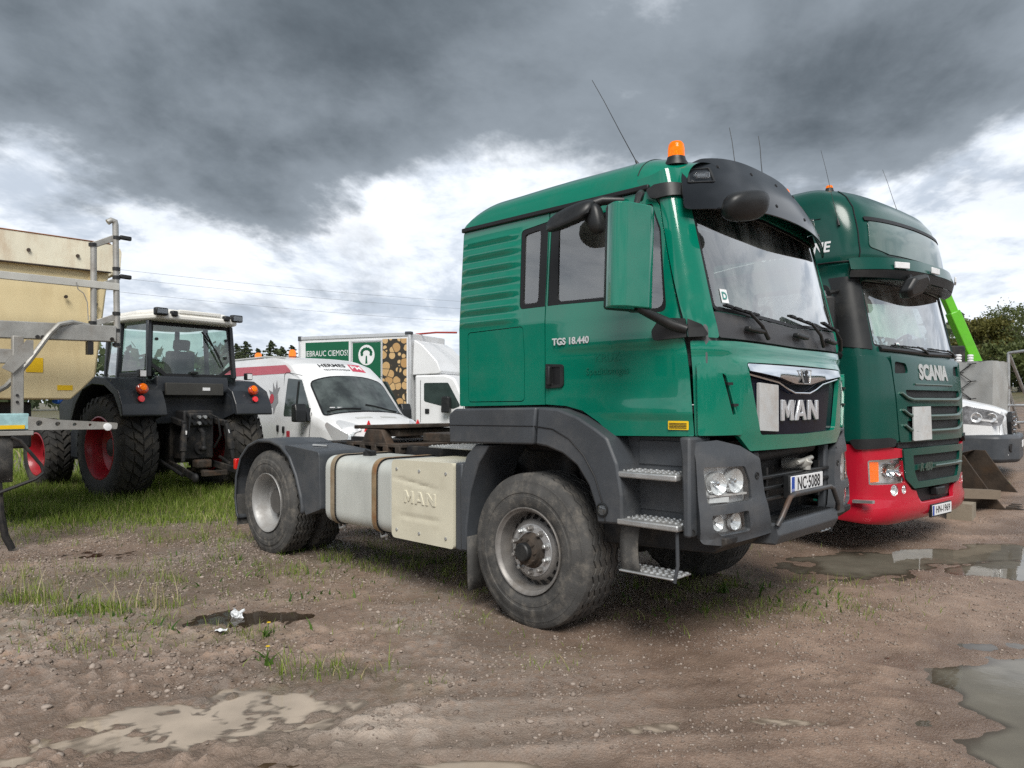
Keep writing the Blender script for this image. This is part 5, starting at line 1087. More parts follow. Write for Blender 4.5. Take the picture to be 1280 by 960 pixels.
# ------------------------------------------------------------------ farm tractor seen from behind
def lug_tyre(name, parent, r, wd, rin, n, rows=4):
    """hub axis along y, centred on 0; block tread"""
    h = wd / 2; mb = MB()
    prof = [(-h + .04, rin), (-h + .01, rin + .06), (-h, rin + (r - rin) * .5), (-h + .02, r - .09), (-h + .07, r - .045), (0, r - .035), (h - .07, r - .045), (h - .02, r - .09), (h, rin + (r - rin) * .5), (h - .01, rin + .06), (h - .04, rin)]
    mb.lathe(prof, (0, 0, 0), (0, -1, 0), 72)
    for k in range(n):
        for j in range(rows):
            t = 2 * math.pi * (k + .5 * (j % 2)) / n; y0 = -h + .03 + (wd - .06) * j / rows; y1 = y0 + (wd - .06) / rows * .86
            lean = .30 * (1 if j < rows / 2 else -1) * 2 * math.pi / n
            dt = .33 * 2 * math.pi / n; rr0 = r - .07; edge = .035 if j in (0, rows - 1) else 0
            vs = []
            for rr, sh in ((rr0, 1.1), (r - edge * .3, .88)):
                for yy, ll in ((y0, -lean), (y1, lean)):
                    for s_ in (-1, 1):
                        a = t + ll + s_ * dt * sh; d_ = edge if (yy == y0 and j == 0) or (yy == y1 and j == rows - 1) else 0
                        vs.append(((rr - d_) * math.cos(a), yy, (rr - d_) * math.sin(a)))
            mb.add(vs, [(4, 5, 7, 6), (0, 1, 5, 4), (1, 3, 7, 5), (3, 2, 6, 7), (2, 0, 4, 6)])
    if True:                                   # shoulder bars running down the sidewall
        for k in range(n):
            for sg in (-1, 1):
                t = 2 * math.pi * (k + .25) / n; dt = .22 * 2 * math.pi / n
                vs = [((r - .05) * math.cos(t + s_ * dt), sg * (h - .02), (r - .05) * math.sin(t + s_ * dt)) for s_ in (-1, 1)] + [((r - .14) * math.cos(t + s_ * dt), sg * (h + .012), (r - .14) * math.sin(t + s_ * dt)) for s_ in (-1, 1)]
                mb.add(vs, [(0, 1, 3, 2)])
    return ob(name, mb, mat('tractor_tyre', (.026, .025, .024), .8, var=.25, dirt=(.11, .095, .075), damt=.6, ds=3, bump=.2, bs=50), parent, smooth=35, fix=False, weld=False)
def tractor():
    T = root('farm_tractor', 'dark farm tractor with white roof and red wheel rims, seen from behind', 'tractor', (-5.74, 12.48, gz(-5.74, 12.48)), R(143))
    M_B = mat('tractor_body', (.018, .021, .026), .38, coat=.15, var=.12, dirt=(.08, .078, .072), damt=.35)
    M_RR = mat('red_rim', (.30, .008, .018), .4, coat=.2, var=.1, dirt=(.18, .05, .04), damt=.5, ds=4)
    M_RO = mat('tractor_roof', (.74, .73, .69), .45, var=.05, dirt=(.45, .42, .35), damt=.35, ds=3)
    M_TG = glass('tractor_glass', (.62, .76, .70), 0, .12, .10, 1.8)
    for x, y, r, wd, rin in ((0, .93, .85, .60, .47), (0, -.93, .85, .60, .47), (2.62, .92, .64, .46, .36), (2.62, -.92, .64, .46, .36)):
        sg = 1 if y > 0 else -1
        wr = bpy.data.objects.new('wheel', None); C.objects.link(wr); wr.parent = T; wr.location = (x, y, r - .02)
        lug_tyre('tyre', wr, r, wd, rin, 30 if r > .7 else 26)
        h = wd / 2
        ob('rim', MB().lathe([(h - .05, rin + .02), (h - .025, rin + .03), (h - .02, rin + .01), (h - .05, rin - .01), (h - .14, rin - .03), (h - .26, rin - .05), (h - .30, rin - .10), (h - .33, .22), (h - .30, .18), (h - .28, .17), (h - .28, 0)], (0, 0, 0), (0, sg, 0), 48), M_RR, wr)
        ob('rim', MB().lathe([(h - .03, rin + .02), (h - .10, rin - .02), (h - .25, rin - .03), (h - .28, .1)], (0, 0, 0), (0, -sg, 0), 40), M_RR, wr)
        hub = ob('hub', MB().lathe([(h - .30, .16), (h - .20, .14), (h - .19, .09), (h - .17, 0)], (0, 0, 0), (0, sg, 0), 24), M_DARK, wr)
        for k in range(8): a = k * math.pi / 4; ob('wheel_nut', MB().cyl((.19 * math.cos(a), sg * (h - .31), .19 * math.sin(a)), (.19 * math.cos(a), sg * (h - .27), .19 * math.sin(a)), .02, n=6), M_DARK, wr)
    # body
    ob('rear_axle', MB().cyl((0, -.66, .83), (0, .66, .83), .15).box(-.45, .6, -.30, .30, .55, 1.25), M_DARK, T, bevel=.02)
    ob('chassis', MB().box(.5, 3.2, -.28, .28, .6, 1.15), M_DARK, T, bevel=.02)
    ob('front_axle', MB().cyl((2.62, -.75, .62), (2.62, .75, .62), .09), M_DARK, T)
    ob('bonnet', MB().prism(rp([(1.1, 1.15), (3.45, 1.05, .1), (3.5, 1.5, .2), (3.2, 1.75, .25), (1.1, 1.95, .05)]), lambda u, v, w_: (u, w_, v), -.42, .42), M_B, T, bevel=.08)
    ob('fuel_tank', MB().prism(rp([(.75, .55, .08), (1.9, .55, .08), (1.9, 1.15, .12), (.75, 1.2, .08)]), lambda u, v, w_: (u, w_, v), .35, .86), M_B, T, bevel=.05)
    # fenders
    fen = [(.80, 1.22), (.86, 1.24), (.72, 1.62), (.42, 1.88), (.05, 1.955), (-.40, 1.92), (-.78, 1.74), (-.90, 1.52), (-.95, 1.335), (-.88, 1.33), (-.80, 1.48), (-.66, 1.66), (-.36, 1.80), (.05, 1.83), (.38, 1.74), (.62, 1.52)]
    for sg in (-1, 1):
        fo = ob('rear_fender', MB().prism(rp([(x, z, .05) for x, z in fen], 3), lambda u, v, w_: (u, w_ * sg, v), .60, 1.29), M_B, T, bevel=.03)
        ob('fender_inner', MB().prism([(.70, 1.25), (.5, 1.75), (.05, 1.9), (-.4, 1.86), (-.80, 1.6), (-.86, 1.36), (-.3, 1.2)], lambda u, v, w_: (u, w_ * sg, v), .585, .625), M_B, fo)
        p = Vector((-.845, sg * .955, 1.745)); d = Vector((-.93, 0, .3)).normalized()
        tl = ob('tail_lamp', MB().lathe([(-.02, .085), (.03, .082), (.045, .06), (.05, 0)], p + d * .02, d, 20), mat('tail_lamp_lens', (.42, .04, .01), .15, coat=.5, var=.3, vs=18), T)
        ob('lamp_amber', MB().lathe([(.045, .055), (.055, .04), (.057, 0)], p + d * .02 + Vector((0, 0, .02)), d, 14), M_AMBER, tl)
        ob('reflector', MB().lathe([(-.01, .05), (.015, .048), (.018, 0)], Vector((-.905, sg * (.99 if sg > 0 else .97), 1.60)), Vector((-.95, 0, .2)), 16), mat('bright_red_reflector', (.75, .01, .015), .2, coat=.5, var=.05), T)
        wl = ob('work_lamp', MB().box(-.82, -.72, sg * .92 - .06, sg * .92 + .06, 1.93, 2.05), M_BLACK, T, bevel=.015); ob('lamp_lens', MB().box(-.825, -.821, sg * .92 - .045, sg * .92 + .045, 1.945, 2.035), M_PLATE, wl)
    # cab
    hw0, hw1 = .78, .72
    posts = [((-.62, .74, 1.95), (-.56, .70, 2.84)), ((-.62, -.74, 1.95), (-.56, -.70, 2.84)), ((.30, .80, 1.6), (.26, .73, 2.84)), ((.30, -.80, 1.6), (.26, -.73, 2.84)), ((1.12, .62, 1.5), (.98, .60, 2.84)), ((1.12, -.62, 1.5), (.98, -.60, 2.84))]
    for a, b_ in posts: ob('cab_post', MB().bar(a, b_, .07, .07, (1, 0, 0)), M_B, T, bevel=.012)
    ob('cab_base', MB().prism(rp([(-.55, 1.2), (1.15, 1.2), (1.15, 1.5), (.35, 1.62), (-.64, 1.98, .03), (-.66, 1.72, .05), (-.55, 1.62)]), lambda u, v, w_: (u, w_, v), -.62, .62), M_B, T, bevel=.02)
    ob('rear_panel', MB().box(-.70, -.655, -.50, .50, 1.66, 1.86), mat('rear_plastic', (.045, .044, .04), .6, var=.1), T, bevel=.01)
    ob('small_label', MB().box(-.706, -.7005, -.25, -.12, 1.74, 1.79), M_PLATE, T)
    rwin = rp([(.66, 2.80, .05), (-.66, 2.80, .05), (-.70, 2.16, .03), (-.46, 1.985, .03), (.46, 1.985, .03), (.70, 2.16, .03)])
    rf = lambda y, z: (-.625 + .07 * (z - 1.95), y, z)
    rwo = panel('rear_window', rwin, rf, M_TG, T, cell=.4, thick=0)
    ringpanel('window_frame', inset(rwin, .035), -.06, lambda y, z: (-.63 + .07 * (z - 1.95), y, z), M_SEAL, rwo, cell=.5, thick=.03, bevel=.004, out=-1)
    ob('window_latch', MB().box(-.68, -.63, -.06, .06, 2.01, 2.05), M_BLACK, rwo, bevel=.01)
    for y, z in ((.60, 2.55), (-.60, 2.60), (-.58, 2.3)): ob('window_hinge', MB().cyl((-.63 + .07 * (z - 1.95), y, z), (-.66 + .07 * (z - 1.95), y, z), .025, n=12), M_BLACK, rwo)
    pv = Vector((-.60, -.16, 2.72)); wp = ob('wiper', MB().tube([pv, Vector((-.66, -.38, 2.42)), Vector((-.66, -.45, 2.3))], .014, 6).bar((-.645, -.22, 2.70), (-.655, -.52, 2.14), .012, .03, (-1, 0, 0)), M_BLACK, T)
    for sg in (-1, 1):
        sd = rp([(-.52, 2.79, .04), (.20, 2.79, .04), (.22, 2.05, .04), (-.56, 2.05, .04)])
        sfn = lambda x, z: (x, sg * (.78 - .075 * (z - 1.95)), z)
        panel('side_window', sd, sfn, M_TG, T, cell=.5, thick=0)
        panel('side_window', rp([(.33, 2.79, .04), (.92, 2.79, .04), (1.05, 1.65, .04), (.37, 1.62, .04)]), lambda x, z: (x, sg * (.78 - .075 * (z - 1.95) - .16 * max(0, (x - .3)) / .8), z), M_TG, T, cell=.5, thick=0)
        lv = ob('side_louvre_panel', MB().box(-.60, .28, *sorted((sg * .76, sg * .79)), 1.80, 2.03), M_B, T, bevel=.01)
        for k in range(7): ob('louvre_slat', MB().box(-.55, .22, *sorted((sg * .79, sg * .80)), 1.82 + k * .028, 1.835 + k * .028), M_BLACK, lv)
    ob('front_window', MB().add([(1.10, -.58, 1.55), (1.10, .58, 1.55), (.98, .56, 2.8), (.98, -.56, 2.8)], [(0, 1, 2, 3)]), M_TG, T)
    roof_o = rp([(-.78, -.70, .1), (-.86, -.60, .08), (-.86, .60, .08), (-.78, .70, .1), (-.2, .82, .15), (.9, .78, .2), (1.15, .45, .2), (1.15, -.45, .2), (.9, -.78, .2), (-.2, -.82, .15)])
    ob('roof', MB().prism(roof_o, lambda u, v, w_: (u, v, w_), 2.84, 2.945), M_RO, T, bevel=.035)
    ob('roof_cap', MB().prism(rp([(x * .86 + .02, y * .86, .1) for x, y in roof_o[::3]]), lambda u, v, w_: (u, v, w_), 2.93, 3.03), M_RO, T, bevel=.04)
    ob('roof_hatch_bar', MB().box(-.85, -.79, -.36, .36, 2.955, 3.02), M_RO, T, bevel=.015)
    for y in (-.64, -.45, .45, .66):
        big_ = abs(y) > .5; s_ = .10 if big_ else .05
        lo = ob('work_lamp', MB().box(-.90, -.80, y - s_, y + s_, 2.90, 3.02 if big_ else 2.99), M_BLACK, T, bevel=.02)
        if big_: ob('lamp_lens', MB().box(-.905, -.901, y - s_ * .8, y + s_ * .8, 2.92, 3.0), M_LENS, lo)
    seat(T, .15, 0, 1.65); steering_wheel(T, (.72, 0, 2.10), -35, .19)
    # lifting gear
    blk = ob('hitch_block', MB().box(-.80, -.45, -.26, .26, .62, 1.42).box(-.86, -.78, -.20, .20, 1.15, 1.38), M_DARK, T, bevel=.03)
    for y in (-.14, -.05, .05, .14):
        for z in (1.21, 1.31): ob('hydraulic_port', MB().cyl((-.86, y, z), (-.91, y, z), .028, n=10), M_BLACK if (y + z) * 100 % 2 > .7 else M_STEEL, blk)
    ob('pto_shaft', MB().lathe([(0, .10), (.06, .10), (.06, .045), (.16, .04), (.16, 0)], (-.80, 0, .80), (-1, 0, 0), 16), M_DARK, blk)
    ob('top_link', MB().tube([(-.82, 0, 1.12), (-.92, .0, 1.06), (-.94, .0, .80)], [.035, .04, .03], 8).ball((-.94, 0, .80), .05), M_DARK, T)
    for sg in (-1, 1):
        ob('lift_arm', MB().bar((-.45, sg * .30, 1.28), (-1.0, sg * .36, 1.20), .07, .10), M_DARK, T, bevel=.015)
        rod = ob('lift_rod', MB().tube([(-1.0, sg * .36, 1.20), (-1.04, sg * .40, .98), (-1.08, sg * .43, .62)], [.035, .05, .03], 10).cyl((-1.03, sg * .39, 1.02), (-1.06, sg * .42, .78), .055, n=12), M_DARK, T)
        ob('rod_label', MB().bar((-1.055, sg * .375, 1.10), (-1.065, sg * .385, 1.04), .05, .01), M_PLATE, rod)
        ob('lower_link', MB().bar((-.40, sg * .30, .56), (-1.45, sg * .45, .40), .045, .11), M_DARK, T, bevel=.012)
        ob('link_hook', MB().ball((-1.48, sg * .455, .39), .075, (1, .6, 1)), M_DARK, T)
        ob('stabiliser', MB().tube([(-.55, sg * .52, .62), (-1.2, sg * .50, .42)], .028, 8), M_DARK, T)
        ob('hydraulic_hose', MB().tube([(-.80, sg * .2, 1.35), (-.95, sg * .24, 1.30), (-.97, sg * .28, 1.0), (-.8, sg * .27, .8)], .018, 6), M_BLACK, T)
    ob('drawbar', MB().bar((-.5, 0, .45), (-1.25, 0, .42), .10, .05).box(-1.3, -1.2, -.2, .2, .38, .46), M_RUST, T, bevel=.008)
    ob('tow_jaw', MB().box(-.98, -.8, -.13, .13, .48, .62), M_RUST, T, bevel=.03)
    return T
tractor()

# ------------------------------------------------------------------ cream hopper machine on the left edge
def hopper():
    T = root('spreader_machine', 'large cream hopper machine with galvanised frame arms, cut by the left edge', 'machine', (-4.88, 9.2, gz(-4.88, 9.2)), R(43.8))
    M_H = mat('cream_hopper', (.68, .57, .34), .5, var=.10, vs=1.2, dirt=(.45, .33, .16), damt=.55, ds=2.2, stretch=(1, 1, .25), bump=.04, bs=20)
    M_H2 = mat('pale_band', (.72, .68, .54), .5, var=.06, dirt=(.34, .17, .07), damt=.5, ds=3.5, stretch=(1, 1, .4))
    M_GV = mat('dirty_galvanised', (.36, .355, .335), .5, metal=.5, var=.15, vs=5, dirt=(.19, .165, .14), damt=.7, ds=4, bump=.1)
    # hopper shell: inverted pyramid with a vertical band on top
    x1, x0, d = -.02, -3.2, 2.4
    sec = [(1.58, -.56, .55), (1.70, -.44, .45), (1.87, -.29, .30), (2.93, -.17, .08), (3.14, -.14, .03)]
    mb = MB(); vs = []; fs = []
    for z, xr, ins in sec: vs += [(x0 - .1 + ins, ins * .0, z), (xr, ins * .0, z), (xr, d - ins, z), (x0 - .1 + ins, d - ins, z)]
    for i in range(len(sec) - 1):
        for k in range(4): fs.append((i * 4 + k, i * 4 + (k + 1) % 4, i * 4 + 4 + (k + 1) % 4, i * 4 + 4 + k))
    fs.append((3, 2, 1, 0)); ob('hopper', mb.add(vs, fs), M_H, T, bevel=.02)
    def band_pt(u, v): return (u, -.05, v)
    bnd = panel('hopper_band', rp([(x0, 3.14, .02), (-.03, 3.15, .04), (-.01, 3.44, .08), (-.14, 3.50, .03), (x0, 3.52)]), band_pt, M_H2, T, cell=.4, thick=.05, bevel=.012)
    ob('hopper_band', MB().box(-.06, -.01, .0, d, 3.15, 3.47), M_H2, T, bevel=.012)
    ob('hopper_band', MB().box(x0, -.06, d - .05, d, 3.15, 3.5), M_H2, T, bevel=.012)
    ob('band_edge', MB().tube([(x0, -.06, 3.135), (-.14, -.06, 3.142)], .012, 6), M_RUST, bnd)
    ob('band_edge', MB().tube([(-1.45, -.05, 3.508), (-.9, -.05, 3.504), (-.14, -.05, 3.497)], .008, 5), mat('rust_streak', (.22, .09, .035), .8, var=.4), bnd)
    ob('hopper_stiffener', MB().box(-.36, -.28, -.02, .0, 2.60, 3.12), M_H, T)
    for x, z in ((-.62, 2.80), (-.30, 2.74), (-1.0, 3.3), (-.5, 3.3)): ob('hopper_bolt', MB().cyl((x, -.03 if z < 3.1 else -.055, z), (x, -.06 if z < 3.1 else -.075, z), .02, n=10), M_RUST, T)
    for x, z, w_, h_ in ((-.93, 1.98, .17, .17), (-.62, 1.72, .16, .06)): ob('yellow_sticker', MB().box(x - w_ / 2, x + w_ / 2, -.005, -.002, z - h_ / 2, z + h_ / 2), M_YEL, T)
    # guard rail and posts in front
    Y = -.45
    for x, z0, z1 in ((-.428, 2.44, 3.40), (-.175, 2.20, 3.66)):
        po = ob('rail_post', MB().cyl((x, Y, z0), (x - (.02 if z1 > 3.5 else 0), Y, z1), .034, n=14), M_GV, T)
        for z in ((z0 + .03, z1 - .02) if z1 < 3.5 else (2.23, 2.40, 2.60, 3.03, 3.13, 3.50)): ob('post_collar', MB().cyl((x - .01, Y, z - .02), (x - .01, Y, z + .02), .043, n=14), M_BLACK, po)
    ob('post_elbow', MB().tube([(-.195, Y, 3.65), (-.20, Y, 3.69), (-.24, Y, 3.70), (-.28, Y, 3.67)], .035, 10), M_GV, T)
    for z in (3.515, 3.05): ob('post_clamp', MB().bar((-.15, Y, z), (-.02, Y, z - .005), .05, .05), M_BLACK, T, bevel=.012)
    for z0, z1 in ((3.38, 3.50), (2.88, 2.98), (2.46, 2.56)): ob('guard_rail', MB().bar((-.43, Y, z0), (-.20, Y, z1), .03, .07), M_GV, T, bevel=.006)
    ob('guard_rail', MB().bar((x0, Y - .02, 2.93), (-.16, Y - .02, 2.915), .04, .085), mat('pale_rail', (.50, .495, .46), .5, metal=.3, var=.1, dirt=(.3, .27, .22), damt=.5), T, bevel=.006)
    ob('main_beam', MB().bar((x0, Y, 2.30), (-.20, Y, 2.355), .12, .19), M_GV, T, bevel=.01)
    for x in (-.25, -.25, -.95, -1.0, -.9): ob('beam_bolt', MB().cyl((x, Y - .06, 2.29 if x > -.5 else 2.27), (x, Y - .075, 2.29 if x > -.5 else 2.27), .022, n=10), M_DARK, T)
    ob('beam_foot', MB().box(-.50, -.44, Y - .05, Y + .05, 2.10, 2.25), M_DARK, T)
    ob('hydraulic_hose', MB().tube([(-1.55, Y - .12, 1.55), (-1.30, Y - .14, 1.72), (-1.1, Y - .13, 1.98), (-.90, Y - .12, 2.30), (-.80, Y - .10, 2.42), (-.66, Y - .05, 2.46), (-.45, Y, 2.43), (-.25, Y, 2.42)], .028, 8), M_GV, T)
    ob('safety_cable', MB().tube([(-.62, Y - .06, 2.92), (-.60, Y - .05, 2.84), (-.54, Y - .04, 2.80), (-.50, Y - .03, 2.70), (-.49, Y - .03, 2.5)], .006, 5), M_GV, T)
    # lower frame with the perforated arm
    Y2 = -.9
    ob('frame_upright', MB().box(-1.30, -1.20, Y2 - .02, Y2 + .08, 1.30, 2.24), M_GV, T, bevel=.008)
    ob('frame_cross', MB().box(x0, -1.18, Y2, Y2 + .08, 1.95, 2.10), M_GV, T, bevel=.008)
    for z in (1.55, 1.62, 2.0, 2.05): ob('frame_bolt', MB().cyl((-1.26, Y2 - .02, z), (-1.26, Y2 - .035, z), .014, n=8), M_DARK, T)
    ob('frame_bracket', MB().prism([(-1.40, 1.9), (-1.18, 2.2), (-1.12, 2.2), (-1.12, 2.05), (-1.30, 1.85)], lambda u, v, w_: (u, w_, v), Y2 - .05, Y2 - .03), M_GV, T)
    ob('control_box', MB().box(-1.75, -1.16, Y2 - .05, Y2 + .05, 1.26, 1.43), mat('pale_blue_label', (.30, .48, .50), .5, var=.15, vs=14), T, bevel=.01)
    ob('box_plate', MB().box(-1.75, -1.20, Y2 - .06, Y2 - .052, 1.27, 1.31), M_YEL, T); ob('box_rail', MB().box(-1.8, -1.12, Y2 - .06, Y2 + .06, 1.20, 1.25), M_GV, T, bevel=.006)
    arm = [(-1.17, 1.255, .01), (-.32, 1.245, .02), (-.31, 1.315, .02), (-.9, 1.36), (-1.17, 1.40, .01)]
    holes = [[(cx + r * math.cos(a), cz + r * math.sin(a)) for a in np.linspace(0, 2 * math.pi, 17)[:-1]] for cx, cz, r in ((-1.07, 1.325, .030), (-.90, 1.315, .024), (-.74, 1.305, .019), (-.59, 1.298, .015))]
    panel('perforated_arm', rp(arm), lambda u, v: (u, Y2 - .06, v), M_GV, T, holes=holes, cell=.5, thick=.05, bevel=.004)
    ob('arm_roller', MB().lathe([(0, .042), (.03, .040), (.034, .02), (.034, 0)], (-.42, Y2 - .06, 1.272), (0, -1, 0), 20), M_PLATE, T)
    # rubber skirt, side wheel, leg
    ob('rubber_skirt', MB().grid(lambda x, z: (x, Y2 - .02 + .02 * math.sin(z * 5), z), [-2.2, -1.8, -1.5, -1.30], [.72, .9, 1.05, 1.2]), M_RUBBER, T).modifiers.new('thick', 'SOLIDIFY').thickness = .015
    ob('stay_bar', MB().tube([(-1.32, Y2 - .05, 1.19), (-1.24, Y2 - .05, 1.15), (-1.05, Y2 - .05, .88), (-1.03, Y2 - .05, .80), (-1.10, Y2 - .05, .74), (-1.42, Y2 - .05, .62)], .018, 8), M_DARK, T)
    ob('support_leg', MB().tube([(-1.42, Y2, .72), (-1.40, Y2, .40), (-1.36, Y2, .16), (-1.30, Y2, .02)], .035, 8), M_DARK, T)
    ob('undercarriage', MB().box(x0, -.9, .3, 2.2, 1.0, 1.55), M_DARK, T, bevel=.03)
    for y in (.55, 1.95):
        wr = bpy.data.objects.new('wheel', None); C.objects.link(wr); wr.parent = T; wr.location = (-2.1, y, .48); wr.rotation_euler = (0, 0, 0)
        lug_tyre('tyre', wr, .48, .32, .26, 22); ob('rim', MB().lathe([(.12, .27), (.13, .28), (.08, .24), (.0, .2), (0, 0)], (0, 0, 0), (0, -1, 0), 24), M_GV, wr)
    ob('blue_coupling', MB().box(-.42, -.30, 1.1, 1.22, 1.62, 1.70).tube([(-.4, 1.1, 1.62), (-.5, .9, 1.55), (-.62, .5, 1.56)], .03, 8), mat('blue_hose', (.01, .12, .55), .4, var=.1), T)
    return T
hopper()
# ------------------------------------------------------------------ vans
class Body:
    """van body: roof profile along x bowed across y, sides leaning in; x runs back from the nose (0)"""
    def __init__(s, prof, W, zb, bow=.10, tum=.10, zbelt=1.25):
        s.px = [p[0] for p in prof][::-1]; s.pz = [p[1] for p in prof][::-1]; s.W, s.zb, s.bow, s.tum, s.zbelt = W, zb, bow, tum, zbelt
    def wid(s, x): return s.W * (1 - .16 * max(0, min(1, (x + .75) / .75)) ** 2.0)
    def ht(s, x, y):
        w_ = s.wid(x); u = min(1, abs(y) / w_)
        return float(np.interp(min(0, x + s.bow * u * u * 1.8 * (1 if x > -3 else 0)), s.px, s.pz)) - .10 * u ** 6
    def sy(s, x, z): return s.wid(x) - s.tum * max(0, (z - s.zbelt)) / 1.25 * (1 if z > s.zbelt else 0)
    def build(s, name, m, parent, x1):
        xs_ = sorted(set([round(v, 3) for v in np.linspace(x1, -2.4, 14)] + [round(v, 3) for v in np.linspace(-2.4, -.3, 40)] + [-.22, -.16, -.11, -.07, -.04, -.02, 0.0]))
        mb = MB(); rows = []
        for x in xs_:
            zt = s.ht(x, s.wid(x)); row = []
            for f in np.linspace(0, 1, 10): z = lerp(s.zb, zt - .05, f); row.append((x, -s.sy(x, z), z))
            wt = s.sy(x, zt)
            for y in np.linspace(-1, 1, 21): yy = y * (wt - .04); row.append((x, yy, s.ht(x, yy)))
            for f in np.linspace(1, 0, 10): z = lerp(s.zb, zt - .05, f); row.append((x, s.sy(x, z), z))
            rows.append(row)
        n = len(rows[0]); mb.v = [p for r in rows for p in r]
        mb.f = [(i * n + j, (i + 1) * n + j, (i + 1) * n + j + 1, i * n + j + 1) for i in range(len(rows) - 1) for j in range(n - 1)]
        mb.f += [tuple(range(n)), tuple((len(rows) - 1) * n + j for j in range(n - 1, -1, -1))]
        return ob(name, mb, m, parent, smooth=32)
    def side(s, sg, off): return lambda x, z: (x, sg * (s.sy(x, z) + off), z)
    def top(s, off):
        """(y, x) on the upper surface"""
        def f(y, x):
            z = s.ht(x, y); z2 = s.ht(x + .03, y); z0 = s.ht(x - .03, y); n = Vector((-(z2 - z0) / .06, 0, 1)).normalized()
            return Vector((x, y, z)) + n * off
        return f
def car_wheel(parent, x, y, sg, r=.34):
    wr = bpy.data.objects.new('wheel', None); C.objects.link(wr); wr.parent = parent; wr.location = (x, y, r)
    ob('tyre', MB().lathe([(-.2, .2), (-.21, .26), (-.19, r - .02), (-.16, r), (-.04, r), (-.01, r - .02), (.01, .27), (0, .21)], (0, 0, 0), (0, sg, 0), 36), M_RUBBER, wr)
    ob('rim', MB().lathe([(-.01, .215), (.0, .2), (-.04, .17), (-.03, .06), (-.02, 0)], (0, 0, 0), (0, sg, 0), 24), M_RIM, wr)
def plate(T, x, y, z, s, w=.52):
    pl = ob('number_plate', MB().box(x, x + .008, y - w / 2, y + w / 2, z - .055, z + .055), M_PLATE, T, bevel=.003)
    if s: text('plate_lettering', s, lambda u, v, w_: (x + .009 + w_, y + u, z + v), .105, M_INK, pl, ext=.001, bold=.0015, sx=.86)
    return pl
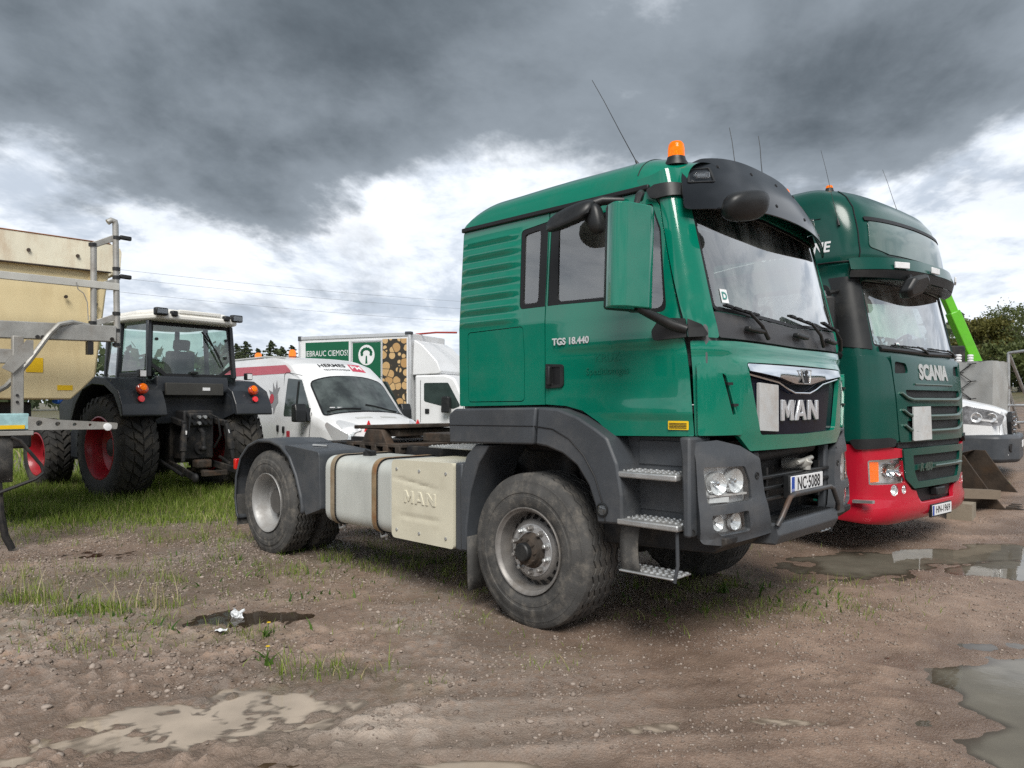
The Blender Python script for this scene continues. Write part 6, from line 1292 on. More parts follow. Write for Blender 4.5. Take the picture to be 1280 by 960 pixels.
def van_ducato():
    T = root('white_van', 'white van with red side stripe and orange beacons, behind the tractor', 'van', (-2.27, 13.6, gz(-2.27, 13.6)), R(-47))
    prof = [(0, .60), (-.02, 1.0), (-.08, 1.12), (-.30, 1.22), (-.78, 1.36), (-1.50, 2.05), (-1.68, 2.16), (-1.95, 2.32), (-2.4, 2.44), (-3.0, 2.50), (-5.35, 2.50), (-5.42, 2.40)]
    B = Body(prof, 1.02, .42, .11); B.build('body', M_WHITE, T, -5.42)
    M_VG = glass('van_glass', (.30, .38, .36), 0, .10, .10, 1.8); M_BK = mat('van_black', (.012, .013, .014), .3, var=.1)
    wsO = rp([(-.84, -.80, .08), (.84, -.80, .08), (.79, -1.50, .08), (-.79, -1.50, .08)])
    panel('windscreen_surround', inset(wsO, .03), B.top(.006), M_BK, T, cell=(.12, .06), thick=.004, bevel=0)
    wso = panel('windscreen', wsO, B.top(.012), mat('van_windscreen', (.050, .060, .058), .03, coat=1.0, var=.6, vs=3, rvar=0), T, cell=(.12, .06), thick=.003, bevel=0)
    for y0, y1 in ((-.1, -.78), (.72, .05)): ob('wiper_blade', MB().tube([B.top(.03)(y, -.83 - .02 * k) for k, y in enumerate(np.linspace(y0, y1, 5))], .012, 5), M_SEAL, wso)
    for y in (-.66, -.5): ob('windscreen_sticker', MB().box(-.92, -.90, y - .05, y + .05, 1.44, 1.46, None), M_PLATE, wso)
    for sg in (-1, 1):
        sd = rp([(-1.52, 1.98, .06), (-2.10, 2.02, .04), (-2.18, 1.28, .04), (-1.30, 1.28, .05), (-1.12, 1.42, .05)])
        dgo = panel('door_window', sd, B.side(sg, .006), mat('van_side_glass', (.03, .045, .042), .03, coat=.3, var=.2, rvar=0), T, cell=.15, thick=.004, bevel=0, out=1 if sg < 0 else -1)
        ob('window_bar', MB().bar(B.side(sg, .012)(-1.62, 1.95), B.side(sg, .012)(-1.66, 1.30), .02, .03), M_BK, dgo)
        for a in ([(-2.26, .60), (-2.26, 2.1), (-2.16, 2.14), (-1.52, 2.06)], [(-1.05, 1.36), (-1.12, .9), (-1.22, .60), (-2.26, .58)]):
            ob('door_seam', MB().tube([B.side(sg, .003)(x, z) for x, z in a], .006, 5), M_SEAL, T)
        ob('door_handle', MB().bar(B.side(sg, .02)(-2.15, 1.08), B.side(sg, .02)(-2.15, .94), .05, .05), M_BK, T, bevel=.02); ob('door_handle', MB().bar(B.side(sg, .02)(-2.40, 1.10), B.side(sg, .02)(-2.40, .96), .05, .05), M_BK, T, bevel=.02)
        mh = ob('side_mirror', MB().prism(rp([(-1.30, 1.18, .04), (-1.10, 1.18, .04), (-1.12, 1.40, .06), (-1.16, 1.52, .05), (-1.30, 1.52, .05)]), lambda u, v, w_: (u, sg * w_, v), 1.06, 1.30), M_BK, T, bevel=.03)
        ob('mirror_arm', MB().prism(rp([(-1.34, 1.20), (-1.06, 1.20), (-1.14, 1.44)]), lambda u, v, w_: (u, sg * w_, v), .94, 1.08), M_BK, mh)
        hl = rp([(.0, .98, .03), (-.03, .84, .05), (-.34, .86, .05), (-.62, 1.14, .06), (-.54, 1.19, .04), (-.18, 1.05, .05)])
        hp = panel('headlight', hl, lambda x, z: (x * .9 + .012 * 0, sg * (B.wid(x) * .995 - .05 * (x + .5) * 0 + .006), z), M_REFL, T, cell=.06, thick=.01, bevel=.002, out=1 if sg < 0 else -1)
        hp2 = panel('headlight', rp([(sg * .50, -.10, .04), (sg * .84, -.16, .05), (sg * .86, -.45, .06), (sg * .78, -.46, .04), (sg * .58, -.20, .05)]), B.top(.010), M_REFL, T, cell=.06, thick=.01, bevel=.002)
        ob('lamp_lens', MB().ball((-.12, sg * .74, .98), .07, (.9, 1.2, .8), 12, 8), M_LENS, hp2)
        stp = rp([(-2.25, 2.29, .05), (-2.02, 2.17, .06), (-2.05, 2.12, .03), (-5.3, 2.12), (-5.3, 2.32)])
        panel('red_stripe', stp, B.side(sg, .004), mat('red_stripe', (.50, .06, .09), .35, coat=.3, var=.05), T, cell=.25, thick=.002, bevel=0, out=1 if sg < 0 else -1)
        ob('rub_strip', MB().tube([B.side(sg, .01)(x, .78) for x in (-1.3, -2.2, -3, -4.0, -5.2)], .03, 6), M_GREY, T)
        car_wheel(T, -.95, sg * .98, sg); car_wheel(T, -4.5, sg * .98, sg)
    # winged emblem on the near side, small sign on the door
    em = [(-2.45, 1.55), (-2.50, 1.72), (-2.42, 1.85), (-2.52, 1.83), (-2.58, 2.0), (-2.62, 1.80), (-2.75, 1.95), (-2.72, 1.75), (-2.92, 1.80), (-2.78, 1.64), (-2.95, 1.55), (-2.78, 1.52), (-2.88, 1.36), (-2.68, 1.46), (-2.62, 1.30), (-2.55, 1.46)]
    eo = panel('wing_emblem', em, B.side(-1, .005), mat('emblem_grey', (.22, .22, .23), .4), T, cell=.3, thick=.002, bevel=0)
    panel('emblem_patch', [(-2.75 + .10 * math.cos(a), 1.62 + .10 * math.sin(a)) for a in np.linspace(0, 2 * math.pi, 13)[:-1]], B.side(-1, .009), mat('emblem_red', (.45, .02, .04), .4), eo, cell=.3, thick=.002, bevel=0)
    sg_ = panel('door_sign', rp([(-2.05, .98), (-1.45, .98), (-1.45, .82), (-2.05, .82)]), B.side(-1, .005), M_PLATE, T, cell=.3, thick=.002, bevel=0)
    panel('sign_mark', rp([(-2.04, .99), (-1.90, .99), (-1.90, .81), (-2.04, .81)]), B.side(-1, .008), mat('emblem_red', (.45, .02, .04), .4), sg_, cell=.3, thick=.002, bevel=0)
    rt = B.top(.004)
    def ontop(y0, x0, k=1.0): return lambda u, v, w_: rt(y0 + u, x0 - v * .9) + Vector((0, 0, w_))
    text('roof_lettering', 'HERMES', ontop(-.12, -1.90), .17, M_INK, T, ext=.002, bold=.003); text('roof_lettering', 'TECHNOLOGIJAS', ontop(-.08, -1.75), .075, M_INK, T, ext=.002)
    lg = panel('roof_logo', rp([(.26, -1.72), (.58, -1.74), (.56, -2.0), (.28, -1.98)]), rt, mat('logo_pink_red', (.50, .05, .09), .4), T, cell=.2, thick=.004, bevel=0)
    text('logo_print', 'PM', lambda u, v, w_: rt(.42 + u, -1.86 - v * .9) + Vector((0, 0, .004 + w_)), .2, M_PLATE, lg, ext=.002, bold=.003)
    bp = ob('bumper', MB().prism(rp([(.10, -.70, .2), (.10, .70, .2), (-.18, 1.02, .15), (-.55, 1.04), (-.55, -1.04), (-.18, -1.02, .15)]), lambda u, v, w_: (u, v, w_), .30, .84), M_GREY, T, bevel=.05)
    for y0, y1 in ((-.42, -.08), (.12, .46)):
        vo = ob('bonnet_vent', MB().grid(lambda y, x: B.top(.004)(y, x), [y0, (y0 + y1) / 2, y1], [-.50, -.42]), M_PALE, T)
    for y in (-.46, .62): ob('red_pennant', MB().prism([(-.09, 0), (.09, 0), (0, .20)], lambda u, v, w_: (.02 + w_, y + u, 1.02 + v), 0, .03), mat('pennant_red', (.62, .02, .03), .5, var=.05), T)
    plate(T, .11, 0, .55, '')
    # beacons
    for x, y, h in ((-3.45, -.2, .19), (-4.5, -.5, .16)):
        ob('beacon_base', MB().cyl((x, y, B.ht(x, y) - .02), (x, y, B.ht(x, y) + .04), .085, n=16), M_BK, T); ob('beacon_lens', MB().lathe([(.03, .08), (h * .8, .075), (h, .04), (h + .005, 0)], (x, y, B.ht(x, y)), (0, 0, 1), 18), mat('beacon_orange', (.85, .17, .01), .2, coat=.5, emit=(1, .2, 0, .12)), T)
    ob('roof_rail', MB().tube([(x, -.78, B.ht(x, -.78) + .03) for x in (-2.6, -3.5, -4.4, -5.2)], .02, 6), M_PALE, T)
van_ducato()

def box_truck():
    T = root('box_truck', 'white box truck with a log-pile print and green panels on its side', 'truck', (-3.02, 21.7, gz(-3.02, 21.7)), R(-23))
    Lb, Hb, z0, Wd = 4.0, 3.60, 1.0, 2.2
    box = ob('box_body', MB().box(-Lb, 0, 0, Wd, z0, Hb), M_WHITE, T, bevel=.02)
    M_AL = mat('alu_edge', (.62, .63, .64), .35, metal=.5, var=.05)
    for x in (-Lb, -.0): ob('corner_post', MB().box(x - .04, x + .04, -.03, .05, z0, Hb + .01), M_AL, box, bevel=.012)
    ob('top_rail', MB().box(-Lb, .0, -.025, .03, Hb - .09, Hb + .015), M_AL, box, bevel=.01)
    ob('corner_cap', MB().box(-.14, .06, -.05, .12, Hb - .05, Hb + .04), M_GREY, box, bevel=.02); ob('corner_cap', MB().box(-Lb - .05, -Lb + .06, -.05, .1, Hb - .12, Hb + .03), M_GREY, box, bevel=.02)
    M_GP = mat('green_print', (.004, .10, .045), .4, var=.05)
    sdp = lambda off: (lambda u, v: (u, -off, v))
    pn = panel('green_panel', [(-3.78, 3.42), (-2.15, 3.42), (-2.15, 1.4), (-3.78, 1.4)], sdp(.006), M_GP, box, cell=1, thick=.004, bevel=0)
    text('panel_lettering', 'IEBRAUC CIEMOS!', lambda u, v, w_: (-2.97 + u, -.011 - w_, 3.06 + v), .25, M_PLATE, pn, ext=.002, bold=.0, sx=.80)
    ringpanel('side_door_frame', [(-2.02, 3.38), (-.98, 3.38), (-.98, 1.1), (-2.02, 1.1)], .05, sdp(.02), M_AL, box, cell=2, thick=.02, bevel=.004)
    dr = panel('side_door', [(-2.0, 3.36), (-1.0, 3.36), (-1.0, 1.12), (-2.0, 1.12)], sdp(.010), M_GP, box, cell=1, thick=.01, bevel=0)
    disc = [(-1.50 + .29 * math.cos(a), 2.98 + .31 * math.sin(a)) for a in np.linspace(0, 2 * math.pi, 25)[:-1]]
    lo = panel('tree_logo', disc, sdp(.014), M_PLATE, dr, cell=1, thick=.003, bevel=0)
    tr_ = MB().bar((-1.5, -.019, 2.58), (-1.5, -.019, 2.80), .05, .004, (0, 1, 0)); tr_.v = []; tr_.f = []
    panel('logo_trunk', [(-1.54, 2.72), (-1.46, 2.72), (-1.48, 2.96), (-1.52, 2.96)], sdp(.018), M_GP, lo, cell=1, thick=.002, bevel=0)
    for k in range(9):
        a = math.pi * (k / 8) * 1.2 - .31; r_ = .17; cx, cz = -1.5 + r_ * math.cos(a), 3.04 + .13 * math.sin(a)
        panel('logo_crown', [(cx + .052 * math.cos(b_), cz + .052 * math.sin(b_)) for b_ in np.linspace(0, 2 * math.pi, 9)[:-1]], sdp(.018), M_GP, lo, cell=1, thick=.002, bevel=0)
    # printed pile of sawn logs
    m = bpy.data.materials.new('log_print'); m.use_nodes = True; t = m.node_tree; b = t.nodes['Principled BSDF']
    tc = N('ShaderNodeTexCoord', t); mp = N('ShaderNodeMapping', t); mp.inputs['Scale'].default_value = (1, 0, 1); L(tc.outputs['Object'], mp.inputs[0], t)
    vo = N('ShaderNodeTexVoronoi', t); vo.inputs['Scale'].default_value = 4.2; vo.inputs['Randomness'].default_value = .62; L(mp.outputs[0], vo.inputs['Vector'], t)
    ve = N('ShaderNodeTexVoronoi', t); ve.feature = 'DISTANCE_TO_EDGE'; ve.inputs['Scale'].default_value = 4.2; ve.inputs['Randomness'].default_value = .62; L(mp.outputs[0], ve.inputs['Vector'], t)
    wood = mixc(vo.outputs['Color'], (.42, .24, .09), (.66, .47, .24), t)
    rg = math_node('MULTIPLY_ADD', math_node('SINE', math_node('MULTIPLY', vo.outputs['Distance'], 55, tree=t), tree=t), .12, .12, tree=t)
    wood = mixc(rg, wood, (.28, .15, .05), t)
    f1 = math_node('MULTIPLY', ramp01(vo.outputs['Distance'], .57, .52, t), ramp01(ve.outputs['Distance'], .02, .05, t), tree=t)
    nn = N('ShaderNodeMath', t); nn.operation = 'SUBTRACT'; nn.inputs[0].default_value = 1.0; L(ramp01(vo.outputs['Distance'], .57, .61, t), nn.inputs[1], t)
    f2 = math_node('MULTIPLY', nn.outputs[0], ramp01(ve.outputs['Distance'], .02, .06, t), tree=t)
    L(mixc(f2, (.035, .03, .022), wood, t), b.inputs['Base Color'], t); b.inputs['Roughness'].default_value = .45
    panel('log_print', [(-.93, 3.44), (-.10, 3.44), (-.10, 1.2), (-.93, 1.2)], sdp(.006), m, box, cell=1, thick=.004, bevel=0)
    # air deflector and cab
    dv = MB().prism(rp([(.02, 2.35), (1.0, 2.38, .1), (.85, 2.75, .3), (.35, 3.25, .4), (.06, 3.42, .05)]), lambda u, v, w_: (u, w_, v), .12, Wd - .12)
    ob('wind_deflector', dv, M_WHITE, T, bevel=.10)
    cab = rp([(.10, .55), (1.75, .55, .1), (1.92, .95, .15), (1.85, 1.35, .1), (1.42, 2.25, .25), (1.1, 2.36, .1), (.10, 2.36, .08)])
    wn = rp([(.42, 2.12, .06), (1.22, 2.12, .08), (1.62, 1.44, .06), (1.38, 1.36, .05), (.42, 1.58, .08)])
    co = ob('cab', MB().prism(cab, lambda u, v, w_: (u, w_, v), .12, Wd - .12), M_WHITE, T, bevel=.06)
    panel('door_window', wn, lambda u, v: (u, .112, v), mat('van_side_glass', (.03, .045, .042), .03), co, cell=.5, thick=.01, bevel=0)
    ob('side_mirror', MB().prism(rp([(1.10, 1.25, .04), (1.36, 1.25, .04), (1.36, 1.72, .06), (1.12, 1.72, .06)]), lambda u, v, w_: (u, w_, v), -.12, .06), M_BLACK, T, bevel=.03)
    ob('side_mirror', MB().prism(rp([(1.45, 1.25, .04), (1.66, 1.25, .04), (1.66, 1.65, .06), (1.47, 1.65, .06)]), lambda u, v, w_: (u, w_, v), Wd - .06, Wd + .12), M_BLACK, T, bevel=.03)
    ob('door_handle', MB().box(.46, .60, .09, .118, 1.22, 1.36), M_BLACK, T, bevel=.02)
    for x in (.30, 1.72): ob('door_seam', MB().tube([(x, .116, .75), (x, .116, 1.5)] if x > 1 else [(x, .116, .75), (x, .116, 2.2)], .007, 5), M_SEAL, T)
    ob('chassis', MB().box(-Lb, 1.2, .5, 1.7, .6, .98), M_DARK, T)
    for x in (-3.0, .95):
        for y, sg in ((.15, -1), (Wd - .15, 1)): car_wheel(T, x, y, sg, .38)
    ob('roof_rack_bar', MB().tube([(-.2, .7, Hb + .02), (.5, .7, Hb + .05), (1.2, .7, Hb + .02)], .03, 6), mat('red_bar', (.3, .03, .02), .5), T)
box_truck()

def van_transit():
    ox, oy = 8.32, 12.25
    T = root('white_van', 'white van with black grille and bumper behind the rusty bucket', 'van', (ox, oy, gz(ox, oy)), R(-37))
    prof = [(0, .55), (-.01, 1.0), (-.06, 1.10), (-.25, 1.18), (-.95, 1.36), (-1.70, 2.10), (-2.2, 2.35), (-5.4, 2.45), (-5.5, 2.35)]
    B = Body(prof, 1.03, .42, .10); B.build('body', M_WHITE, T, -5.5)
    M_BK = mat('van_black', (.012, .013, .014), .3, var=.1); M_SG = mat('van_side_glass', (.03, .045, .042), .03)
    panel('windscreen', rp([(-.84, -1.0, .08), (.84, -1.0, .08), (.74, -1.72, .08), (-.74, -1.72, .08)]), B.top(.010), mat('van_windscreen', (.02, .026, .026), .03), T, cell=(.12, .06), thick=.004, bevel=0)
    ob('bonnet_vent', MB().grid(lambda y, x: B.top(.006)(y, x), [-.68, -.55, -.42], [-.80, -.66]), M_BK, T)
    ob('wiper_blade', MB().tube([B.top(.03)(y, -.97) for y in (-.8, -.4, 0)], .014, 5), M_BK, T)
    for sg in (-1, 1):
        so = 1 if sg < 0 else -1
        hl = rp([(-.05, 1.02, .03), (-.10, .86, .05), (-.62, .90, .05), (-.70, 1.12, .08), (-.55, 1.18, .05), (-.20, 1.10, .08)])
        hp = panel('headlight', hl, lambda x, z: (x, sg * (B.wid(x) + .008), z), mat('smoked_reflector', (.30, .31, .33), .15, metal=.6, var=.6, vs=9), T, cell=.06, thick=.01, bevel=.003, out=so)
        for x, r in ((-.22, .07), (-.42, .075)):
            ob('reflector', MB().lathe([(-.02, .01), (.0, r * .6), (.012, r), (.0, r * 1.1)], (x, sg * (B.wid(x) + .012), .99), (0, sg, 0), 18), M_REFL, hp)
        ob('chrome_flash', MB().bar((-.14, sg * (B.wid(-.14) + .016), .93), (-.40, sg * (B.wid(-.4) + .016), .96), .012, .03), M_REFL, hp)
        panel('headlight', rp([(sg * .46, -.03, .02), (sg * .86, -.05, .03), (sg * .87, -.14, .03), (sg * .55, -.12, .03)]), B.top(.008), M_REFL, T, cell=.06, thick=.008, bevel=.002)
        panel('door_window', rp([(-1.75, 2.05, .06), (-2.35, 2.10, .04), (-2.4, 1.38, .04), (-1.45, 1.38, .05)]), B.side(sg, .006), M_SG, T, cell=.2, thick=.004, bevel=0, out=so)
        ob('side_mirror', MB().box(-1.45, -1.25, *sorted((sg * 1.06, sg * 1.28)), 1.30, 1.65), M_BK, T, bevel=.04)
        ob('panel_seam', MB().tube([B.side(sg, .004)(x, z) for x, z in ((-.72, 1.2), (-.78, .95), (-.70, .80), (-.66, .62))], .007, 5), M_SEAL, T)
        car_wheel(T, -.98, sg * .98, sg, .36); car_wheel(T, -4.4, sg * .98, sg, .36)
    gr = ob('grille', MB().prism(rp([(-.44, .66, .06), (.44, .66, .06), (.50, .92, .06), (.44, 1.08, .05), (-.44, 1.08, .05), (-.50, .92, .06)]), lambda u, v, w_: (w_ - .12 * abs(u) ** 2, u, v), -.02, .05), M_BK, T, bevel=.015)
    for z in (.72, .79, .86, .93, 1.0): ob('grille_bar', MB().tube([(.058 - .12 * y * y, y, z) for y in (-.44, -.25, 0, .25, .44)], .013, 6), M_CHROME, gr)
    ob('oval_badge', MB().lathe([(0, .075), (.012, .07), (.016, 0)], (.055, 0, .90), (1, 0, 0), 20), M_CHROME, gr)
    bp = ob('bumper', MB().prism(rp([(.14, -.62, .2), (.14, .62, .2), (-.10, 1.03, .2), (-.66, 1.06), (-.66, -1.06), (-.10, -1.03, .2)]), lambda u, v, w_: (u, v, w_), .28, .72), M_GREY, T, bevel=.06)
    for sg in (-1, 1): ob('fog_recess', MB().prism(rp([(.40, .40, .04), (.86, .46, .05), (.86, .58, .04), (.50, .58, .04)]), lambda u, v, w_: (.10 - .35 * max(0, u - .55) + w_, sg * u, v), 0, .03), M_SEAL, bp)
    plate(T, .145, .02, .56, '')
van_transit()
# ------------------------------------------------------------------ things standing on the right
def bucket():
    ox, oy = 6.28, 10.15
    T = root('loader_bucket', 'rusty toothed loader bucket lying on the ground beside the red bumper', 'bucket', (ox, oy, gz(ox, oy) - .02), R(-43)); T.scale = (.88, .88, .84)
    M_BK = mat('bucket_rust', (.046, .034, .025), .7, metal=.35, var=.35, vs=4, dirt=(.10, .058, .03), damt=.7, ds=2.5, bump=.4, bs=35)
    W_ = 1.6; sec = [(.46, .03), (.15, .03), (-.15, .10), (-.34, .24), (-.43, .45), (-.41, .68), (-.28, .86), (-.12, .92)]
    sec = rp([(x, z, .2) for x, z in sec], 3)[4:-4]
    inn = [(x + .03 * (1 if x < .1 else .3), z + (.03 if z < .6 else -.0)) for x, z in sec]
    mb = MB(); n = len(sec)
    vs = [(x, 0, z) for x, z in sec] + [(x, W_, z) for x, z in sec] + [(x, 0, z) for x, z in inn] + [(x, W_, z) for x, z in inn]; fs = []
    for i in range(n - 1): fs += [(i, i + 1, n + i + 1, n + i), (2 * n + i, 3 * n + i, 3 * n + i + 1, 2 * n + i + 1)]
    fs += [(0, n, 3 * n, 2 * n), (n - 1, 3 * n - 1, 4 * n - 1, 2 * n - 1)]
    ob('shell', mb.add(vs, fs), M_BK, T)
    sp = sec + [(-.05, .88), (.02, .76), (.27, .36), (.50, .05)]
    for y in (0, W_): ob('side_plate', MB().prism(sp, lambda u, v, w_: (u, w_, v), y - .02, y + .02), M_BK, T, bevel=.005)
    ob('cutting_edge', MB().box(.38, .58, -.02, W_ + .02, .0, .045), M_BK, T, bevel=.006)
    for k in range(8):
        y = .08 + k * (W_ - .16) / 7
        ob('tooth', MB().prism([(.50, .0), (.80, .012), (.80, .03), (.62, .085), (.50, .085)], lambda u, v, w_: (u, w_, v), y - .04, y + .04), M_RUST, T, bevel=.006)
    ob('hitch_ear', MB().box(-.62, -.40, .55, .62, .45, .95).box(-.62, -.40, 1.12, 1.19, .45, .95), M_BK, T, bevel=.01)
    b1 = ob('timber_beam', MB().box(-.45, .45, -.07, .07, -.06, .06), mat('weathered_wood', (.17, .135, .10), .85, var=.25, vs=3, dirt=(.08, .065, .05), damt=.5, bump=.3, bs=25, stretch=(.3, 1, 1)))
    b1.location = (6.08, 9.72, gz(6.08, 9.72) + .27); b1.rotation_euler = (0, R(4), R(22)); tag(b1, 'weathered timber beam resting across the block beside the red bumper', 'beam')
    b2 = ob('wooden_block', MB().box(-.14, .14, -.16, .16, 0, .215), mat('block_wood', (.25, .215, .165), .85, var=.2, vs=5, dirt=(.13, .11, .08), damt=.5, bump=.3, bs=30))
    b2.location = (5.80, 9.50, gz(5.8, 9.5) - .01); b2.rotation_euler = (0, 0, R(-40)); tag(b2, 'squared wooden block on the ground under the timber beam', 'block')
bucket()
def tarp_trailer():
    ox, oy = 10.78, 16.5; g = gz(ox, oy)
    T = root('covered_trailer', 'trailer covered in a laced grey tarpaulin behind the white van', 'trailer', (ox, oy, g), math.atan2(.6, .8))
    M_T = mat('grey_tarpaulin', (.34, .345, .335), .42, var=.07, vs=2, bump=.5, bs=3.5, dirt=(.22, .21, .19), damt=.4)
    Lx, Ly, z0, z1 = .85, 3.2, .62, 1.86
    xs_ = np.linspace(0, Ly, 40); zs_ = np.linspace(z0, z1, 18)
    mb = MB()
    wr = lambda a, z: .022 * math.sin(a * 7 + z * 3) * math.sin(z * 5) + .012 * math.sin(a * 17 + z * 9)
    mb.grid(lambda a, z: (-.02 + wr(a, z) * min(1, a * 4), a, z), list(xs_), list(zs_)); mb.grid(lambda x, z: (x, -.0 + wr(x + 5, z) * min(1, x * 4), z), list(np.linspace(-.02, Lx, 16)), list(zs_)); mb.grid(lambda x, a: (x, a, z1 + .03 * math.sin(a * 3) * math.sin(x * 2)), list(np.linspace(-.02, Lx, 8)), list(xs_))
    mb.grid(lambda a, z: (Lx, a, z), list(xs_), list(zs_))
    ob('tarpaulin', mb, M_T, T, smooth=50, weld=False)
    pts = []
    for k in range(7): pts.append((-.05, .42 + (.26 if k % 2 else 0), z1 - .06 - k * .2))
    co = ob('lacing_cord', MB().tube(pts, .014, 5), M_INK, T)
    for p in pts: ob('lacing_eyelet', MB().tube([(p[0], p[1] - .10, p[2] + .01), p, (p[0], p[1] + .08, p[2])], .010, 5), M_INK, co)
    ob('trailer_bed', MB().box(0, Lx, 0, Ly, .48, .62), M_STEEL, T, bevel=.01)
    for y in (1.2, 2.0):
        for x, sg in ((-.05, -1), (Lx + .05, 1)):
            wr_ = bpy.data.objects.new('wheel', None); C.objects.link(wr_); wr_.parent = T; wr_.location = (x, y, .30); wr_.rotation_euler = (0, 0, R(90))
            ob('tyre', MB().lathe([(-.1, .17), (-.11, .28), (-.08, .30), (.08, .30), (.1, .28), (.1, .17)], (0, 0, 0), (0, -sg, 0), 28), M_RUBBER, wr_); ob('rim', MB().lathe([(.08, .18), (.02, .14), (.03, 0)], (0, 0, 0), (0, -sg, 0), 20), M_RIM, wr_)
tarp_trailer()
def ray(px, py, d): return Vector(((px - 640) / 920 * d, d, CAM_H + (503 - py) / 920 * d))
for k, (px, lab) in enumerate(((1198, 'small white ribbed lamp stack just beside the dark green cab'), (1213, 'small white ribbed lamp stack in front of the green boom'))):
    p = ray(px, 447, 21.0 + k * .8); g = gz(p.x, p.y)
    o = root('ribbed_lamp_stack', lab, 'lamp', (p.x, p.y, g), 0)
    ob('post', MB().cyl((0, 0, 0), (0, 0, p.z - g), .05, n=12), M_STEEL, o)
    for j in range(5): ob('lamp_rib', MB().lathe([(0, .05), (.02, .085), (.05, .085), (.07, .05)], (0, 0, p.z - g - .28 + j * .075), (0, 0, 1), 16), M_PLATE, o)
def rail_frame():
    bp = Vector((12.2, 17.2, 0)); g = gz(bp.x, bp.y)
    T = root('galvanised_frame', 'leaning galvanised steel frame beside the tarpaulin trailer', 'frame', (bp.x, bp.y, g), R(40))
    for a, b_ in (((-.1, 0, 2.05), (1.0, 0, .75)), ((-.05, .5, 2.0), (1.3, .5, .95)), ((-.3, 0, 1.45), (.7, 0, .1)), ((-.35, .5, 1.5), (.75, .5, .2)), ((-.1, 0, 2.05), (-.1, 0, 0)), ((1.0, 0, .75), (1.0, 0, 0)), ((1.3, .5, .95), (1.3, .5, 0)), ((-.05, .5, 2.0), (-.05, .5, 0)), ((-.4, 0, .6), (1.6, 0, .6)), ((-.4, .5, .75), (1.8, .5, .75)), ((-.1, 0, 2.05), (-.05, .5, 2.0)), ((-.4, .25, .35), (2.4, .25, .35))):
        ob('frame_tube', MB().cyl(a, b_, .035, n=10), M_STEEL, T)
rail_frame()
def boom():
    p1 = ray(1222, 462, 24.0); g = gz(p1.x, p1.y)
    T = root('telescopic_handler', 'bright green telescopic boom machine rising behind the dark green cab', 'machine', (p1.x, p1.y, g), 0)
    M_L = mat('lime_paint', (.10, .42, .01), .35, coat=.3, var=.06, dirt=(.10, .30, .03), damt=.4)
    a = ray(1180, 366, 24.0) - Vector((p1.x, p1.y, g)); b_ = Vector((.55, 0, .9)) ; a_ = Vector(a)
    bo = ob('boom', MB().bar(a_.lerp(Vector((0, 0, p1.z - g)), .25), Vector((0, 0, p1.z - g)) + (Vector((0, 0, p1.z - g)) - a_) * .25, .34, .34, (0, -1, 0)), M_L, T, bevel=.03)
    ob('boom_section', MB().bar(a_, a_.lerp(Vector((0, 0, p1.z - g)), .5), .26, .26, (0, -1, 0)), M_L, T, bevel=.02)
    d = (Vector((0, 0, p1.z - g)) - a_).normalized(); up = Vector((d.z, 0, -d.x))
    for k in range(0): c = a_ + d * (.75 + k * .17); ob('boom_marking', MB().bar(c - up * .03 + Vector((.0, -.185, 0)), c + up * .03 + Vector((.0, -.185, 0)), .05, .01, (0, -1, 0)), M_INK, bo)
    ob('boom_head', MB().bar(a_ - d * .25 + up * .05, a_ + d * .1, .26, .3, (0, -1, 0)), M_DARK, T, bevel=.03)
    ob('chassis', MB().box(-2.6, .3, -.6, .6, .5, 1.1), M_L, T, bevel=.05); ob('operator_cab', MB().box(-2.2, -1.0, -1.0, -.2, 1.1, 2.2), M_DARK, T, bevel=.05)
    for x in (-2.3, -.2):
        for y in (-.9, .9): wr = bpy.data.objects.new('wheel', None); C.objects.link(wr); wr.parent = T; wr.location = (x, y, .55); lug_tyre('tyre', wr, .55, .36, .3, 20)
boom()

# ------------------------------------------------------------------ poles and lines
def pole(px, py, d, label, h=None):
    p = ray(px, py, d); g = gz(p.x, p.y)
    T = root('utility_pole', label, 'pole', (p.x, p.y, g), R(20)); H_ = p.z - g
    M_W = mat('pole_wood', (.07, .06, .05), .85, var=.2); ob('pole_shaft', MB().cyl((0, 0, 0), (0, 0, H_), .16, .11, 12), M_W, T)
    for z in (H_ - .35, H_ - 1.0): ob('cross_arm', MB().bar((-1.3, 0, z), (1.3, 0, z), .12, .14), M_W, T)
    for x in (-1.2, -.6, .6, 1.2): ob('insulator', MB().lathe([(0, .05), (.1, .07), (.2, .05), (.24, 0)], (x, 0, H_ - .28), (0, 0, 1), 10), M_GREY, T)
    return T
pole(1210, 402, 52.0, 'wooden utility pole with cross arms in front of the trees')
for (a, b_, lab) in (((150, 335), (575, 379), 'topmost of three thin overhead wires behind the tractor'), ((155, 346), (575, 388), 'middle one of three thin overhead wires behind the tractor'), ((150, 363), (575, 404), 'lowest of three thin overhead wires behind the tractor')):
    P0 = ray(*a, 44.0); P1 = ray(*b_, 62.0); D = P1 - P0; P0 = P0 - D * .9; P1 = P1 + D * .5
    pts = [P0.lerp(P1, t) - Vector((0, 0, .9 * (4 * t * (1 - t)) - .75)) for t in np.linspace(0, 1, 24)]
    tag(ob('overhead_wire', MB().tube(pts, .008, 5), mat('wire_grey', (.16, .165, .17), .6, var=0)), lab, 'wire', 'overhead wires')
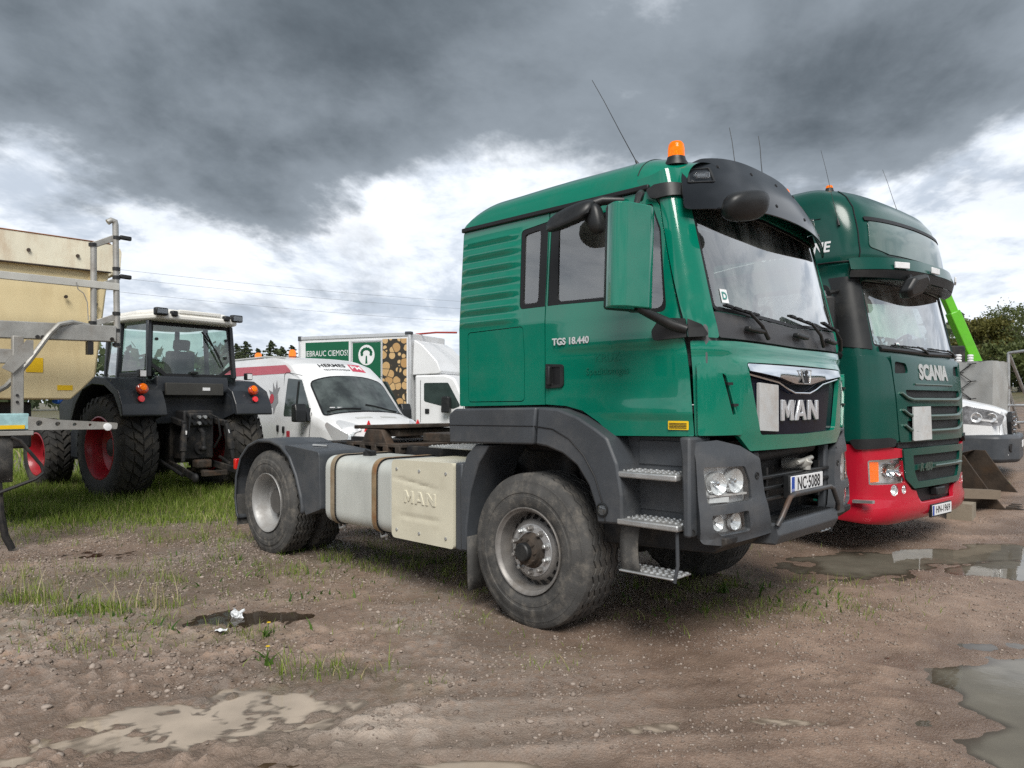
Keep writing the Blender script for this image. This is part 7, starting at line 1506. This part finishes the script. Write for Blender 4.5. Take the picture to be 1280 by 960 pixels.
# ------------------------------------------------------------------ vegetation, stones, litter
def np_mesh(name, V, F, mats, attr=None, smooth=False):
    """V (n,3), F (m,k)"""
    me = bpy.data.meshes.new(name); n, k = F.shape
    me.vertices.add(len(V)); me.vertices.foreach_set('co', V.astype(np.float32).ravel()); me.loops.add(n * k); me.loops.foreach_set('vertex_index', F.astype(np.int32).ravel())
    me.polygons.add(n); me.polygons.foreach_set('loop_start', np.arange(0, n * k, k)); me.polygons.foreach_set('loop_total', np.full(n, k)); me.update(calc_edges=True)
    if smooth: me.polygons.foreach_set('use_smooth', np.ones(n, bool))
    if attr is not None: a = me.attributes.new('tone', 'FLOAT', 'POINT'); a.data.foreach_set('value', attr.astype(np.float32))
    me.materials.append(mats); o = bpy.data.objects.new(name, me); C.objects.link(o); return o
def leaf_mat(name, c0, c1, c2=None, trans=.35, rough=.55):
    m = bpy.data.materials.new(name); m.use_nodes = True; t = m.node_tree; b = t.nodes['Principled BSDF']
    a = N('ShaderNodeAttribute', t); a.attribute_name = 'tone'
    c = mixc(ramp01(a.outputs['Fac'], 0, .8, t), c0, c1, t)
    if c2: c = mixc(ramp01(a.outputs['Fac'], .86, .95, t), c, c2, t)
    L(c, b.inputs['Base Color'], t); b.inputs['Roughness'].default_value = rough; b.inputs['Specular IOR Level'].default_value = .25
    tl = N('ShaderNodeBsdfTranslucent', t); L(c, tl.inputs[0], t); mx = N('ShaderNodeMixShader', t); mx.inputs[0].default_value = trans
    L(b.outputs[0], mx.inputs[1], t); L(tl.outputs[0], mx.inputs[2], t); L(mx.outputs[0], t.nodes['Material Output'].inputs[0], t); return m
M_GRASS = leaf_mat('grass_blades', (.095, .15, .02), (.25, .33, .06), (.44, .38, .20))
M_STRAW = leaf_mat('straw', (.32, .26, .14), (.46, .40, .25), None, .2)
def blades(name, x, y, h, wd, m, lean=.45, tone=None, segs=3, z=None):
    n = len(x); z = ground_z(x, y) - .01 if z is None else z
    az = rng.uniform(0, 2 * math.pi, n); la = rng.uniform(0, 2 * math.pi, n); lm = rng.uniform(.05, lean, n) * h
    dx, dy = np.cos(az) * wd * .5, np.sin(az) * wd * .5; V = []; 
    for s in range(segs + 1):
        f = s / segs; taper = (1 - f) ** .7 if s < segs else 0.04
        cx = x + np.cos(la) * lm * f * f; cy = y + np.sin(la) * lm * f * f; cz = z + h * (f - .22 * f * f * (lm / h))
        V.append(np.stack([cx - dx * taper, cy - dy * taper, cz], 1)); V.append(np.stack([cx + dx * taper, cy + dy * taper, cz], 1))
    V = np.stack(V, 1); k = V.shape[1]; base = np.arange(n)[:, None] * k
    F = np.concatenate([base + np.array([[2 * s, 2 * s + 1, 2 * s + 3, 2 * s + 2]]) for s in range(segs)], 0)
    t = rng.uniform(0, 1, n) if tone is None else tone
    return np_mesh(name, V.reshape(-1, 3), F, m, np.repeat(t, k))
def scatter(n, x0, x1, y0, y1, mask):
    x = rng.uniform(x0, x1, n); y = rng.uniform(y0, y1, n); k = rng.uniform(0, 1, n) < mask(x, y); return x[k], y[k]
x, y = scatter(120000, -14, -.5, 8.3, 15.5, lambda a, b: np.clip(grass_mask(a, b) * 1.3 - .1, 0, 1) * (.35 + .9 * fbm(a, b, 2.3, 3, 61)))
h = (.08 + .19 * fbm(x, y, 1.6, 3, 62) ** 1.2) * rng.uniform(.6, 1.4, len(x)) * (1 - .45 * (1 - sstep(9.2, 10.4, y - .28 * (x + 6))))
tag(blades('turf_grass', x, y, h, .011, M_GRASS, .7), 'rough green grass growing round the tractor wheels', 'grass', kind='stuff')
x, y = scatter(60000, -60, 12, 15.5, 60, lambda a, b: np.clip(grass_mask(a, b), 0, 1) * .9)
tag(blades('far_grass', x, y, rng.uniform(.15, .4, len(x)), .05, M_GRASS, .7, segs=2), 'rough meadow grass in the far distance', 'grass', kind='stuff')
x, y = scatter(220000, -7, 8, 3.4, 13, lambda a, b: np.clip(tuft_mask(a, b) * (fbm(a, b, 5.5, 3, 71) > .52) * 1.6, 0, 1) * .75 * (puddle_mask(a, b) < .012))
h = rng.uniform(.02, .10, len(x)) * (1 + .5 * (y > 6)) * (1 + .8 * (np.hypot(x + 1.04, y - 4.22) < .35) + .9 * (np.hypot(x + 1.32, y - 3.95) < .2))
tag(blades('sparse_grass', x, y, h, .006, M_GRASS, .9), 'thin ragged grass sprouting from the dirt', 'grass', kind='stuff')
# tall dry clumps on the left
for cx, cy, n, hh, lab in ((-3.80, 5.72, 16, .50, 'tall dry straw clump at the left edge of the yard'), (-3.12, 5.42, 14, .42, 'straw clump second from the left edge'), (-2.72, 5.55, 9, .34, 'short straw clump nearest the white paper scrap'), (-2.60, 4.55, 6, .26, 'small leaning straw tuft among the pale stones')):
    T = root('dry_grass_clump', lab, 'grass clump', (cx, cy, 0), 0, 'dry grass clumps')
    x = rng.normal(0, .15, n); y = rng.normal(0, .07, n); zz = ground_z(x + cx, y + cy) - .01
    o = blades('dry_stems', x, y, rng.uniform(.55, 1.0, n) * hh, .0085, M_STRAW, .55, z=zz); o.parent = T; tag(o, kind='stuff')
    x = rng.normal(0, .20, n * 16); y = rng.normal(0, .09, n * 16); zz = ground_z(x + cx, y + cy) - .01
    o = blades('green_blades', x, y, rng.uniform(.25, .8, n * 16) * hh * .5, .007, M_GRASS, .9, z=zz); o.parent = T; tag(o, kind='stuff')
# dandelions
M_DY = mat('dandelion_yellow', (.75, .50, .01), .6, var=.1); M_LEAF = leaf_mat('broad_leaf', (.035, .085, .012), (.09, .17, .03))
for cx, cy, hh, lab in ((-1.46, 4.36, .10, 'yellow dandelion at the edge of the muddy puddle'), (-1.62, 4.86, .09, 'small yellow dandelion near the green puddle'), (1.72, 5.95, .10, 'yellow dandelion in the weeds under the cab step')):
    T = root('dandelion', lab, 'plant', (cx, cy, float(ground_z(cx, cy)[0])), 0, 'dandelions')
    ob('stem', MB().tube([(0, 0, -.02), (.01, 0, hh * .6), (.012, .005, hh)], .003, 5), MATS.setdefault('stem_green', mat('stem_green', (.09, .14, .04), .6)), T)
    fl = MB()
    for k in range(14): a = 2 * math.pi * k / 14; fl.add([(.012, .005, hh), (.012 + .012 * math.cos(a - .2), .005 + .012 * math.sin(a - .2), hh + .006), (.012 + .015 * math.cos(a), .005 + .015 * math.sin(a), hh + .002), (.012 + .012 * math.cos(a + .2), .005 + .012 * math.sin(a + .2), hh + .006)], [(0, 1, 2, 3)])
    ob('flower', fl, M_DY, T)
    n = 10; x = rng.normal(0, .02, n); y = rng.normal(0, .02, n); o = blades('leaves', x, y, rng.uniform(.05, .11, n), .022, M_LEAF, 1.3, z=np.full(n, -.005)); o.parent = T
# low leafy weeds under the truck
x, y = scatter(5000, -3.5, 3.2, 4.9, 7.6, lambda a, b: np.clip(tuft_mask(a, b) * (fbm(a, b, 4, 3, 81) > .55), 0, 1) * .5 * (puddle_mask(a, b) < .01))
tag(blades('leafy_weeds', x, y, rng.uniform(.03, .10, len(x)), .022, M_LEAF, 1.3), 'low broad-leaved weeds under the green truck', 'weeds', kind='stuff')

# ---- stones
ico = bmesh.new(); bmesh.ops.create_icosphere(ico, subdivisions=1, radius=1); IV = np.array([v.co[:] for v in ico.verts]); IF = np.array([[v.index for v in f.verts] for f in ico.faces]); ico.free()
M_STONE = bpy.data.materials.new('gravel_stone'); M_STONE.use_nodes = True; t = M_STONE.node_tree; b = t.nodes['Principled BSDF']
a = N('ShaderNodeAttribute', t); a.attribute_name = 'tone'; tcs = N('ShaderNodeTexCoord', t); ns = N('ShaderNodeTexNoise', t); ns.inputs['Scale'].default_value = 60; L(tcs.outputs['Object'], ns.inputs['Vector'], t)
c = mixc(a.outputs['Fac'], (.13, .098, .078), (.36, .30, .255), t); c = mixc(math_node('MULTIPLY', ns.outputs['Fac'], .4, tree=t), c, (.20, .155, .125), t); L(c, b.inputs['Base Color'], t); b.inputs['Roughness'].default_value = .7
def stones(name, x, y, r, tone, sub=IV):
    n = len(x); k = len(IV); J = 1 + rng.uniform(-.28, .28, (n, k, 1)); S = np.stack([rng.uniform(.8, 1.3, n), rng.uniform(.7, 1.1, n), rng.uniform(.45, .8, n)], 1)[:, None, :]
    P = IV[None] * J * S * r[:, None, None]; an = rng.uniform(0, 2 * math.pi, n); ca, sa = np.cos(an)[:, None], np.sin(an)[:, None]
    X = P[..., 0] * ca - P[..., 1] * sa + x[:, None]; Y = P[..., 0] * sa + P[..., 1] * ca + y[:, None]; Z = P[..., 2] + (ground_z(x, y) + r * .18)[:, None]
    F = (IF[None] + np.arange(n)[:, None, None] * k).reshape(-1, 3); return np_mesh(name, np.stack([X, Y, Z], 2).reshape(-1, 3), F, M_STONE, np.repeat(tone, k), True)
def gmask(a, b):
    left = np.exp(-((a + 2.7) / 1.0) ** 2 - ((b - 4.55) / .50) ** 2) + .9 * np.exp(-((a + 3.3) / 1.6) ** 2 - ((b - 7.2) / .9) ** 2) + .5 * np.exp(-((a + 1.4) / .9) ** 2 - ((b - 6.2) / .5) ** 2) + .6 * np.exp(-((a + .55) / .5) ** 2 - ((b - 5.1) / .4) ** 2) + .30 * np.exp(-((a + 1.9) / .8) ** 2 - ((b - 4.2) / .35) ** 2)
    right = .34 + .25 * np.exp(-((a - .1) / .7) ** 2 - ((b - 4.0) / .4) ** 2) + .22 * np.exp(-((a - 2.2) / 1.2) ** 2 - ((b - 5.4) / .8) ** 2)
    return np.clip((left + right) * (.25 + 1.5 * (fbm(a, b, 3.2, 3, 91) > .48)), 0, 1) * (puddle_mask(a, b) < .022)
x, y = scatter(150000, -6.5, 6.5, 3.0, 9.5, gmask)
r = .0022 + .009 * rng.uniform(0, 1, len(x)) ** 2.6 + .006 * (x < -1.5) * rng.uniform(0, 1, len(x)) ** 3
x2, y2 = scatter(5200, -6, 3.5, 3.3, 8.5, lambda a, b: gmask(a, b) * (a < .4) + .05)
x = np.concatenate([x, x2]); y = np.concatenate([y, y2]); r = np.concatenate([r, .008 + .014 * rng.uniform(0, 1, len(x2)) ** 2])
tag(stones('gravel', x, y, r, rng.uniform(0, 1, len(x)) ** 1.9), 'scattered gravel and pebbles over the dirt yard', 'gravel', kind='stuff')
BIG = [(.29, 3.70, .020), (-1.02, 5.0, .024), (-2.62, 4.2, .026), (-2.45, 4.30, .030), (-2.75, 4.0, .024), (-2.35, 3.72, .026), (-2.1, 3.95, .020), (-2.52, 3.55, .030), (-2.9, 4.55, .024), (-3.1, 4.8, .026), (-2.62, 4.72, .022), (-2.2, 4.42, .022), (-1.75, 4.5, .020), (-1.2, 4.9, .018), (-3.3, 4.35, .022), (-2.0, 4.28, .02), (-2.8, 4.25, .02), (-3.0, 4.15, .024), (-.35, 5.3, .02), (-.6, 5.2, .018), (.6, 6.1, .03), (6.6, 8.8, .05), (-2.2, 3.4, .022), (-2.0, 3.25, .026), (-3.2, 5.15, .022), (-1.5, 4.72, .02), (2.6, 5.7, .018), (2.2, 5.1, .016)]
for bx_, by_, r_ in BIG:
    mudclod = r_ > .03 and bx_ > -1.9 and by_ < 3.4
    o = stones('mud_clod' if mudclod else 'stone', np.zeros(1), np.zeros(1), np.array([r_]), np.array([.05 if mudclod else rng.uniform(.75, 1)]))
    zz = float(ground_z(bx_, by_)[0]); 
    if mudclod: zz = max(zz, WL)
    o.location = (bx_, by_, zz - float(ground_z(0, 0)[0]))
    tag(o, 'brown clod of mud at the edge of the milky puddle' if mudclod else 'loose pale stone lying on the muddy yard', 'mud clod' if mudclod else 'stone', 'clods in the puddle' if mudclod else 'loose stones on the yard')
# ---- paper scrap
pp = MB().grid(lambda u, v: (u * .10 + .01 * math.sin(v * 9), .03 * math.sin(u * 5 + v * 4), v * .085 + .012 * math.cos(u * 8)), list(np.linspace(0, .8, 6)), list(np.linspace(0, 1, 6)))
po = ob('paper_scrap', pp, mat('white_paper', (.66, .68, .70), .8, var=.03), smooth=0); po.location = (-2.05, 5.35, float(ground_z(-2.05, 5.35)[0])); po.rotation_euler = (R(-15), R(12), R(20))
tag(po, 'crumpled white paper scrap standing in the dark puddle', 'paper')
po2 = ob('paper_scrap', MB().grid(lambda u, v: (u * .07, v * .05, .006 * math.sin(u * 9 + v * 5)), list(np.linspace(0, 1, 5)), list(np.linspace(0, 1, 5))), MATS['white_paper'], smooth=0); po2.location = (-1.98, 4.90, float(ground_z(-1.98, 4.9)[0]) + .01)
tag(po2, 'small flat white paper scrap beside the green-tinted puddle', 'paper')

# ---- trees
M_BARK = mat('bark', (.10, .085, .07), .9, var=.3, bump=.3)
def tree(name, px, d, top_py, spread, label, cols, n=5200, leaf=.16, conifer=False, lo=.18, group=None, seed=0, gap=.5):
    rg = np.random.default_rng(100 + seed); X = (px - 640) / 920 * d; Y = d; g = gz(X, Y); H_ = CAM_H + (503 - top_py) / 920 * d - g
    T = root(name, label, 'tree', (X, Y, g), 0, group)
    tp = [(.10 * math.sin(k * 1.3 + seed) * k * .12, .1 * math.cos(k + seed) * k * .12, H_ * k / 7 * .97) for k in range(8)]
    trunk = MB().tube(tp, [max(.02, .028 * H_ * (1 - k / 7.3)) for k in range(8)], 8); C_ = []
    nl = 30 if not conifer else 110
    for k in range(nl):
        f = lo + (1 - lo) * (k + rg.uniform(0, 1)) / nl; a = k * 2.4 + rg.uniform(-.4, .4); i = min(6, int(f * 7)); base = Vector(tp[i]).lerp(Vector(tp[i + 1]), f * 7 - i)
        if conifer: ln = spread * (1.02 - f) ** .9 * rg.uniform(.7, 1.1); up = -.10 * ln
        else: ln = spread * math.sin(math.pi * min(1, (f - lo) / (1 - lo) * .80 + .16)) ** .7 * rg.uniform(.45, 1.1); up = ln * rg.uniform(.25, .7)
        tip = base + Vector((math.cos(a) * ln, math.sin(a) * ln, up)); mid = base.lerp(tip, .5) + Vector((0, 0, .06 * ln))
        trunk.tube([base, mid, tip], [.010 * H_ * (1.1 - f), .006 * H_ * (1.1 - f), .008], 5); C_ += [(base.lerp(tip, q), (.24 if not conifer else .13) * spread * (1 if not conifer else (1.06 - f) * .55) * rg.uniform(.6, 1.1)) for q in ((.45, .7, .9, 1.0) if not conifer else (.2, .45, .7, .95))]
    ob('trunk', trunk, M_BARK, T, weld=False)
    w_ = rg.uniform(.2, 1, len(C_)) ** (1 + gap); idx = rg.choice(len(C_), n, p=w_ / w_.sum()); cen = np.array([c[0][:] for c in C_])[idx]; rad = np.array([c[1] for c in C_])[idx]
    P = cen + rg.normal(0, 1, (n, 3)) * rad[:, None] * np.array([.55, .55, .40 if not conifer else .22])
    e1 = rg.normal(0, 1, (n, 3)); e1 /= np.linalg.norm(e1, axis=1)[:, None]; e2 = np.cross(e1, rg.normal(0, 1, (n, 3))); e2 /= np.linalg.norm(e2, axis=1)[:, None]
    s = leaf * rg.uniform(.6, 1.3, n)[:, None]; V = np.stack([P - e1 * s, P - e2 * s * .6, P + e1 * s, P + e2 * s * .6], 1).reshape(-1, 3); F = np.arange(n * 4).reshape(-1, 4)
    o = np_mesh('crown', V, F, cols, np.repeat(np.clip(rg.normal(.45, .25, n) + .3 * (rad * 0), 0, .84), 4)); o.parent = T
LM1 = leaf_mat('leaves_dark', (.060, .080, .028), (.135, .16, .055)); LM2 = leaf_mat('leaves_olive', (.075, .075, .018), (.17, .16, .045)); LM3 = leaf_mat('needles', (.055, .078, .042), (.12, .15, .075))
TR = 'trees behind the yard'
tree('broadleaf_tree', 1262, 50, 386, 3.0, 'tall loose-leaved tree at the right edge of the yard', LM1, 3600, .085, gap=2.2, seed=1)
tree('broadleaf_tree', 1228, 47, 402, 2.0, 'olive-green dense tree just behind the utility pole', LM2, 8000, .11, lo=.08, gap=.4, seed=2)
tree('broadleaf_tree', 1300, 46, 392, 3.2, 'dark leafy tree cut by the right edge', LM1, 3400, .085, gap=2.0, seed=3)
tree('broadleaf_tree', 1192, 56, 430, 2.4, 'low dark tree between the dark green cab and the pole', LM1, 4500, .12, lo=.05, seed=4)
tree('broadleaf_tree', 1275, 42, 440, 2.2, 'low bushy tree under the tall tree at the right edge', LM1, 6000, .11, lo=.03, gap=.4, seed=5)
for k, (px, ty, d, lab) in enumerate(((284, 425, 88, 'spruce tip just right of the tractor roof'), (297, 427, 92, 'second spruce from the tractor roof'), (308, 424, 86, 'third spruce from the tractor roof, the broadest'), (322, 433, 95, 'low spruce between two taller ones above the van'), (338, 423, 84, 'spruce standing above the orange beacon of the van'), (352, 431, 90, 'small spruce left of the box truck'), (365, 429, 93, 'spruce tip nearest the box truck'), (271, 430, 95, 'spruce half hidden by the tractor roof'), (160, 436, 96, 'spruce seen through the tractor cab windows'))):
    tree('spruce_tree', px, d, ty, 4.6 + .7 * (k % 3), lab, LM3, 9000, .13, conifer=True, lo=.1, seed=20 + k, group='spruces behind the van')
# woods closing the horizon all round, too far to tell trees apart
def woods():
    rg = np.random.default_rng(5); n = 52000; a = rg.uniform(0, 2 * math.pi, n); R_ = rg.uniform(150, 190, n)
    hmax = 7 + 7 * fbm(np.cos(a) * 60, np.sin(a) * 60, .35, 4, 13) + 3 * rg.uniform(0, 1, n) * (fbm(np.cos(a) * 400, np.sin(a) * 400, .3, 2, 14) > .5)
    z = hmax * rg.uniform(0, 1, n) ** .7; X = R_ * np.sin(a); Y = R_ * np.cos(a); z = z + terrain(X, Y) - .5
    P = np.stack([X, Y, z], 1); e1 = rg.normal(0, 1, (n, 3)); e1 /= np.linalg.norm(e1, axis=1)[:, None]; e2 = np.cross(e1, rg.normal(0, 1, (n, 3))); e2 /= np.linalg.norm(e2, axis=1)[:, None]
    s = rg.uniform(.5, 1.3, n)[:, None]; V = np.stack([P - e1 * s, P - e2 * s * .7, P + e1 * s, P + e2 * s * .7], 1).reshape(-1, 3)
    tag(np_mesh('distant_woods', V, np.arange(n * 4).reshape(-1, 4), LM3, np.repeat(np.clip(rg.normal(.4, .25, n), 0, .84), 4)), 'dark woods closing the horizon', 'woods', kind='stuff')
woods()

# a low shed added out of view, to give the paintwork something to reflect
def shed():
    T = root('reflection_shed', 'low pale shed with dark roof, added out of view for the green door to reflect', 'building', (-24, 1.5, 0), R(8))
    ob('wall', MB().box(-4, 4, -9, 9, 0, 3.2), M_PALE, T); ob('roof', MB().prism([(-4.6, 3.1), (4.6, 3.1), (0, 5.4)], lambda u, v, w_: (u, w_, v), -9.4, 9.4), M_GREY, T)
    for k in range(5): ob('window', MB().box(4.005, 4.05, -7.5 + k * 3.4, -6 + k * 3.4, 1.2, 2.4), M_INK, T)
    ob('door', MB().box(4.005, 4.06, 6.3, 8.3, 0, 2.6), M_GREY, T)
shed()
